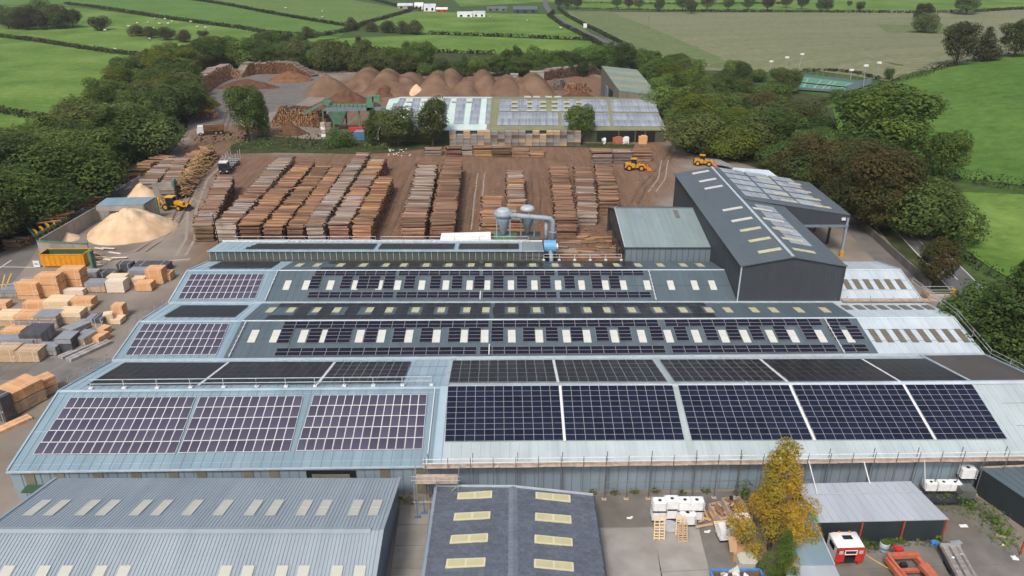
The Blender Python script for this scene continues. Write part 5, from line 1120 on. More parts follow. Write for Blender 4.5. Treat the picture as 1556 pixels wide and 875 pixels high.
M('timber_white', (.68, .56, .46), rough=.8, scale=1, col2=(.74, .64, .54), stretch=(.3, 3, 3), island=.1)
M('white_plastic', (.80, .82, .83), rough=.35, scale=2, var=.08, dirt=.12)
M('plastic_grey', (.42, .45, .48), rough=.4, scale=2, var=.1, dirt=.12)
M('black_rubber', (.012, .012, .013), rough=.8, scale=2)
M('glass_dark', (.015, .02, .025), rough=.1, scale=2, spec=.8)
M('paint_red', (.50, .030, .020), rough=.4, scale=2, var=.15)
M('paint_orange_red', (.46, .135, .075), rough=.5, scale=2, var=.15, dirt=.25)
M('paint_orange', (.75, .22, .02), rough=.45, scale=2, var=.1)
M('paint_white', (.80, .80, .79), rough=.4, scale=2, var=.04)
M('paint_blue', (.06, .24, .62), rough=.45, scale=2, var=.12)
M('container_blue', (.09, .20, .38), rough=.5, scale=2, var=.12, dirt=.2)
M('fan_blue', (.13, .36, .60), rough=.4, scale=2, var=.1)
M('galv_duct', (.27, .33, .39), rough=.6, metal=.05, scale=1.5, var=.12)
M('skip_orange', (.70, .29, .012), rough=.5, scale=1.5, var=.12, dirt=.15)
M('skip_inside', (.035, .10, .05), rough=.7, scale=2)
M('machine_green', (.09, .20, .13), rough=.6, scale=1, var=.25, dirt=.2)
M('cardboard', (.42, .27, .16), rough=.85, scale=2, var=.08)
M('sign_white', (.75, .76, .77), rough=.5, scale=2, var=.03)
M('sign_pink', (.62, .42, .42), rough=.5, scale=2, var=.1)
M('court_green', (.085, .26, .17), rough=.8, scale=.2, var=.08)
M('court_line', (.5, .55, .52), rough=.8, scale=1)
M('sheep_wool', (.62, .58, .50), rough=.95, scale=6, var=.1)
M('steel_black', (.03, .035, .045), rough=.4, metal=.3, scale=2)
# ---------------------------------------------------------------- heaps
def heap(name, cx, cy, rx, ry, h, mat, label, cat='heap', group=None, seed=1, p=.95, rot=0., z0=.36, n=48, k=16, rough_=.12, flat=0., ridge=False):
    vs, co, si = [], math.cos(rot), math.sin(rot)
    for j in range(k + 1):
        r = j / k
        for i in range(n):
            a = 2 * PI * i / n; wob = 1 + .12 * noise.noise(V3((math.cos(a) * 1.3, math.sin(a) * 1.3, seed))) + .05 * noise.noise(V3((math.cos(a) * 5, math.sin(a) * 5, seed)))
            x, y = r * rx * wob * math.cos(a), r * ry * wob * math.sin(a)
            z = h * (1 - max(0, (r - flat) / (1 - flat)) ** 1.15) ** p + h * rough_ * noise.noise(V3((x * .5, y * .5, seed * 3.1))) * (1 - r) + .12 * noise.noise(V3((x * 1.7, y * 1.7, seed)))
            if ridge:
                m_ = max(abs(math.cos(a)), abs(math.sin(a))); u, v = r * math.cos(a) / m_, r * math.sin(a) / m_; x, y = u * rx + 2.2 * noise.noise(V3((v * 1.3, seed, 0))), v * ry
                z = h * max(0, math.cos(u * PI / 2)) ** 1.15 * min(1, (1 - abs(v)) * 1.7) ** .9 * (1 + .12 * noise.noise(V3((v * 2.5, seed * 2.2, 1)))) + .15 * noise.noise(V3((x * .8, y * .8, seed)))
            if j == k: z = -.15
            vs.append((cx + x * co - y * si, cy + x * si + y * co, z0 + max(z, -.15)))
    fs = [(j * n + i, j * n + (i + 1) % n, (j + 1) * n + (i + 1) % n, (j + 1) * n + i)[::-1] for j in range(1, k) for i in range(n)] + [tuple(range(n, 2 * n))]
    mb = MB(); mb.v = vs; mb.f = fs; mb.m = [0] * len(fs)
    return tag(obj(name, mb, MATS[mat], None, True), label, cat, group)
def heappx(name, x0, x1, yb, h, mat, label, ry=None, **k):
    c = P((x0 + x1) / 2, yb, .36); rx = (x1 - x0) / 2 / ppm(yb); ry = ry or rx * .8
    return heap(name, c.x, c.y + ry * .9, rx, ry, h, mat, label, **k)
heappx('woodchip_heap', 108, 241, 371, 5.1, 'chip_pale', 'large pale woodchip heap inside the concrete walled bay', ry=8.5, group='woodchip heaps', seed=2, p=.9, rough_=.2, k=30, n=80)
heappx('woodchip_heap', 178, 238, 312, 4.2, 'chip_pale', 'smaller pale woodchip heap behind the blue-grey bay roof', ry=4, group='woodchip heaps', seed=3)
heappx('woodchip_heap', 72, 112, 369, 1.4, 'chip_pale', 'low pale chip spill behind the walled bay with the pink sign', ry=2.5, group='woodchip heaps', seed=4)
for i, (x0, x1, yb, h, ry, mt, lb) in enumerate([
 (452, 530, 147, 7.5, 10, 'chip_brown', 'big dark grey-brown mound left of the chip windrows'),
 (400, 470, 126, 4.2, 8, 'bark_orange', 'conical orange-brown bark mound on the grey rear pad'),
 (320, 420, 136, 3.8, 5, 'bark_brown', 'low dark mound at the foot of the curved bark stack'),
 (292, 330, 164, 3.2, 5, 'bark_orange', 'small reddish cone by the orange excavator'),
 (470, 575, 166, 5.6, 8, 'bark_brown', 'long dark brown mound behind the green screening machine'),
 (412, 462, 207, 3.4, 4, 'bark_brown', 'dark bark spill beside the large tree'),
 (545, 650, 146, 4.6, 8, 'chip_brown', 'brown chip mound just behind the mint-green roof'),
 (855, 905, 149, 2.6, 4, 'bark_brown', 'low dark mound just behind the olive barn roof'),
 (930, 960, 150, 1.6, 4, 'bark_brown', 'small dark mound before the striped barn')]):
    heappx('bark_heap', x0, x1, yb, h, mt, lb, ry=ry, group='bark heaps of the rear yard', seed=10 + i, p=1.0)
wr_ = [(548, 128, 48), (578, 130, 44), (610, 131, 44), (655, 132, 40), (681, 132, 38), (704, 133, 36), (732, 134, 38), (764, 136, 38), (790, 138, 40), (807, 139, 46)]
for i, (xc, yb, wpx) in enumerate(wr_):
    heappx('chip_windrow', xc - wpx / 2 - 9, xc + wpx / 2 + 9 + 6 * (i % 2), yb + 10 + (i * 5) % 9, 6.2 + 1.3 * math.sin(i * 2.2), 'chip_brown', 'brown woodchip ridge in the row behind the solar barn, ' + ['first', 'second', 'third', 'fourth', 'fifth', 'sixth', 'seventh', 'eighth', 'ninth', 'tenth'][i] + ' from left', ry=19 if i < 9 else 13, group='chip windrows', seed=30 + i, p=.95, ridge=True, k=20, n=64)
for i, (x0, x1, yb, h, lb) in enumerate([(652, 700, 148, 3.4, 'dark slumped mound just right of the bright cream chip heap'), (706, 750, 148, 2.8, 'low slumped mound before the middle chip ridges'), (560, 606, 147, 3.6, 'low dark spill at the foot of the first chip ridges')]):
    heappx('bark_heap', x0, x1, yb, h, 'bark_brown' if i == 2 else 'chip_brown', lb, ry=6, group='bark heaps of the rear yard', seed=80 + i, p=1.1, rough_=.4)
heappx('woodchip_heap', 616, 648, 146, 4.2, 'chip_pale', 'bright cream chip heap against the brown ridges behind the barn', ry=4, group='woodchip heaps', seed=60)
# ---------------------------------------------------------------- logs
LOGM = {}
for k_, mt in enumerate(('log_brown', 'log_grey', 'log_orange', 'log_dark')):
    for v in range(2):
        r = random.Random(k_ * 7 + v); mb = MB(); mb.tube([(-.5, 0, 0), (-.2, r.uniform(-.03, .03), .02), (.2, r.uniform(-.03, .03), -.01), (.5, 0, 0)], [1.1, 1.0, .95, .85], 8, cap=False)
        mb.v = [(x, y if abs(y) > .2 or abs(z) > .2 else y, z) for x, y, z in mb.v]
        n = len(mb.v); mb.f += [tuple(range(7, -1, -1)), tuple(range(n - 8, n))]; mb.m += [1, 1]
        LOGM[mt, v] = mb.mesh('log', [MATS[mt], MATS['log_end']], True)
        # long axis X unit length, radius 1 -> scaled per log
def log_stack(n_, f_, L, h, label, mats=('log_brown',), group='log stacks in the log yard', seed=1, z0=.36, und=.35, top=True, cat='log stack', sag=0.):
    """n_,f_ = near and far top-centre points (world x,y); logs lie across"""
    r = random.Random(seed); a, b = V3((n_[0], n_[1], 0)), V3((f_[0], f_[1], 0)); D_ = (b - a).length; d = (b - a).normalized()
    root = thing('log_stack', label, cat, (a.x, a.y, z0), 0, group); rot0 = math.atan2(d.y, d.x) - PI / 2; rot0 *= .25
    def surf(s): return h * (1 + und * .35 * noise.noise(V3((s * .16, seed * 3.3, 0))) + und * .09 * noise.noise(V3((s * .9, seed, 5))) - sag * (s / D_))
    # core: rows of hidden and side-visible logs, joined
    V, F, Mi_ = [], [], []; rad = .24; rows = max(1, int(h / .44)); s = 0.
    ring = [(math.cos(2 * PI * t / 5), math.sin(2 * PI * t / 5)) for t in range(5)]
    def addlog(c, L_, rr, ang):
        base = len(V); ca, sa = math.cos(ang), math.sin(ang)
        for e in (-.5, .5):
            for u, v in ring: V.append((c.x + e * L_ * ca - u * rr * sa, c.y + e * L_ * sa + u * rr * ca, c.z + v * rr))
        for t in range(5): F.append((base + t, base + (t + 1) % 5, base + 5 + (t + 1) % 5, base + 5 + t)); Mi_.append(0)
        F.append(tuple(base + t for t in (4, 3, 2, 1, 0))); F.append(tuple(base + 5 + t for t in range(5))); Mi_.extend((1, 1))
    while s < D_:
        hs = surf(s)
        for j in range(rows + 3):
            z = rad + j * .42
            if z > hs - .35: break
            if j < rows - 3 and .6 < s < D_ - .6 and (j % 2): continue
            c = a + d * (s + r.uniform(-.1, .1) + (j % 2) * .2); c.z = z0 + z; c.x += r.uniform(-.2, .2)
            addlog(c, L * r.uniform(.95, 1.03), rad * r.uniform(.75, 1.2), rot0 + r.uniform(-.02, .02))
        s += .46
    mb = MB(); mb.v, mb.f, mb.m = V, F, Mi_
    obj('log_core', mb, [MATS[mats[0]], MATS['log_end']], root, stuff=True)
    s = 0.; n = 0
    while s < D_ + .2 and n < 290:
        rr = r.uniform(.15, .31); m = LOGM[mats[int(noise.noise(V3((s * .12, seed * 1.7, 9))) * 3 + 50 + r.uniform(-.6, .6)) % len(mats)], r.randrange(2)]
        c = d * (s + rr); c.z = surf(s) - .1 + r.uniform(-.12, .2); c.x += r.uniform(-.22, .22)
        o = link('log', m, root, loc=c); o.scale = (L * r.uniform(.92, 1.04), rr, rr); o.rotation_euler = (r.uniform(0, 6), r.uniform(-.03, .03), rot0 + r.uniform(-.09, .09)); n += 1
        s += rr * 1.7
    return root
def lspx(xn, yn, xf, yf, wpx, h, label, mats, seed, **k):
    a, b = P(xn, yn, h + .36), P(xf, yf, h + .36); L = (wpx - 3.5) / ppm(yn, h); return log_stack(a, b, L, h, label, mats, seed=seed, **k)
B_, G_, O_, D2 = 'log_brown', 'log_grey', 'log_orange', 'log_dark'
for i, (a, lb, mt) in enumerate([
 ((308, 341, 343, 268, 32, 3.6), 'leftmost long stack, grey-brown logs, beside the access track', (B_, G_, B_)),
 ((342, 341, 436, 238, 34, 3.6), 'second long stack from left, greying logs', (G_, B_, G_)),
 ((379, 341, 466, 246, 34, 3.6), 'third long stack from left, brown logs', (B_, O_, B_)),
 ((414, 345, 492, 252, 32, 3.2), 'fourth long stack from left, rusty brown logs', (B_, D2, O_)),
 ((448, 346, 516, 250, 27, 3.0), 'fifth long stack from left, dark and orange logs, partly slumped', (D2, O_, B_)),
 ((478, 341, 553, 232, 29, 3.8), 'sixth long stack from left, pale silvery logs', (G_, G_, B_)),
 ((514, 341, 577, 239, 32, 3.8), 'seventh long stack from left, mixed brown and pale logs', (B_, G_, O_)),
 ((549, 345, 586, 268, 31, 3.6), 'eighth stack from left, orange logs left of the bare soil lane', (O_, B_, O_)),
 ((627, 341, 651, 247, 39, 3.8), 'long stack just right of the left bare soil lane', (B_, G_, D2)),
 ((672, 341, 688, 243, 39, 3.8), 'long stack left of the wide bare soil lane, white tarpaulin roof before it', (B_, B_, D2)),
 ((747, 343, 748, 299, 34, 3.4), 'short stack behind the left cyclone', (B_, O_, B_)),
 ((784, 338, 783, 259, 32, 3.6), 'stack with bright orange logs at its far end, behind the cyclones', (O_, B_, G_)),
 ((861, 336, 848, 249, 35, 3.8), 'left one of the three stacks before the yellow loader', (B_, D2, B_)),
 ((893, 318, 885, 254, 33, 3.6), 'middle one of the three stacks before the yellow loader', (G_, B_, D2)),
 ((926, 304, 917, 251, 32, 3.4), 'right one of the three stacks before the yellow loader', (B_, D2, B_))]):
    lspx(*a, lb, mt, 200 + i)
for i, (x0, x1, y0, y1, mt, lb) in enumerate([(646, 671, 226, 237, (G_, B_), 'pale flat bundle at the left end of the back row of logs'), (678, 700, 223, 238, (B_, D2), 'square brown bundle, third from the left end of the back row'), (702, 718, 225, 237, (G_,), 'silvery bundle with a white sheet on it in the back row'), (720, 747, 223, 238, (O_, B_), 'orange-fronted bundle in the back row of logs'), (748, 776, 222, 239, (B_, G_), 'taller pinkish bundle in the middle of the back row'), (778, 804, 228, 239, (B_,), 'low brown bundle right of the middle of the back row'), (806, 827, 234, 240, (O_,), 'small orange bundle at the right end of the left back row'), (900, 930, 228, 249, (G_, B_), 'big bundle behind the right-hand stacks, left of the loader'), (932, 960, 229, 249, (G_, D2), 'grey bundle directly behind the yellow loader'), (963, 990, 228, 246, (B_, O_), 'loose reddish bundle just behind the yellow loader cab')]):
    pm_ = ppm(y1); h = (y1 - y0) / pm_ * .80; c = P((x0 + x1) / 2, y1, .36); log_stack((c.x, c.y + .4), (c.x, c.y + 3.6), (x1 - x0) / pm_, max(.8, h), lb, mt, 'log bundles in the back row', 300 + i, und=.1)
for i, (x0, x1, y0, y1, mt, lb) in enumerate([(173, 190, 267, 278, (O_,), 'nearest tan log bundle beside the entrance road'), (189, 215, 258, 268, (O_, B_), 'second tan log bundle up the entrance road'), (206, 231, 246, 257, (O_,), 'third tan log bundle up the entrance road'), (224, 254, 239, 249, (O_, B_), 'fourth tan log bundle up the entrance road, by the wood'), (87, 112, 303, 322, (D2, B_), 'mossy dark log clump left of the walled bay'), (113, 139, 303, 318, (D2, B_), 'second mossy dark log clump beside the entrance road'), (2, 28, 364, 380, (D2, G_), 'weathered log clump at the left picture edge below the wood')]):
    pm_ = ppm(y1); h = (y1 - y0) / pm_ * .75; c = P((x0 + x1) / 2, y1, .36); log_stack((c.x, c.y + .4), (c.x + 1.5, c.y + 3.2), (x1 - x0) / pm_ * .85, max(.8, h), lb, mt, 'roadside log bundles', 330 + i, und=.3)
lspx(224, 274, 262, 242, 30, 3.4, 'curving grey log stack left of the brush pile, near part', (G_, D2), 350, group='log stacks by the entrance road')
lspx(253, 284, 277, 240, 26, 3.4, 'grey log stack behind the concrete panel, left of the brush pile', (G_, B_), 351, group='log stacks by the entrance road')
lspx(280, 247, 312, 228, 32, 2.8, 'far brown log stack where the track bends into the rear yard', (B_, O_), 352, group='log stacks by the entrance road')
# brush pile: tangled thin stems
r = random.Random(8); mb = MB()
for i in range(1500):
    t = r.random(); s = r.uniform(-1, 1); bx = 274 + 46 * t; by = 300 - 62 * t; c = P(bx + s * 9, by + s * 2, .36); zz = .3 + 3.6 * (1 - s * s) * r.random()
    a = r.uniform(0, PI); e = r.uniform(-.4, .5); L = r.uniform(1.2, 3.2); d = V3((math.cos(a) * math.cos(e), math.sin(a) * math.cos(e), math.sin(e))) * L / 2; q = V3((c.x, c.y, .5 + zz)); rr = r.uniform(.06, .14)
    p1, p2 = q - d, q + d; p1.z = max(.4, p1.z); p2.z = max(.4, p2.z); mb.tube([p1, p2], [rr, rr * .6], 4)
tag(obj('brush_pile', mb, MATS['brush'], stuff=True), 'long tangled golden-brown pile of thin stems left of the timber lorry', 'brush pile')
# rear bark stacks: banks of logs with a light crest
def bank(pts, h, wd, label, seed, mats, group='banked log piles of the rear yard', ends=True):
    W = [P(*p, .36) for p in pts]; r = random.Random(seed); root = thing('log_bank', label, 'log pile', W[0], 0, group)
    core, face, crest = MB(), MB(), MB()
    for i in range(len(W) - 1):
        a, b = W[i], W[i + 1]; D_ = (b - a).length; d = (b - a).normalized(); nn = V3((-d.y, d.x, 0)); n = max(1, int(D_ / .6)); ang = math.atan2(nn.y, nn.x)
        for k in range(n):
            s = (k + .5) / n; tot = (i + s) / (len(W) - 1); hh = h * min(1, 4.5 * min(tot, 1 - tot) + .15) * (1 + .12 * noise.noise(V3((tot * 12, seed, 1))))
            rows = int(hh / .55)
            for j in range(rows + 1):
                c = a.lerp(b, s) + d * r.uniform(-.15, .15); c.z = .36 + .3 + j * .5; w2 = wd * (1 - .35 * j / max(1, rows)) * r.uniform(.9, 1.1)
                (crest if j == rows else core).tube([c - nn * w2 / 2, c + nn * w2 / 2], r.uniform(.22, .36), 5)
    obj('log_core', core, MATS[mats[0]], root, stuff=True); obj('log_crest', crest, MATS[mats[1]], root, stuff=True)
    return root
bank([(284, 158), (300, 143), (322, 128), (345, 118), (368, 117)], 6.5, 6, 'curved log bank at the left edge of the rear pad, lower part', 1, ('log_orange', 'log_grey'))
bank([(362, 117), (385, 112), (430, 111), (478, 116)], 5.5, 6, 'long log bank with pale crest at the back of the grey pad', 2, ('bark_orange', 'log_grey'))
bank([(414, 190), (440, 189), (470, 190), (508, 194)], 6.2, 5, 'orange-brown log bank right of the large tree', 3, ('log_orange', 'log_brown'))
bank([(298, 178), (318, 178), (330, 178)], 2.6, 5, 'small orange log pile beside the orange excavator', 4, ('log_orange', 'timber_new'))
bank([(806, 124), (860, 116), (912, 110)], 4.5, 5, 'dark curved log bank left of the striped barn', 5, ('log_dark', 'log_grey'))
bank([(836, 135), (848, 135), (858, 136)], 4.0, 5, 'grey log block left of the striped barn', 6, ('log_grey', 'log_grey'))
bank([(855, 138), (875, 138), (897, 139)], 3.0, 5, 'orange-streaked log pile in front of the striped barn', 7, ('log_orange', 'log_brown'))
for i, (x0, x1, y0, y1) in enumerate([(776, 787, 110, 122), (806, 826, 110, 118)]):
    c = P((x0 + x1) / 2, y1 + 4, .36); s_ = ppm(y1); o = obj('block_stack', MB().box((c.x, c.y, 2.2), ((x1 - x0) / s_, 4, 3.8)).box((c.x, c.y, 4.15), ((x1 - x0) / s_ + .3, 4.3, .12)), MATS['concrete']); tag(o, ['tall pale block behind the last chip ridge', 'flat grey block stack by the dark log bank'][i], 'block stack', 'grey blocks at the back of the yard')
# ---------------------------------------------------------------- timber packs
def pack(x0, x1, y0, y1, dep, mat, label, z0=.36, rz=0., group='timber packs at left', tilt=0, bearers=True, wrap=None, courses=None):
    """front face pixels x0..x1, y0 top .. y1 bottom"""
    s_ = ppm(y1, z0); c = P((x0 + x1) / 2, y1, z0); L = (x1 - x0) / s_; H = (y1 - y0) / (s_ * .90); H = max(.25, H)
    root = thing('timber_pack', label, 'timber pack', (c.x, c.y + dep / 2 * math.cos(rz), z0), rz, group); r = random.Random(int(x0 * 13 + y0))
    nc = courses or max(2, min(7, int(H / .28))); b0 = .12 if bearers else 0; ch = (H - b0) / nc
    if bearers:
        bb = MB()
        for t in (-.35, 0, .35): bb.box((t * L, 0, .06), (.12, dep, .12))
        o = link('bearer', bb.mesh('bearer', MATS['timber_grey']), root, loc=(0, 0, 0)); 
    nb = max(2, int(dep / .35))
    for j in range(nc):
        mb = MB(); dx = r.uniform(-.03, .03)
        for k in range(nb): mb.box((dx + r.uniform(-.02, .02), -dep / 2 + (k + .5) * dep / nb, b0 + (j + .5) * ch), (L * r.uniform(.985, 1.0), dep / nb - .02, ch - .025))
        link('board_course', mb.mesh('board_course', MATS[mat]), root, loc=(0, 0, 0))
    for t in (-.28, .28): link('strap', MB().box((t * L, 0, b0 / 2 + H / 2), (.05, dep + .03, H - b0 + .03)).mesh('strap', MATS['timber_wrap'] if wrap else MATS['trim_white']), root, loc=(0, 0, 0))
    if wrap: link('wrap', MB().box((0, 0, H + .012), (L + .04, dep + .04, .03)).box((0, -dep / 2 - .02, H * .82), (L + .04, .02, H * .3)).mesh('wrap', MATS[wrap]), root, loc=(0, 0, 0))
    else: link('end_tag', MB().box((L * .42, -dep / 2 - .012, H * .45), (.16, .02, .16)).mesh('end_tag', MATS['sign_white']), root, loc=(0, 0, 0))
    return H
def stackpack(x0, x1, ys, dep, specs, **k):
    """ys: pixel rows bottom->top of each pack front"""
    z = .36
    s_ = ppm(ys[0], .36); c = P((x0 + x1) / 2, ys[0], .36)
    for (y1, y0), (mat, lb, wrap) in zip(zip(ys, ys[1:]), specs):
        H = (y1 - y0) / (s_ * .90); L = (x1 - x0) / s_
        rt_ = pack(x0, x1, ys[0] - H * s_ * .9, ys[0], dep, mat, lb, **k, wrap=wrap)
        root = COL.objects[-1]
        # lift: find the thing just made
        t = [o for o in COL.objects if o.name.startswith('timber_pack') and o.parent is None][-1] if 0 else LASTPACK()
        t.location.z = z; t.matrix_basis = Matrix.Translation(t.location) @ Matrix.Rotation(k.get('rz', 0), 4, 'Z'); z += rt_
def LASTPACK():
    o = COL.objects[-1]
    while o.parent: o = o.parent
    return o
N_, C_, T_, GY, W_ = 'timber_new', 'timber_cream', 'timber_tan', 'timber_grey', 'timber_white'
stackpack(28, 61, (456, 450, 432), 2.2, [(N_, 'low orange timber pack at the left end of the back row of packs', None), (N_, 'orange timber pack on top of the low one, left end of the back row', None)])
stackpack(60, 93, (452, 434, 421), 2.4, [(N_, 'lower pack of the second orange pair in the back row of packs', None), (N_, 'upper pack of the second orange pair in the back row of packs', None)])
stackpack(92.5, 127, (441, 425, 411.5), 2.4, [(N_, 'lower pack of the tallest orange pair, in the back row of packs', None), (N_, 'topmost orange pack of the tallest pair in the back row of packs', None)])
pack(78, 127, 441, 449.5, 1.2, W_, 'long thin pinkish-white pack lying before the tall orange pair')
pack(131, 161, 431, 444.5, 2.2, T_, 'tan pack with grey top right of the tall orange pair', wrap='wrap_grey')
pack(163, 190, 428, 445.5, 2.0, W_, 'front one of two pinkish-white packs in the back row')
pack(165, 193, 421, 436, 1.8, C_, 'cream pack half hidden behind the pinkish-white one')
pack(206, 231, 431, 443, 2.0, N_, 'small pale orange pack standing before the big square one')
pack(201, 219, 424, 431, 1.6, C_, 'short cream pack behind the small pale orange one')
pack(224, 249, 410, 432, 2.2, N_, 'big square orange pack at the right of the back row')
pack(248, 260, 416, 427, 2.0, N_, 'small reddish pack against the big square orange one')
pack(179, 201, 402, 414.5, 1.8, 'timber_wrap', 'black-sided pack with tan top standing alone behind the row', wrap=None)
pack(203, 255, 404, 414, 2.5, 'timber_wrap', 'long dark bundle at the far right behind the packs')
pack(196, 224, 412, 421, 2.0, GY, 'grey-black bundle between the dark long one and the cream pack', wrap='wrap_grey')
pack(128, 148, 414, 425, 2.0, GY, 'dark weathered bundle right behind the tall orange pair')
pack(150, 178, 415, 423, 2.0, 'timber_wrap', 'dark open rack bundle behind the pinkish-white packs')
pack(2, 27, 441, 452, 1.6, GY, 'dark grey bundle at the left picture edge, back row', wrap='wrap_grey')
pack(32, 58, 425, 431, 1.2, GY, 'flat grey-wrapped bundle behind the left orange packs', wrap='wrap_grey')
pack(-16, 11, 461, 470, 1.8, N_, 'orange pack cut by the left edge between the rows')
pack(35, 67, 461, 471, 1.8, N_, 'low flat orange pack at the left of the second row')
pack(67, 105, 459, 472, 3.0, C_, 'wide cream pack in the second row')
pack(108, 141, 456, 469, 2.0, N_, 'orange pack right of the wide cream one')
pack(106, 138, 467, 473, 1.6, T_, 'thin stickered pack before the orange one in the second row')
stackpack(-6, 25, (497, 488, 480), 2.6, [(T_, 'lower brownish pack at the left end of the third row', None), (C_, 'cream pack on top at the left end of the third row', None)])
stackpack(24, 55, (498, 487, 480.5), 2.6, [(GY, 'lower grey pack second in the third row', None), (N_, 'thin tan pack on the second grey pack of the third row', None)])
stackpack(55, 89, (499, 488, 481), 2.6, [(GY, 'lower grey-brown pack third in the third row', None), (T_, 'grey-topped pack third in the third row', 'wrap_grey')])
stackpack(90, 125, (493, 483.5, 475), 2.4, [(T_, 'lower dark tan pack under the cream one in the third row', None), (C_, 'cream pack on top, fourth in the third row', None)])
pack(131, 145, 486, 497, 2.2, N_, 'small grey-topped orange pack in the third row', wrap='wrap_grey')
stackpack(143, 159, (499, 492, 484.5), 2.4, [(GY, 'lower black pack of the small dark pair in the third row', None), ('timber_wrap', 'upper black pack of the small dark pair in the third row', None)])
pack(158, 171, 478, 494, 1.4, C_, 'narrow yellow pack leaning at the right of the third row', rz=.4)
pack(172, 189, 465, 485, 1.6, N_, 'tall upright orange pack at the right end of the rows')
pack(167, 184, 486, 494, 2.0, C_, 'two light flat boards bundle before the tall upright pack')
pack(3, 34, 503, 515, 2.0, N_, 'orange pack at the left of the fourth row')
pack(33, 66, 508, 526, 3.6, GY, 'big dark-topped pack in the fourth row', wrap='timber_wrap')
pack(-6, 52, 517, 527, 2.0, GY, 'long grey flat pack at the left edge of the fourth row', wrap='wrap_grey')
pack(-8, 26, 532, 551, 2.4, T_, 'tan slatted pack at the left edge, nearest row')
pack(25, 61, 534, 551, 2.4, T_, 'tan pack with rounded end beside the concrete strip')
pack(58, 87, 528, 541, 1.8, GY, 'dark grey flat-topped pack right of the tan pair', wrap='wrap_grey')
pack(88, 112, 515, 536, 2.6, 'timber_wrap', 'dark grey cube pack in the fourth row', wrap='wrap_grey')
pack(100, 122, 500, 508, 3.6, GY, 'slanted dark sheet pack above the dark cube', rz=-.5, wrap='wrap_grey')
pack(115, 136, 513, 528, 2.6, T_, 'grey-brown square pack right of the dark cube', wrap='wrap_grey', rz=-.25)
pack(137, 157, 512, 523, 2.2, N_, 'small orange-topped pack at the right of the fourth row', rz=-.3)
pack(149, 163, 500, 509, 1.6, N_, 'tiny orange pack on the dark bundle at the right of the fourth row', rz=-.3)
pack(100, 112, 541, 545, 5.0, GY, 'long flat striped board bundle lying slanted, left one', rz=-.55, bearers=False, courses=1)
pack(114, 128, 545, 549, 6.5, GY, 'long flat striped board bundle lying slanted, right one', rz=-.5, bearers=False, courses=1)
stackpack(-4, 36, (632, 614, 598), 5.0, [(T_, 'lower large pack near the left corner of the front shed', None), (N_, 'upper large orange pack near the left corner of the front shed', None)], rz=-.45)
stackpack(38, 62, (612, 600, 586), 4.0, [(T_, 'lower pack of the slanted pair by the front shed corner', None), (N_, 'upper pack of the slanted pair by the front shed corner', None)], rz=-.6)
pack(16, 42, 588, 600, 2.0, N_, 'orange pack behind the slanted pairs near the front shed')
pack(-6, 12, 657, 661, 4.5, N_, 'single orange plank bundle lying alone at the left edge', rz=-.6, bearers=False, courses=1)
pack(-14, 20, 600, 640, 1.5, 'timber_wrap', 'dark wrapped bundle in the lower left corner behind the large packs', rz=-.4)
# ---------------------------------------------------------------- chip bay walls, canopy, skip, signs
def panelwall(name, label, p, q, h, n, mat='concrete', th=.25, cat='wall', z0=.36, top=None):
    p, q = V3(p), V3(q); root = thing(name, label, cat, (p + q) / 2); 
    for i in range(n):
        a, b = p.lerp(q, i / n), p.lerp(q, (i + .97) / n); hh = h if top is None else h + (top - h) * (i + .5) / n
        obj('wall_panel', MB().beam(a + V3((0, 0, hh / 2)), b + V3((0, 0, hh / 2)), th, hh), MATS[mat], root)
    return root
w1 = panelwall('bay_wall', 'slanting grey concrete panel wall along the entrance road behind the chip heap', P(66, 385, .36), P(149, 335, .36), 3.0, 9)
w2 = panelwall('bay_wall', 'back concrete wall of the chip bay under the blue-grey roof', P(150, 334, .36), P(220, 336, .36), 2.6, 6)
w3 = panelwall('bay_wall', 'front concrete panel wall behind the orange skip', P(63, 391, .36), P(139, 395, .36), 3.2, 7)
obj('end_post', MB().box(tuple(P(140, 395, 2.1)), (.5, 1.2, 3.6)), MATS['machine_green'], w3); obj('coping', MB().beam(P(63, 391, .36) + V3((0, 0, 3.3)), P(139, 395, .36) + V3((0, 0, 3.3)), .4, .2), MATS['machine_green'], w3)
sg = P(73, 381, 2.9); tag(obj('wall_sign', MB().box((sg.x, P(63, 391, .36).y - .25, 2.75), (2.8, .06, 1.2)).box((sg.x, P(63, 391, .36).y - .29, 2.8), (2.2, .03, .5), 1), [MATS['sign_white'], MATS['sign_pink']]), 'white sign with faded pink lettering on the wall above the skip', 'sign')
cn = thing('bay_canopy', 'blue-grey lean-to canopy with green posts over the chip bay', 'canopy', P(190, 330, .36))
q = [P(145, 313, 4.6), P(218, 310, 4.6), P(236, 299, 5.2), P(162, 300.5, 5.2)]
mb = MB().slab(q, .12)
for i in range(1, 12): t = i / 12; mb.beam(q[0].lerp(q[1], t) + V3((0, 0, .02)), q[3].lerp(q[2], t) + V3((0, 0, .02)), .06, .05)
obj('roof_sheet', mb, MATS['roof_blue'], cn); obj('fascia', MB().extrude([q[0] - V3((0, 0, .14)), q[1] - V3((0, 0, .14)), q[1] - V3((0, 0, 1.7)), q[0] - V3((0, 0, 1.0))], (0, .2, 0)), MATS['concrete'], cn)
obj('side_wall', MB().extrude([q[1] + V3((-.1, .2, -.2)), q[2] + V3((-.1, -.2, -.2)), V3((q[2].x - .1, q[2].y - .2, .36)), V3((q[1].x - .1, q[1].y + .2, .36))], (-.2, 0, 0)), MATS['concrete'], cn)
for p in (q[1], q[2]): obj('post', MB().box((p.x, p.y, p.z / 2), (.4, .4, p.z - .3)), MATS['machine_green'], cn)
obj('kerb_timber', MB().beam(P(222, 334, .5), P(262, 333, .5), .5, .4), MATS['timber_new'], cn)
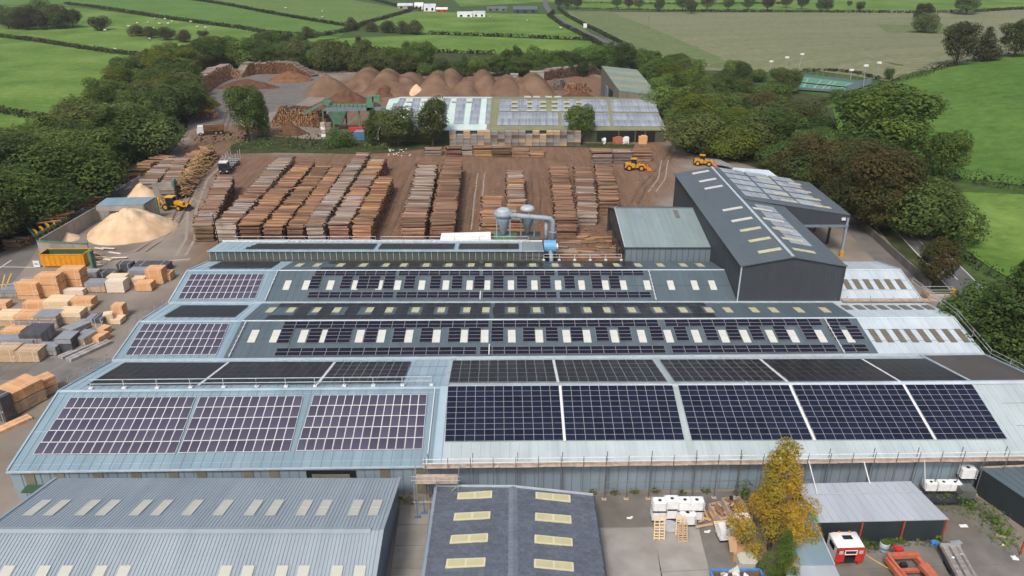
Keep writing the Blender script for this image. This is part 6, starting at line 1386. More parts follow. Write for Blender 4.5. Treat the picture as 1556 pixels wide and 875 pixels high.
w4 = panelwall('bay_wall', 'tall curved concrete wall behind the backhoe, below the grey log stack', P(236, 306, .36), P(266, 304, .36), 4.4, 4)
panelwall('bay_wall', 'end concrete panel with green edge at the foot of the brush pile', P(267, 305, .36), P(270, 298, .36), 4.6, 1, 'machine_green', .5)
# skip
def ro_skip(p, L, W, H, rz, body_, inside, label, name='skip', cat='skip', nr=8, flare=.35):
    root = thing(name, label, cat, p, rz); th = .08
    def ring(l, w, z): return [(-l / 2, -w / 2, z), (l / 2, -w / 2, z), (l / 2, w / 2, z), (-l / 2, w / 2, z)]
    o_, i_ = ring(L - flare, W - flare * .5, .25) + ring(L, W, H), ring(L - flare - th, W - flare * .5 - th, .35) + ring(L - 2 * th, W - 2 * th, H)
    S_ = [(0, 1, 5, 4), (1, 2, 6, 5), (2, 3, 7, 6), (3, 0, 4, 7)]
    link('hull', MB().add(o_, S_ + [(3, 2, 1, 0)]).mesh('hull', MATS[body_]), root, loc=(0, 0, 0)); link('inside', MB().add(i_, [f[::-1] for f in S_] + [(0, 1, 2, 3)]).mesh('inside', MATS[inside]), root, loc=(0, 0, 0))
    rim = MB(); R4 = ring(L, W, H); [rim.beam(R4[i], R4[(i + 1) % 4], .18, .14) for i in range(4)]; link('rim', rim.mesh('rim', MATS[body_]), root, loc=(0, 0, 0))
    rm = MB().beam((0, 0, .3), (0, -flare * .25, H - .05), .14, .12).mesh('rib', MATS[body_])
    for i in range(nr):
        x = (i + .5) / nr * (L - flare) - (L - flare) / 2
        for s in (-1, 1): o = link('rib', rm, root, loc=(x, s * (W - flare * .5) / 2, 0)); o.scale = (1, -1 if s > 0 else 1, 1)
    wm = MB().tube([(0, -.15, 0), (0, .15, 0)], .2, 8).mesh('roller', MATS['black_rubber'])
    for x in (-L * .38, -.1, L * .1, L * .38): link('roller', wm, root, loc=(x, -W * .36, .2)); link('roller', wm, root, loc=(x, W * .36, .2))
    return root
c = P(97, 407, .36); ro_skip((c.x, c.y + 1.6, .36), 8.0, 3.0, 2.6, .02, 'skip_orange', 'skip_inside', 'large orange roll-off skip with green inside below the chip bay')
c = P(57, 407, .36); tag(obj('notice_board', MB().box((c.x, c.y, 1.15), (1.15, .08, 1.25)).box((c.x, c.y - .05, 1.1), (.7, .02, .1), 1).box((c.x, c.y - .05, 1.3), (.6, .02, .07), 1).tube([(c.x - .4, c.y + .1, .3), (c.x - .4, c.y + .1, 1.6)], .04, 5).tube([(c.x + .4, c.y + .1, .3), (c.x + .4, c.y + .1, 1.6)], .04, 5), [MATS['sign_white'], MATS['timber_wrap']]), 'small white notice board left of the orange skip', 'sign')
# log deck rack
lr = thing('log_rack', 'green steel log rack with yellow arms between wood and chip bay', 'rack', P(72, 355, .36))
a, b, c_, d = P(38, 342, 2.4), P(52, 358, 2.4), P(105, 330, 2.4), P(88, 320, 2.4)
for p_, q_ in ((a, b), (b, c_), (c_, d), (d, a)): obj('frame_rail', MB().beam(p_, q_, .3, .5), MATS['machine_green'], lr)
for i in range(6):
    p_ = b.lerp(c_, (i + .4) / 6); obj('arm', MB().beam(p_ + V3((-.2, 0, -1.2)), p_ + V3((.1, 0, .6)), .35, .3).beam(p_ + V3((.1, 0, .6)), p_ + V3((-.8, .6, .7)), .3), MATS['yellow_plant'], lr)
    q_ = a.lerp(d, (i + .4) / 6); obj('leg', MB().beam(V3((p_.x, p_.y, .36)), p_, .3), MATS['machine_green'], lr); obj('leg', MB().beam(V3((q_.x, q_.y, .36)), q_, .3), MATS['machine_green'], lr); obj('cross_beam', MB().beam(p_, q_, .25), MATS['log_dark'], lr)
lg = MB(); r = random.Random(3)
for i in range(16): p_ = a.lerp(d, .45 + .5 * r.random()).lerp(b.lerp(c_, .45 + .5 * r.random()), r.random()); lg.tube([p_ + V3((-1.8, -1, .5 + r.random())), p_ + V3((1.8, 1, .5 + r.random()))], .2, 6)
tag(obj('loose_logs', lg, MATS['log_orange']), 'orange loose logs lying in the green rack', 'logs')
r = random.Random(77)
for i in range(11):
    x_, y_ = r.uniform(144, 182), r.uniform(377, 399); c = P(x_, y_, .4); a_ = r.uniform(-.5, .3); L = r.uniform(1.2, 3.2)
    tag(obj('loose_plank', MB().box((c.x, c.y, .42 + .03 * i), (L, .5, .08), 0, a_), MATS['timber_tan' if i % 2 else 'timber_white']), 'tan plank strewn on the ground right of the orange skip', 'plank', 'planks strewn right of the skip')
sc_ = MB()
for i in range(2600):
    x_ = r.uniform(290, 1010) if i % 4 else r.uniform(840, 940); y_ = r.uniform(232, 372) if i % 4 else r.uniform(345, 392); c = P(x_, y_, .38)
    if c.y < 131: continue
    L = r.uniform(.15, .7); sc_.box((c.x, c.y, .40), (L, r.uniform(.08, .22), .07), r.randrange(3), r.uniform(0, 3))
tag(obj('bark_litter', sc_, [MATS['log_orange'], MATS['log_dark'], MATS['log_brown']], stuff=True), 'scattered bark pieces and wood chips over the log yard soil', 'bark litter')
kb = thing('road_kerb', 'broken white timber kerb along the upper side of the entrance road', 'kerb', P(160, 295, .36))
for i in range(12):
    t = i / 12; p_, q_ = P(114, 324, .5).lerp(P(214, 267, .5), t), P(114, 324, .5).lerp(P(214, 267, .5), t + .07); obj('baulk', MB().beam(p_, q_, .3, .35), MATS['trim_white' if i % 3 else 'concrete'], kb)
# ---------------------------------------------------------------- wheeled machines (built about their own origin, front towards +x)
def wheel(root, x, y, r_, w_, hub='yellow_plant'):
    o = link('wheel', MB().lathe([(r_ * .62, -w_ / 2), (r_ * .95, -w_ / 2), (r_, -w_ * .3), (r_, w_ * .3), (r_ * .95, w_ / 2), (r_ * .62, w_ / 2)], (0, 0, 0), 16).mesh('wheel', MATS['black_rubber']), root, loc=(x, y, r_)); o.rotation_euler = (PI / 2, 0, 0)
    h = link('hub', MB().lathe([(r_ * .15, -w_ * .56), (r_ * .55, -w_ * .54), (r_ * .6, -w_ * .4), (r_ * .6, w_ * .4), (r_ * .55, w_ * .54), (r_ * .15, w_ * .56)], (0, 0, 0), 12).mesh('hub', MATS[hub]), o, loc=(0, 0, 0)); return o
def part(root, name, mb, mat, smooth=False): return link(name, mb.mesh(name, MATS[mat] if isinstance(mat, str) else [MATS[m] for m in mat], smooth), root, loc=(0, 0, 0))
def loader(p, rz, label, name='wheel_loader', cat='wheel loader', s=1.):
    t = thing(name, label, cat, p, rz); t.scale = (s, s, s)
    part(t, 'rear_body', MB().extrude([(-3.4, -1.1, .9), (-.6, -1.1, .9), (-.6, -1.1, 2.0), (-1.2, -1.1, 2.2), (-3.2, -1.1, 1.9)], (0, 2.2, 0)), 'yellow_plant')
    part(t, 'front_frame', MB().box((1.1, 0, 1.2), (2.4, 1.1, .9)).box((-.1, 0, 1.1), (.8, .7, .7)), 'yellow_plant')
    cb = part(t, 'cab', MB().box((-.9, 0, 2.6), (1.5, 1.5, 1.3), bev=.12), 'glass_dark'); part(t, 'cab_roof', MB().box((-.9, 0, 3.33), (1.8, 1.75, .16), bev=.15), 'yellow_plant')
    pl = MB(); [pl.beam((-.9 + a, b, 1.9), (-.9 + a * .95, b * .95, 3.3), .1) for a in (-.75, .75) for b in (-.75, .75)]; part(t, 'cab_pillar', pl, 'steel_black')
    part(t, 'lift_arm', MB().beam((.6, -.55, 1.7), (3.1, -.55, .7), .22, .35).beam((.6, .55, 1.7), (3.1, .55, .7), .22, .35), 'yellow_plant')
    part(t, 'bucket', MB().extrude([(3.0, -1.5, .2), (4.2, -1.5, .15), (4.2, -1.5, .25), (3.4, -1.5, .5), (3.3, -1.5, 1.2), (3.0, -1.5, 1.4), (2.85, -1.5, .8)], (0, 3.0, 0)), 'paint_orange')
    part(t, 'counterweight', MB().box((-3.4, 0, 1.2), (.4, 2.1, .9), bev=.1), 'steel_black'); part(t, 'exhaust', MB().tube([(-2.2, .5, 2.1), (-2.2, .5, 2.9)], .08, 8), 'steel_black')
    for x in (-2.2, 1.3):
        for y in (-1.15, 1.15): wheel(t, x, y, .82, .6)
    return t
c = P(968, 260, .36); loader((c.x, c.y + 1.2, .36), R(-4), 'yellow wheel loader working beside the reddish log bundle', s=.92)
c = P(1072, 253, .36); loader((c.x, c.y + 1.2, .36), R(-12), 'smaller yellow wheel loader parked behind the dark hall', s=.85)
def backhoe(p, rz, label):
    t = thing('backhoe_loader', label, 'backhoe loader', p, rz)
    part(t, 'chassis', MB().box((0, 0, 1.0), (4.6, 1.0, .6)), 'yellow_plant'); part(t, 'bonnet', MB().extrude([(.5, -.5, 1.2), (2.5, -.5, 1.2), (2.5, -.5, 1.75), (.5, -.5, 2.05)], (0, 1, 0)), 'yellow_plant')
    part(t, 'cab', MB().extrude([(-1.3, -.8, 1.2), (.5, -.8, 1.2), (.35, -.8, 2.9), (-1.2, -.8, 2.9)], (0, 1.6, 0)), 'glass_dark'); part(t, 'cab_roof', MB().box((-.45, 0, 2.98), (2.0, 1.8, .16), bev=.15), 'yellow_paint')
    part(t, 'loader_arm', MB().beam((.6, -.75, 1.7), (3.2, -.75, .9), .15, .3).beam((.6, .75, 1.7), (3.2, .75, .9), .15, .3), 'yellow_plant')
    part(t, 'front_bucket', MB().extrude([(3.1, -1.2, .1), (4.3, -1.2, .05), (3.5, -1.2, .5), (3.3, -1.2, 1.1), (3.0, -1.2, .9)], (0, 2.4, 0)), 'steel_black')
    part(t, 'fork_guard', MB().beam((3.4, -1, 1.1), (3.9, -1, 1.9), .15, .5).beam((3.4, .9, 1.1), (3.9, .9, 1.9), .15, .5), 'yellow_plant')
    part(t, 'boom', MB().beam((-2.2, 0, 1.1), (-3.0, 0, 3.0), .3, .35).beam((-3.0, 0, 3.0), (-3.4, 0, 1.4), .25, .3), 'yellow_plant'); part(t, 'rear_bucket', MB().extrude([(-3.7, -.35, .7), (-3.1, -.35, .8), (-3.0, -.35, 1.4), (-3.5, -.35, 1.5)], (0, .7, 0)), 'yellow_plant')
    for x, r_ in ((-1.3, .8), (1.7, .62)):
        for y in (-1.05, 1.05): wheel(t, x, y, r_, .45)
    return t
c = P(262, 320, .36); backhoe((c.x, c.y + 1.0, .36), R(-6), 'yellow backhoe loader facing right beside the chip bay canopy')
# timber lorry
def lorry(p, rz, label):
    t = thing('timber_lorry', label, 'lorry', p, rz)
    part(t, 'cab', MB().extrude([(3.4, -1.2, .7), (5.4, -1.2, .7), (5.4, -1.2, 1.7), (5.2, -1.2, 3.1), (3.5, -1.2, 3.2)], (0, 2.4, 0)), 'steel_black'); part(t, 'cab_roof', MB().box((4.3, 0, 3.25), (1.7, 2.2, .3), bev=.2), 'trim_white')
    part(t, 'windscreen', MB().poly([(5.43, -1.05, 1.8), (5.43, 1.05, 1.8), (5.24, 1.05, 2.95), (5.24, -1.05, 2.95)]), 'glass_dark'); 
    for y in (-.85, .85): part(t, 'headlight', MB().box((5.44, y, 1.05), (.06, .4, .22)), 'trim_white')
    part(t, 'chassis', MB().box((-1.6, 0, 1.0), (11, .9, .35)), 'steel_black')
    for x in (2.4, .2, -2.2, -4.6, -6.6):
        part(t, 'bunk', MB().box((x, 0, 1.3), (.25, 2.4, .25)).beam((x, -1.2, 1.3), (x, -1.28, 3.9), .14).beam((x, 1.2, 1.3), (x, 1.28, 3.9), .14), 'galv')
    part(t, 'crane', MB().beam((3.0, 0, 1.2), (3.0, 0, 3.6), .3).beam((3.0, 0, 3.6), (1.4, .2, 4.2), .2), 'galv')
    for x in (4.6, 1.2, -.4, -4.2, -5.4):
        for y in (-1.0, 1.0): wheel(t, x, y, .5, .4, 'galv')
    return t
a = P(341, 266, .36); b = P(368, 240, .36); d = (a - b).normalized(); lorry((a - d * 5.2), math.atan2(d.y, d.x), 'empty dark timber lorry with upright steel stakes among the log stacks')
# small vehicles of the rear yard
ex = thing('excavator', 'orange excavator standing on the rear pad by the reddish cone', 'excavator', P(302, 166, .4))
for y in (-1, 1): part(ex, 'track', MB().box((0, y, .4), (3.2, .6, .8), bev=.2), 'steel_black')
part(ex, 'body', MB().box((-.3, 0, 1.4), (3, 2.2, 1.0), bev=.2), 'paint_orange'); part(ex, 'cab', MB().box((.6, -.6, 2.3), (1.3, 1.0, 1.3)), 'glass_dark'); part(ex, 'boom', MB().beam((1, .3, 1.8), (3.2, .3, 3.6), .3, .4).beam((3.2, .3, 3.6), (4.2, .3, 1.2), .25, .3), 'paint_orange')
def tipper(p, rz, label, col, name='tipper_truck'):
    t = thing(name, label, 'truck', p, rz)
    part(t, 'cab', MB().extrude([(2.2, -1.2, .7), (4.2, -1.2, .7), (4.1, -1.2, 2.0), (3.8, -1.2, 2.9), (2.2, -1.2, 2.9)], (0, 2.4, 0)), 'trim_white'); part(t, 'windscreen', MB().poly([(4.13, -1, 1.95), (4.13, 1, 1.95), (3.87, 1, 2.75), (3.87, -1, 2.75)]), 'glass_dark')
    o = [(-3.8, -1.2, 1.2), (1.9, -1.2, 1.2), (1.9, 1.2, 1.2), (-3.8, 1.2, 1.2), (-4.1, -1.35, 2.7), (2.0, -1.35, 2.7), (2.0, 1.35, 2.7), (-4.1, 1.35, 2.7)]
    part(t, 'tipping_body', MB().add(o, [(3, 2, 1, 0), (0, 1, 5, 4), (1, 2, 6, 5), (2, 3, 7, 6), (3, 0, 4, 7)]).box((-1, 0, 2.3), (5.6, 2.3, .1)), col); part(t, 'chassis', MB().box((0, 0, .85), (7.6, .9, .3)), 'steel_black')
    for x in (3.2, -1.4, -2.8):
        for y in (-1.05, 1.05): wheel(t, x, y, .52, .35, 'galv')
    return t
c = P(320, 205, .4); tipper((c.x, c.y + 1, .4), R(200), 'red-bodied tipper truck parked where the track enters the rear pad', 'bark_orange')
c = P(1018, 198, .4); tipper((c.x, c.y + 1.5, .4), R(-95), 'yellow tipper truck beside the right end of the solar barn', 'yellow_plant')
# green screening machine
gm_ = thing('screening_machine', 'large green conveyor and screening machine in the rear yard', 'screening machine', P(540, 200, .36))
Y0 = P(540, 200, .36).y + 3
def gp(x, y): return PY(x, y, Y0)
obj('conveyor', MB().beam(gp(462, 172), gp(498, 153), 1.6, .8), MATS['machine_green'], gm_)
obj('conveyor_head', MB().beam(gp(492, 152), gp(502, 158), 2.2, 1.6), MATS['machine_green'], gm_)
obj('gantry', MB().beam(gp(496, 165), gp(585, 165), 2.0, 1.1), MATS['wall_grey_blue'], gm_); 
for i in range(9): obj('roller_cover', MB().box(tuple(gp(502 + i * 6.5, 160.5)), (1.2, 1.8, .9)), MATS['machine_green'], gm_)
for x in (490, 505, 525, 545, 583): p_ = gp(x, 166); obj('leg', MB().beam(p_, V3((p_.x, p_.y, .4)), .45), MATS['machine_green' if x != 525 else 'steel_black'], gm_)
obj('hopper', MB().add([gp(500, 168) + V3((0, -2, 0)), gp(528, 168) + V3((0, -2, 0)), gp(528, 168) + V3((0, 2, 0)), gp(500, 168) + V3((0, 2, 0)), gp(508, 188) + V3((0, -1, 0)), gp(520, 188) + V3((0, -1, 0)), gp(520, 188) + V3((0, 1, 0)), gp(508, 188) + V3((0, 1, 0))], [(0, 1, 5, 4), (1, 2, 6, 5), (2, 3, 7, 6), (3, 0, 4, 7), (3, 2, 1, 0), (4, 5, 6, 7)]), MATS['machine_green'], gm_)
obj('side_belt', MB().beam(gp(528, 189), gp(545, 175), 1.2, .35), MATS['court_green'], gm_); obj('tower', MB().beam(gp(563, 146), gp(563, 172), 2.2, 2.0).box(tuple(gp(572, 150)), (2.4, 2, 2)), MATS['machine_green'], gm_)
c = P(546, 213, .36)
ct = thing('container', 'blue open-topped container behind the scrub', 'container', (c.x, c.y + 1.5, .36)); part(ct, 'shell', MB().add([(-1.6, -1.5, 0), (1.6, -1.5, 0), (1.6, 1.5, 0), (-1.6, 1.5, 0), (-1.7, -1.6, 2.6), (1.7, -1.6, 2.6), (1.7, 1.6, 2.6), (-1.7, 1.6, 2.6)], [(3, 2, 1, 0), (0, 1, 5, 4), (1, 2, 6, 5), (2, 3, 7, 6), (3, 0, 4, 7)]), 'container_blue')
part(ct, 'load', MB().box((0, 0, 2.3), (3.2, 3, .2)), 'timber_grey'); rbm = MB(); [rbm.box((x, -1.58, 1.3), (.12, .1, 2.5)) for x in (-1.4, -.7, 0, .7, 1.4)]; part(ct, 'rib', rbm, 'container_blue')
st_ = thing('tote_stack', 'stack of white and rusty totes left of the blue container', 'stacked totes', P(495, 210, .36))
for j in range(4): obj('tote', MB().box((P(491, 210, .36).x, P(491, 210).y, 1.0 + j * 1.15), (1.4, 1.4, .95)), MATS['white_plastic' if j % 2 == 0 else 'plank'], st_); obj('rack', MB().box((P(499, 210, .36).x, P(491, 210).y + .5, .9 + j * 1.1), (1.6, 1.6, 1.0)), MATS['log_grey'], st_)
tr_ = tag(obj('trailer_load', MB().box(tuple(P(555, 195, 2.0)), (5, 2.2, .8)).box(tuple(P(540, 196, 1.6)), (4, 2, 1.0)), MATS['paint_red']), 'red machine part beyond the blue container', 'machine')
# crates in front of the barn
cm = {}
for k_, mt in enumerate(('timber_grey', 'log_grey', 'timber_tan', 'timber_grey')):
    mb = MB()
    for j in range(4): mb.box((0, -.78, .15 + j * .27), (1.9, .06, .2)); mb.box((0, .78, .15 + j * .27), (1.9, .06, .2)); mb.box((-.95, 0, .15 + j * .27), (.06, 1.5, .2)); mb.box((.95, 0, .15 + j * .27), (.06, 1.5, .2))
    for a in (-.9, .9):
        for b in (-.74, .74): mb.box((a, b, .53), (.1, .1, 1.06))
    mb.box((0, 0, .5), (1.84, 1.5, .9)); cm[k_] = mb.mesh('crate', MATS[mt])
r = random.Random(12); x = P(690, 216, .36).x; Yc = P(690, 217, .36).y - 3.0
while x < P(884, 216, .36).x:
    root = thing('crate_stack', 'column of weathered wooden crates in the long row before the solar barn', 'crate stack', (x, Yc, .36), 0, 'crate stacks before the barn')
    for j in range(3 + (r.random() < .7)):
        for b in (0,): o = link('crate', cm[r.choice((0, 1, 1, 2, 3))], root, loc=(r.uniform(-.05, .05), r.uniform(-.1, .1), j * 1.1))
    x += 2.05
for i, (xx, mt, w_, h_) in enumerate([(917, 'white_plastic', 1.2, 1.4), (938, 'paint_orange_red', 3.0, 1.8), (950, 'white_plastic', 2.0, 1.8), (976, 'timber_new', 2.6, 2.2)]):
    c = P(xx, 217.5, .36); tag(obj('stored_goods', MB().box((c.x, c.y - .5, .36 + h_ / 2), (w_, 1.4, h_), bev=.15).box((c.x + .2, c.y - .5, .36 + h_ + .15), (w_ * .6, 1.0, .3)), MATS[mt]), ['small white bin at the left of the barn doorway', 'reddish wrapped load in the barn doorway', 'white bagged load in the barn doorway', 'orange-trimmed machine at the right of the barn doorway'][i], 'stored goods', 'goods in the barn doorway')
# sheets by loader 2
mp_ = MB(); r = random.Random(2)
for i in range(9): a, b = P(1057 + i * 4, 240 + i * .8, .5), P(1078 + i * 4, 250 + i * 1.0, .5); mp_.beam(a + V3((0, 0, .1 * i)), b + V3((0, 0, .1 * i + r.uniform(0, .3))), 1.3, .12)
tag(obj('metal_sheets', mp_, MATS['galv']), 'heap of bent metal sheets behind the small yellow loader', 'metal sheets')
# ---------------------------------------------------------------- cyclones, ducts, fan, canopy
dx_ = thing('dust_cyclone', 'left dust cyclone with flat spiral top on a green hopper block', 'cyclone', (-1.6, 133, .36))
def cyclone(root, cx, cy, big):
    prof = [(.25, 4.9), (.35, 5.0), (1.0, 7.4), (1.4, 8.1), (1.4, 9.7), (1.3, 9.9), (.9, 9.95), (.2, 10.1)]
    o = obj('body', MB().lathe(prof, (cx, cy, 0), 24), MATS['galv_duct'], root, True)
    obj('top_cap', MB().lathe([(1.3, 9.8), (1.3, 9.95), (.9, 10.25), (.5, 10.3)], (cx, cy, 0), 24), MATS['trim_light'], root, True)
    for a in (45, 135, 225, 315):
        x, y = cx + 1.75 * math.cos(R(a)), cy + 1.75 * math.sin(R(a)); obj('leg', MB().beam((x, y, .4), (x, y, 8.6), .16), MATS['galv_duct'], root)
    rg = MB(); [rg.tube([(cx + 1.42 * math.cos(2 * PI * i / 24), cy + 1.42 * math.sin(2 * PI * i / 24), z) for i in range(25)], .06, 5, cap=False) for z in (8.3, 9.4)]; obj('band', rg, MATS['galv_duct'], root)
cyclone(dx_, -1.6, 133, True)
sp = [(-1.6 + 1.35 * math.cos(a), 133 + 1.35 * math.sin(a), 9.3) for a in [PI * .5 + i * PI / 10 for i in range(16)]]
obj('inlet_scroll', MB().tube(sp, [.5] * 16, 10), MATS['galv_duct'], dx_, True)
dy_ = thing('dust_cyclone', 'right dust cyclone with domed white cap, behind the long duct', 'cyclone', (2.9, 134.5, .36)); cyclone(dy_, 2.9, 134.5, False); obj('platform', MB().box((2.9, 134.5, 9.2), (4.2, 3.6, .9)), MATS['log_brown'], dy_)
dt = thing('duct', 'big grey-blue duct from the cyclones bending down to the blue fan', 'duct', (7, 131, .36))
path = [(-.3, 131.5, 9.5), (3, 131.2, 9.3), (6.2, 131, 9.1), (7.0, 130.9, 9.0), (7.45, 130.9, 8.5), (7.5, 130.9, 7.5), (7.5, 130.9, 4.2)]
obj('pipe', MB().tube(path, .46, 14), MATS['galv_duct'], dt, True)
fl = MB()
for p_, q_ in (((3, 131.2, 9.3), (3.1, 131.2, 9.3)), ((7.5, 130.9, 6.5), (7.5, 130.9, 6.4)), ((7.5, 130.9, 4.6), (7.5, 130.9, 4.5)), ((.6, 131.4, 9.43), (.7, 131.4, 9.43))): fl.tube([p_, q_], .68, 14)
obj('flange', fl, MATS['galv_duct'], dt); obj('second_pipe', MB().tube([(6.3, 131.6, 8.6), (6.3, 131.6, 4)], .35, 10), MATS['galv_duct'], dt, True); obj('outlet_pipe', MB().tube([(6.9, 128.6, 3.6), (7.1, 127.4, 3.2), (7.1, 126, 1.4)], .4, 10), MATS['galv_duct'], dt, True)
fn = thing('extractor_fan', 'bright blue extractor fan housing at the foot of the duct', 'fan', (6.9, 129.5, 2.2))
part(fn, 'housing', MB().tube([(-1.1, 0, 1.9), (1.1, 0, 1.9)], 1.25, 20), 'fan_blue'); part(fn, 'inlet', MB().tube([(1.1, 0, 1.9), (1.5, 0, 1.9)], .6, 14), 'white_plastic'); part(fn, 'stand', MB().box((0, 0, -.6), (2.0, 1.8, 2.6)), 'steel_black')
hp = thing('hopper_block', 'weathered green-grey hopper block under the cyclones', 'hopper', (0, 133, .36))
obj('left_bin', MB().box((-1.3, 133.2, 2.7), (4.2, 4, 4.7)), MATS['machine_green'], hp); obj('right_bin', MB().box((3.2, 134.2, 2.5), (4.4, 4, 4.2)), MATS['wall_weathered'], hp); obj('walkway', MB().box((-.5, 130.6, 4.75), (12, .8, .12)), MATS['galv'], hp)
cv = thing('white_canopy', 'plain white flat canopy roof behind the clerestory shed', 'canopy', (-8.4, 132, .36))
q = [P(671, 354, 5.0), P(745.5, 352, 5.0), P(746, 365, 4.6), P(668, 367, 4.6)]; obj('roof_sheet', MB().slab(q[::-1], .15), MATS['paint_white'], cv)
for p_ in q: obj('post', MB().box((p_.x * .98 - .15, p_.y - .1, p_.z / 2), (.2, .2, p_.z - .3)), MATS['galv'], cv)
r = random.Random(31)
for i in range(46):
    x, y = r.uniform(850, 935), r.uniform(352, 392); c = P(x, y, .36); L = r.uniform(1.5, 5.5); a = r.uniform(-.25, .15)
    if c.x < 9.5: c.x = 9.5
    t = link('debarked_log', LOGM['log_orange' if r.random() < .5 else 'log_grey', 0], None, loc=(c.x, c.y, .36 + .2)); t.scale = (L, .22, .22); t.rotation_euler = (r.random() * 6, 0, a); tag(t, 'pale debarked log strewn on the brown bark ground left of the grey-green shed', 'log', 'strewn logs on the bark ground')
hb = tag(obj('bark_bed', MB().box((14.6, 131, .5), (9, 12, .15)), MATS['bark_orange']), 'thin bed of orange bark on the ground left of the grey-green shed', 'bark', None, 'stuff')
yl = thing('yard_light', 'thin dark lighting mast at the near end of the leftmost log stack', 'lamp post', P(333, 372, .36)); part(yl, 'mast', MB().tube([(0, 0, 0), (-.3, 0, 6.5)], .1, 6), 'steel_black'); part(yl, 'lamp_head', MB().box((-.4, 0, 6.5), (.7, .35, .25)), 'galv')
# ---------------------------------------------------------------- foreground yard
zz = lambda x, y: (970 + x / 6.48, 740 + y / 6.48)
def ibc_mesh():
    pass
IB = thing('ibc_tank', 'x', 'tank', (0, 0, 0))
part(IB, 'bottle', MB().box((0, 0, .62), (1.1, .9, .92), bev=.12), 'white_plastic'); cg_ = MB()
for z in (.2, .5, .8, 1.06): cg_.tube([(-.59, -.49, z), (.59, -.49, z), (.59, .49, z), (-.59, .49, z), (-.59, -.49, z)], .016, 4)
for x in (-.59, -.3, 0, .3, .59): cg_.tube([(x, -.49, .15), (x, -.49, 1.08)], .014, 4).tube([(x, .49, .15), (x, .49, 1.08)], .014, 4)
part(IB, 'cage', cg_, 'white_plastic'); part(IB, 'lid', MB().lathe([(.14, 0), (.14, .06), (.1, .08)], (0, 0, 1.08), 12), 'black_rubber'); part(IB, 'pallet', MB().box((0, 0, .03), (1.2, 1.0, .05)).box((-.5, 0, .09), (.12, 1, .1)).box((.5, 0, .09), (.12, 1, .1)).box((0, 0, .09), (.12, 1, .1)).box((0, 0, .145), (1.2, 1.0, .02)), 'steel_black')
FIRST = [True]
def ibc(px, py, label, z0=.42, rz=0., s=1.06, group='white bulk tanks', ref=None):
    c = P(px, py, .42) if ref is None else ref
    t = IB if FIRST[0] else copy_tree(IB); FIRST[0] = False
    t.location = (c.x, c.y + .6, z0); t.rotation_euler = (0, 0, rz); t.scale = (s * 1.16, s, s); tag(t, label, 'tank', group); return c
hI = 1.14 * 1.06
for i, (x, y, lb) in enumerate([(1001.5, 794, 'leftmost'), (1020, 791, 'second from left'), (1039.5, 793, 'third from left'), (1057.5, 793, 'fourth from left')]):
    c = ibc(x, y, 'lower white bulk tank of the %s pair by the blue wall' % lb, rz=.03 * i); ibc(x, y, 'upper white bulk tank of the %s pair by the blue wall' % lb, .42 + hI, ref=c)
c = ibc(1045, 800, 'single whitish tank standing before the row of paired tanks', s=1.2)
ibc(1106, 823, 'rounded white tank alone before the wood crates', s=1.3, rz=.1)
c = ibc(1127, 819, 'lower tank of the pair beside the gold birch'); ibc(1127, 819, 'upper tank of the pair beside the gold birch', .42 + hI, ref=c)
for i, x in enumerate((1414, 1433, 1450)): ibc(x, 757, ['left', 'middle', 'right'][i] + ' one of the three tanks on the bench by the dark shed', 1.1, s=.93)
ibc(1466, 748, 'small white tank raised on a stand beside the dark shed', 2.0, s=1.15)
bn = tag(obj('bench', MB().beam(P(1402, 758, 1.0), P(1478, 757, 1.0), 1.4, .15).box(tuple(P(1410, 757, .7)), (.2, 1.2, .7)).box(tuple(P(1462, 757, .7)), (.2, 1.2, .7)), MATS['steel_black']), 'dark low bench carrying the three white tanks', 'bench')
bs = tag(obj('tank_stand', MB().box(tuple(P(1466, 750, 1.2)), (1.5, 1.3, 1.6)), MATS['wall_weathered']), 'block stand under the small raised tank', 'stand')
bm2 = P(1461, 725, 3.6)
tag(obj('lid_disc', MB().lathe([(.1, 0), (.85, .02), (.9, .06), (.1, .16)], tuple(P(1018, 800, .45)), 20), MATS['plastic_grey']), 'round pale tank lid lying between the leaning pallets', 'lid')
def pallet(name, label, p, rx, rz, sx=1.2, sy=1.0, mat='timber_tan', h=None):
    t = thing(name, label, 'pallet', p, 0, 'loose pallets'); t.rotation_euler = (rx, 0, rz); t.matrix_basis = Matrix.Translation(p) @ Matrix.Rotation(rz, 4, 'Z') @ Matrix.Rotation(rx, 4, 'X')
    sm = MB().box((0, 0, 0), (sx, .11, .025)).mesh('slat', MATS[mat])
    for k in range(8): link('slat', sm, t, loc=(0, -sy / 2 + (k + .5) * sy / 8, .13)); 
    for k in (0, 3.5, 7): link('slat', sm, t, loc=(0, -sy / 2 + (k + .5) * sy / 8, .01))
    bm_ = MB().box((0, 0, 0), (.1, sy, .09)).mesh('bearer', MATS[mat])
    for x in (-sx / 2 + .05, 0, sx / 2 - .05): link('bearer', bm_, t, loc=(x, 0, .07))
    return t
pallet('pallet', 'tan pallet leaning upright against the leftmost tanks', P(1002, 801, 1.7), R(78), .02, 1.1, 2.6, 'timber_cream'); pallet('pallet', 'tan pallet leaning between second and third tank pairs', P(1033.5, 797, 1.5), R(78), -.05, .9, 2.2, 'timber_cream'); pallet('pallet', 'front leaning tan pallet with dark stains', P(1037, 809, 1.2), R(70), .06, 1.0, 1.9, 'timber_tan')
pallet('pallet', 'flat slatted pallet before the wood crates', P(1100, 803, .9), R(18), .1, 1.7, 1.7, 'timber_cream')
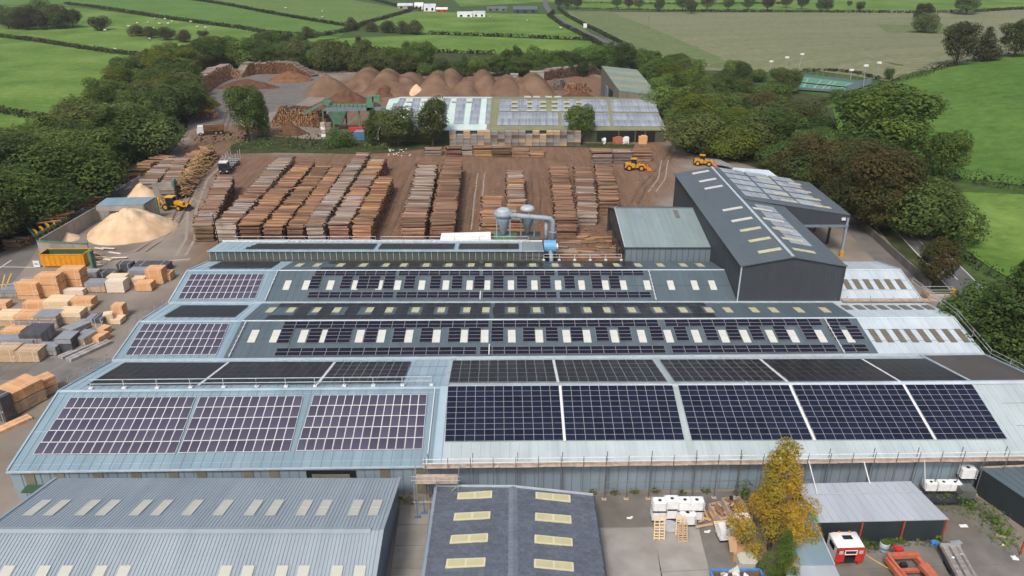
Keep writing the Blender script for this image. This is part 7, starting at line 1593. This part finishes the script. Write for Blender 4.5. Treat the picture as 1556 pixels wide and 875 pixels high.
def crate(name, label, p, L, W, H, rz, fill='log_end', mat='plank'):
    t = thing(name, label, 'crate', p, rz, 'wood crates by the gold birch')
    for s in (-1, 1):
        for j in range(3): part(t, 'slat', MB().box((0, s * W / 2, .15 + j * H / 3), (L, .06, H / 3 - .06)), mat); part(t, 'slat', MB().box((s * L / 2, 0, .15 + j * H / 3), (.06, W, H / 3 - .06)), mat)
    r = random.Random(int(p[0] * 9)); f = MB()
    for i in range(26): x, y = r.uniform(-L * .38, L * .38), r.uniform(-W * .38, W * .38); a = r.uniform(0, 3); f.beam((x - .25 * math.cos(a), y - .25 * math.sin(a), H * .85 + r.uniform(0, .2)), (x + .25 * math.cos(a), y + .25 * math.sin(a), H * .85 + r.uniform(0, .25)), .09)
    o = part(t, 'firewood', f, fill); o['kind'] = 'stuff'; part(t, 'crate_floor', MB().box((0, 0, H * .4), (L - .1, W - .1, H * .7)), mat); return t
crate('wood_crate', 'narrow crate of pale firewood leaning near the loose planks', P(1093, 787, .45), 1.3, 2.4, 1.1, .3); crate('wood_crate', 'tall crate of chopped wood under the gold birch', P(1114, 786, .45), 1.9, 2.2, 1.9, .15); crate('wood_crate', 'wide crate with chopped wood spilling on top, behind the paired tanks', P(1122, 794, .45), 2.0, 1.8, 1.9, 0.05, 'timber_cream')
r = random.Random(4)
for i, (x0, y0, x1, y1, z1) in enumerate([(1067, 768, 1077, 789, 1.4), (1057, 801, 1083, 796, .1), (1079, 777, 1086, 789, .8), (1062, 793, 1070, 790, .3), (1066, 786, 1080, 790, .2)]):
    tag(obj('loose_plank', MB().beam(P(x0, y0, .5 + z1), P(x1, y1, .5), .28, .08), MATS['timber_new' if i % 2 == 0 else 'timber_tan']), ['thick orange plank propped up beside the last tank pair', 'long plank lying flat before the plank pile', 'short curved offcut standing by the narrow crate', 'small offcut at the foot of the last tank pair', 'offcut lying across the plank pile'][i], 'plank', 'loose planks')
cb_ = thing('cardboard_box', 'brown cardboard box with raised flaps by the blue skip', 'box', P(1125, 853, .45), .05)
part(cb_, 'body', MB().box((0, .5, .55), (1.6, 1.2, 1.1)), 'cardboard'); 
for a, b in (((-.75, .1, 1.1), (-.8, .9, 2.3)), ((-.1, 1.1, 1.1), (-.2, 1.4, 2.4)), ((.6, 1.0, 1.1), (1.7, .8, .9))): part(cb_, 'flap', MB().beam(a, b, .75, .04), 'cardboard')
c = P(1136, 866, .45); tag(obj('cream_tank', MB().box((c.x, c.y + .5, .95), (1.75, 1.5, 1.0), bev=.3).box((c.x, c.y + .5, 1.5), (1.5, 1.25, .12), bev=.25), MATS['skylight_cream']), 'cream rounded tank behind the blue skip', 'tank')
c = P(1124, 908, .45); t = ro_skip((c.x, c.y + 1.0, .42), 4.6, 2.0, 1.35, .02, 'paint_blue', 'log_dark', 'blue rubbish skip filled with rubble at the bottom edge', nr=4)
rb2 = MB(); r = random.Random(9)
for i in range(30): rb2.box((c.x + r.uniform(-1.9, 1.9), c.y + 1 + r.uniform(-.7, .7), 1.45 + r.uniform(0, .2)), (r.uniform(.2, .6), r.uniform(.2, .5), .2), 0 if i % 3 else 1, r.uniform(0, 3))
tag(obj('rubble', rb2, [MATS['timber_tan'], MATS['paint_white']]), 'pale rubble and offcuts heaped in the blue skip', 'rubble', None, 'stuff')
tag(obj('white_sheet', MB().add([P(1107, 867, 1.7), P(1121, 858, 2.2), P(1124, 868, 1.8), P(1115, 864, 2.4), P(1107, 870, 1.6), P(1124, 871, 1.6)], [(0, 3, 1), (0, 4, 3), (3, 5, 2), (3, 2, 1), (4, 5, 3)]), MATS['paint_white']), 'crumpled white sheet on the left of the blue skip', 'sheet')
pf = thing('pipe_frame', 'pale blue forked pipe lying by the green bush', 'pipe', P(1160, 870, .5)); obj('pipe', MB().tube([P(1152, 845, .7), P(1167, 885, .7)], .13, 8), MATS['wrap_grey'], pf)
for a, b in (((1155, 852), (1158, 845)), ((1158, 860), (1161, 855))): obj('branch', MB().tube([P(*a, .7), P(*b, .9)], .08, 6), MATS['paint_white'], pf)
tag(obj('tarpaulin', MB().lathe([(1.3, 0), (1.1, .5), (.5, .9), (.1, 1.0)], tuple(P(1122, 778, .4)), 9), MATS['steel_black']), 'dark blue crumpled tarpaulin behind the wood crates', 'tarpaulin')
bd = tag(obj('wall_bollard', MB().tube([P(1111, 757, .4), P(1111, 757, 2.6)], .14, 8).lathe([(.2, 0), (.2, .2)], tuple(P(1111, 757, 2.6)), 8), MATS['steel_black']), 'black post standing before the blue wall near the birch', 'post')
for i, (x, y) in enumerate(((956, 787), (1074, 808))): 
    c = P(x, y, .47); tag(obj('litter', MB().box(tuple(c), (.5, .25, .05)).box((c.x + .25, c.y + .1, c.z + .03), (.3, .2, .04), 0, .5), MATS['sign_white']), ['white scrap lying on the dark slab', 'white paper scrap near the slab joint'][i], 'litter')
# red and white truck cab
def truck_cab(p, rz, label):
    t = thing('truck_cab', label, 'truck cab', p, rz)
    part(t, 'roof', MB().add([(-1.15, -.9, 2.35), (1.15, -.9, 2.35), (1.2, 1.0, 2.45), (-1.2, 1.0, 2.45), (-.95, -.7, 2.62), (.95, -.7, 2.62), (.95, .8, 2.75), (-.95, .8, 2.75)], [(4, 5, 6, 7), (0, 1, 5, 4), (1, 2, 6, 5), (2, 3, 7, 6), (3, 0, 4, 7)]), 'paint_white', True)
    part(t, 'shell', MB().add([(-1.2, -1.0, .6), (1.2, -1.0, .6), (1.2, 1.0, .6), (-1.2, 1.0, .6), (-1.15, -.9, 2.35), (1.15, -.9, 2.35), (1.2, 1.0, 2.45), (-1.2, 1.0, 2.45)], [(1, 2, 6, 5), (2, 3, 7, 6), (3, 0, 4, 7), (3, 2, 1, 0)]), 'paint_white')
    part(t, 'rear_panel', MB().box((-.85, -1.02, 1.2), (.75, .06, 1.3)).box((.85, -1.02, 1.2), (.75, .06, 1.3)).box((0, -1.02, 2.2), (2.45, .06, .3)).box((0, -1.02, 1.5), (1, .06, .1)), 'paint_red')
    part(t, 'rear_window', MB().box((0, -1.0, 1.85), (.9, .06, .5)), 'glass_dark'); part(t, 'window_frame', MB().box((0, -1.06, 2.1), (1.05, .05, .07)).box((0, -1.06, 1.58), (1.05, .05, .07)).box((-.5, -1.06, 1.85), (.07, .05, .5)).box((.5, -1.06, 1.85), (.07, .05, .5)), 'paint_white')
    for s in (-1, 1): part(t, 'side_window', MB().box((s * 1.18, .1, 1.8), (.05, 1.0, .6)), 'glass_dark'); part(t, 'roof_beacon', MB().lathe([(.1, 0), (.1, .14), (.03, .18)], (s * .45, .75, 2.72), 10), 'paint_orange'); part(t, 'quarter_window', MB().box((s * .85, -1.06, 1.85), (.35, .04, .42)), 'plastic_grey')
    part(t, 'hatch', MB().box((0, .1, 2.72), (.8, .5, .06)), 'glass_dark'); part(t, 'cab_floor', MB().box((0, -.3, .55), (2.2, 1.4, .15)), 'steel_black')
    part(t, 'skid', MB().box((-.9, 0, .25), (.2, 1.9, .5)).box((.9, 0, .25), (.2, 1.9, .5)), 'paint_red'); return t
c = P(1287, 858, .4); truck_cab((c.x, c.y + .9, .4), R(2), 'red and white truck cab without chassis standing before the dark shed front').scale = (1.12, 1.0, .9)
of = thing('steel_frame', 'orange-red steel machine frame lying in the lower right yard', 'machine frame', P(1380, 872, .4), R(4)); of.scale = (.82, .82, .85)
def fb(n, a, b, w_, h): part(of, n, MB().beam(a, b, w_, h), 'paint_orange_red')
fb('side_beam', (-1.9, 1.6, .9), (-1.7, -1.9, .7), .5, .6); fb('side_beam', (1.6, 1.5, .9), (2.2, -1.9, .7), .5, .6); fb('cross_beam', (-1.9, 1.5, 1.3), (1.7, 1.5, 1.3), .6, .5); fb('cross_beam', (-1.7, -.2, .7), (1.8, -.2, .7), .45, .35); fb('cross_beam', (-1.7, -1.8, .6), (1.9, -1.8, .6), .5, .4)
fb('chute', (1.3, -.1, 1.4), (1.7, -2.6, 1.2), 1.1, .45); part(of, 'gearbox', MB().box((-.1, 2.3, 1.3), (.9, .7, .6), bev=.1).box((-.5, 2.5, 1.6), (.4, .4, .4)), 'paint_red'); part(of, 'motor', MB().box((-.3, .7, .7), (.7, .5, .4)), 'steel_black'); fb('brace', (-1.9, 1.4, 1.5), (-1.3, -1.6, 1.1), .25, .2)
c = P(1342, 836, .42); bq_ = thing('barrel', 'white barrel with yellow-green open top beside the dark shed front', 'barrel', c); part(bq_, 'drum', MB().lathe([(.42, 0), (.46, .1), (.46, .9), (.42, 1.0)], (0, 0, 0), 18), 'plastic_grey', True); part(bq_, 'band', MB().lathe([(.48, .35), (.48, .55)], (0, 0, 0), 18), 'container_blue'); part(bq_, 'lid', MB().lathe([(.4, 1.0), (.42, 1.05), (.2, 1.02)], (0, 0, 0), 18), 'leaf_lime')
c = P(1420, 827, .42); tag(obj('blue_tub', MB().box((c.x, c.y, .6), (.75, .5, .35), bev=.1).box((c.x - .1, c.y, .82), (.4, .3, .1)), MATS['paint_blue']), 'small blue tub by the end post of the pale-roofed shed', 'tub')
tl = thing('flat_trailer', 'weathered wooden flat trailer with a rusty deck at lower right', 'trailer', P(1455, 850, .4))
q = [P(1428, 829, 1.1), P(1459, 829, 1.1), P(1488, 880, 1.1), P(1455, 880, 1.1)]
for i in range(8): f = lambda u, v: q[0].lerp(q[1], u).lerp(q[3].lerp(q[2], u), v); obj('deck_plank', MB().slab((f(i / 8, 0), f((i + .93) / 8, 0), f((i + .93) / 8, 1), f(i / 8, 1)), .08), MATS['timber_grey' if i % 3 else 'log_grey'], tl)
obj('headboard', MB().beam(q[0] + V3((0, 0, .1)), q[1] + V3((0, 0, .1)), .15, .3), MATS['galv'], tl); obj('side_rail', MB().beam(q[0] - V3((0.1, 0, .15)), q[3] - V3((0.1, 0, .15)), .12, .25), MATS['steel_black'], tl)
for t_ in (.45, .62):
    p_ = q[0].lerp(q[3], t_) - V3((.1, 0, .45)); obj('wheel', MB().tube([p_, p_ + V3((.25, 0, 0))], .38, 14), MATS['black_rubber'], tl)
for i, (x, y, m_, s_) in enumerate([(1461, 842, 'plastic_grey', .3), (1464, 799, 'sign_white', .8), (1521, 814, 'plank', 1.0), (1540, 846, 'sign_white', .5), (1543, 849, 'sign_white', .6), (1453, 824, 'galv', 1.1), (1524, 828, 'timber_cream', .3), (1448, 847, 'sign_white', .3)]):
    c = P(x, y, .42 if i not in (0, 7) else 1.2); tag(obj('litter', MB().box(tuple(c), (s_, s_ * .45, .06), 0, r.uniform(-.4, .4)).box((c.x + s_ * .2, c.y + .05, c.z + .04), (s_ * .5, s_ * .3, .04), 0, r.uniform(-1, 1)), MATS[m_]), ['white bottle lying on the trailer deck', 'white sheet scrap alone behind the pale-roofed shed', 'square of chipboard against the dark shed wall', 'small white scrap right of the trailer', 'second white scrap right of the trailer', 'silver strip lying above the trailer', 'tan scrap below the chipboard', 'white crumb on the trailer planks'][i], 'litter')
tag(obj('hose', MB().tube([P(1316, 843, .45), P(1330, 852, .45), P(1340, 858, .45), P(1355, 866, .6)], .05, 6), MATS['yellow_paint']), 'yellow hose running from the grass to the orange frame', 'hose')
hedge([(1425, 768), (1470, 774), (1500, 792), (1525, 820), (1545, 850)], .35, 2.6, 'low ragged weeds spreading from the dark shed wall over the yard', 157, 40, .2, 'leaf_mid', None)
hedge([(1312, 838), (1345, 832), (1400, 829), (1436, 826)], .2, 1.3, 'low moss and weeds along the foot of the dark front wall', 158, 40, .18, 'leaf_olive', None)
hedge([(1318, 837), (1326, 834)], .5, .8, 'small grass tuft right of the truck cab', 150, 40, .2, 'leaf_lime', 'grass tufts by the dark front'); hedge([(1352, 829), (1375, 828)], .4, .6, 'grass fringe in the middle of the dark shed front', 151, 40, .2, 'leaf_lime', 'grass tufts by the dark front'); hedge([(1424, 825), (1434, 825)], .5, .6, 'grass tuft by the blue tub', 152, 40, .2, 'leaf_lime', 'grass tufts by the dark front')
hedge([(1420, 764), (1460, 768), (1490, 782), (1515, 805), (1535, 835)], .8, 1.6, 'band of weeds along the foot of the dark shed wall', 153, 26, .28, 'leaf_lime', None)
hedge([(1130, 765), (1140, 770)], 2, 1.5, 'green bush against the blue wall left of the birch', 154, 60, .25, 'leaf_lime', None)
hedge([(903, 756), (1000, 754), (1110, 753)], .15, .7, 'thin mossy strip at the foot of the blue wall', 155, 20, .2, 'leaf_olive', None)
hedge([(612, 762), (650, 762)], .15, 1.2, 'patch of moss between the foreground roofs by the wall', 156, 30, .2, 'leaf_lime', None)
def pxtree(xb, yb, H, kind, mat, label, wide): c = P(xb, yb, .36); return tree(c, H, kind, mat, label, None, wide)
pxtree(1168, 836, 13.2, 'birch', 'leaf_gold', 'golden autumn birch in front of the blue wall and pale-roofed shed', 1.2)
pxtree(1183, 890, 6.6, 'birch', 'leaf_lime', 'green and yellow bush beside the flat-roofed block at the bottom edge', 1.0)
# loading bits between the foreground roofs
for x, y in ((635, 786), (645, 780)):
    c = P(x, y, .42); tag(obj('rack_foot', MB().tube([c, c + V3((0, 0, 2.2))], .06, 6).box((c.x, c.y, .5), (.6, .25, .12)), MATS['container_blue']), 'blue rack leg standing on the passage slab ' + ('left' if x < 640 else 'right') + ' of its pair', 'rack leg', 'rack legs in the passage')
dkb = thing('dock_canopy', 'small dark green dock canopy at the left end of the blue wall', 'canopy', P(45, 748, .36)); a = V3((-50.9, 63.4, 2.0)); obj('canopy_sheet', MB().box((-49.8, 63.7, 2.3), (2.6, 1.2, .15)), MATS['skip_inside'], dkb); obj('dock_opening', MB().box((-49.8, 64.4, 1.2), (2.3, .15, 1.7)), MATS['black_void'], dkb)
# ---------------------------------------------------------------- tennis court, floodlights, farms, sheep
tc_ = thing('tennis_court', 'green tennis court with fence beside the stubble field', 'tennis court', G(1275, 130))
q = [G(1222, 118), G(1323, 130), G(1285, 143), G(1212, 138)]
for p_ in q: p_.z += .5
sheet_ = obj('court_surface', MB().poly(q), MATS['court_green'], tc_)
for p_ in q: p_.z += .02
f = lambda u, v: q[0].lerp(q[1], u).lerp(q[3].lerp(q[2], u), v)
def ln(a, b, w_=.25): obj('court_line', MB().beam(f(*a), f(*b), w_, .02), MATS['court_line'], tc_)
for v in (.12, .42, .58, .88): ln((.03, v), (.97, v))
for u in (.08, .3, .46, .54, .75, .92): ln((u, .12), (u, .88))
obj('net', MB().beam(f(.0, .5), f(1, .5), .5, .6), MATS['steel_black'], tc_)
M('fence_mesh', (.15, .21, .24), rough=.8, scale=3)
for a, b in ((0, 1), (1, 2), (2, 3)):
    for t_ in range(0, 11):
        p_ = q[a].lerp(q[b], t_ / 10); obj('fence_post', MB().beam(p_, p_ + V3((0, 0, 2.8)), .1), MATS['fence_mesh'], tc_)
    obj('fence_panel', MB().beam(q[a] + V3((0, 0, 1.4 if b == 2 else .5)), q[b] + V3((0, 0, 1.4 if b == 2 else .5)), .06, 2.6 if b == 2 else .9), MATS['fence_mesh'], tc_)
for i, (xt, yt, xb_, yb_) in enumerate([(1172, 93, 1169, 112), (1196, 87, 1194, 107), (1219, 82, 1214, 104), (1294, 106, 1292, 126), (1316, 99.5, 1311, 136), (1336, 95, 1333, 119)]):
    b0 = G(xb_, yb_); top = PY(xt, yt, b0.y); t = thing('floodlight_mast', 'slender floodlight mast by the tennis court, ' + ['farthest left', 'second from left', 'third from left', 'near left of the green court', 'tallest, near the court corner', 'rightmost'][i], 'floodlight', b0, 0, 'floodlight masts')
    obj('mast', MB().tube([b0, top], [.16, .1], 6), MATS['galv'], t); obj('lamp_head', MB().box(tuple(top), (1.6, .7, .7)), MATS['paint_white'], t)
pb_ = G(985, 45); t = thing('pole', 'lone thin pole standing in the stubble field', 'pole', pb_); obj('shaft', MB().tube([pb_, pb_ + V3((0, 0, 9))], .13, 6), MATS['galv_dark'], t); obj('cross_arm', MB().beam(pb_ + V3((-.8, 0, 8.5)), pb_ + V3((.8, 0, 8.5)), .12), MATS['galv_dark'], t)
sgp = G(889, 44); t = thing('field_board', 'white board standing by the hedge of the far road', 'board', sgp); obj('board', MB().box((sgp.x, sgp.y, 2.6), (2.6, .15, 3.0)), MATS['paint_white'], t); obj('leg', MB().box((sgp.x, sgp.y + .1, .8), (.2, .2, 1.6)), MATS['galv'], t)
def farm(x0, x1, yb_, h, dep, label, wallm, roofm, name='farm_building'):
    a, b = G(x0, yb_), G(x1, yb_); y = a.y; w_ = b.x - a.x; z = min(a.z, b.z); t = thing(name, label, 'farm building', ((a.x + b.x) / 2, y, z))
    mx_ = (a.x + b.x) / 2; obj('wall', MB().extrude([(a.x, y, z), (a.x, y + dep, z), (a.x, y + dep, z + h * .6), (a.x, y + dep / 2, z + h - .1), (a.x, y, z + h * .6)], (w_, 0, 0)), MATS[wallm], t)
    for s in (0, 1): obj('roof', MB().slab([(a.x - .3, y + s * dep, z + h * .6), (b.x + .3, y + s * dep, z + h * .6), (b.x + .3, y + dep / 2, z + h), (a.x - .3, y + dep / 2, z + h)], .15), MATS[roofm], t)
    n = max(2, int(w_ / 6))
    for i in range(n): xx = a.x + (i + .5) * w_ / n; obj('doorway' if i % 2 else 'window', MB().box((xx, y - .05, z + h * .3), (w_ / n * .35, .1, h * .35)), MATS['glass_dark'], t)
farm(604, 628, 13, 5, 10, 'long grey-white farm shed behind the upper fields', 'concrete', 'roof_white'); farm(630, 643, 14, 6, 9, 'bright white farm shed in the middle of the far farm', 'paint_white', 'paint_white'); farm(644, 662, 17, 6.5, 12, 'white farm building with steep pale roof', 'paint_white', 'roof_white'); farm(663, 680, 18, 4, 6, 'low red-and-white farm building at the right of the far farm', 'paint_red', 'paint_white')
farm(695, 718, 26, 4.5, 8, 'long white house in the bright field', 'paint_white', 'roof_white'); farm(719, 737, 26, 5, 8, 'white house with dark windows beside the long one', 'paint_white', 'roof_pale')
farm(780, 816, 20, 6, 16, 'dark farm barns by the far road', 'wall_charcoal', 'roof_slate'); farm(740, 770, 16, 4, 8, 'grey cluster of farm sheds by the trees', 'concrete_dark', 'roof_slate')
SH = thing('sheep', 'x', 'sheep', (0, 0, 0)); part(SH, 'body', MB().lathe([(.1, -.75), (.42, -.6), (.5, 0), (.42, .55), (.12, .72)], (0, 0, 0), 10), 'sheep_wool', True)
b_o = CH[SH.name][0]; b_o.rotation_euler = (0, PI / 2, 0); b_o.location = (0, 0, .85); part(SH, 'head', MB().lathe([(.05, -.25), (.17, -.1), (.15, .15), (.05, .25)], (.85, 0, 1.1), 8), 'sheep_wool', True)
lgm = MB(); [lgm.tube([(a, b, 0), (a, b, .55)], .05, 5) for a in (-.45, .45) for b in (-.2, .2)]; part(SH, 'legs', lgm, 'steel_black')
SP_ = [(10, 26), (30, 34), (50, 33.5), (160, 48), (216, 55), (228, 61.5), (175, 77.5), (209, 37), (234, 45), (225, 36), (243, 38), (236, 30), (251, 31), (262, 34.5), (256, 38), (196, 42), (300, 43), (313, 44), (290, 35), (434, 14), (490, 19), (490, 28), (852, 44.5), (868, 46), (910, 68), (801, 33), (745, 27)]
for i, (x, y) in enumerate(SP_):
    o = SH if i == 0 else copy_tree(SH); g = G(x, y); o.location = (g.x, g.y, g.z + .1); o.rotation_euler = (0, 0, rt.uniform(0, 6)); o.scale = (1.25, 1.25, 1.25); tag(o, 'white sheep grazing in the green fields beyond the yard', 'sheep', 'sheep in the far fields')
for i in range(26):
    x, y = r.uniform(590, 624), r.uniform(226, 237); c = P(x, y, .4); tag(link('white_bird', MATSHEEP, None, loc=tuple(c)) if 0 else obj('gull', MB().box((c.x, c.y, .5), (.32, .15, .14), bev=.04).box((c.x + .15, c.y, .6), (.1, .09, .1)), MATS['paint_white']), 'white gull resting on the soil between the log rows and the trees', 'gull', 'gulls on the soil')
# ---------------------------------------------------------------- air
hz = bpy.data.materials.new('haze_air'); hz.use_nodes = True; n_ = hz.node_tree.nodes; n_.clear()
ho = n_.new('ShaderNodeOutputMaterial'); hv = n_.new('ShaderNodeVolumePrincipled'); hv.inputs['Density'].default_value = .00013; hv.inputs['Color'].default_value = (.92, .95, 1, 1); hv.inputs['Anisotropy'].default_value = .2
hz.node_tree.links.new(hv.outputs[0], ho.inputs['Volume'])
haze = obj('haze', MB().box((0, 1500, 28.5), (13990, 10400, 63)), hz, None, stuff=True)
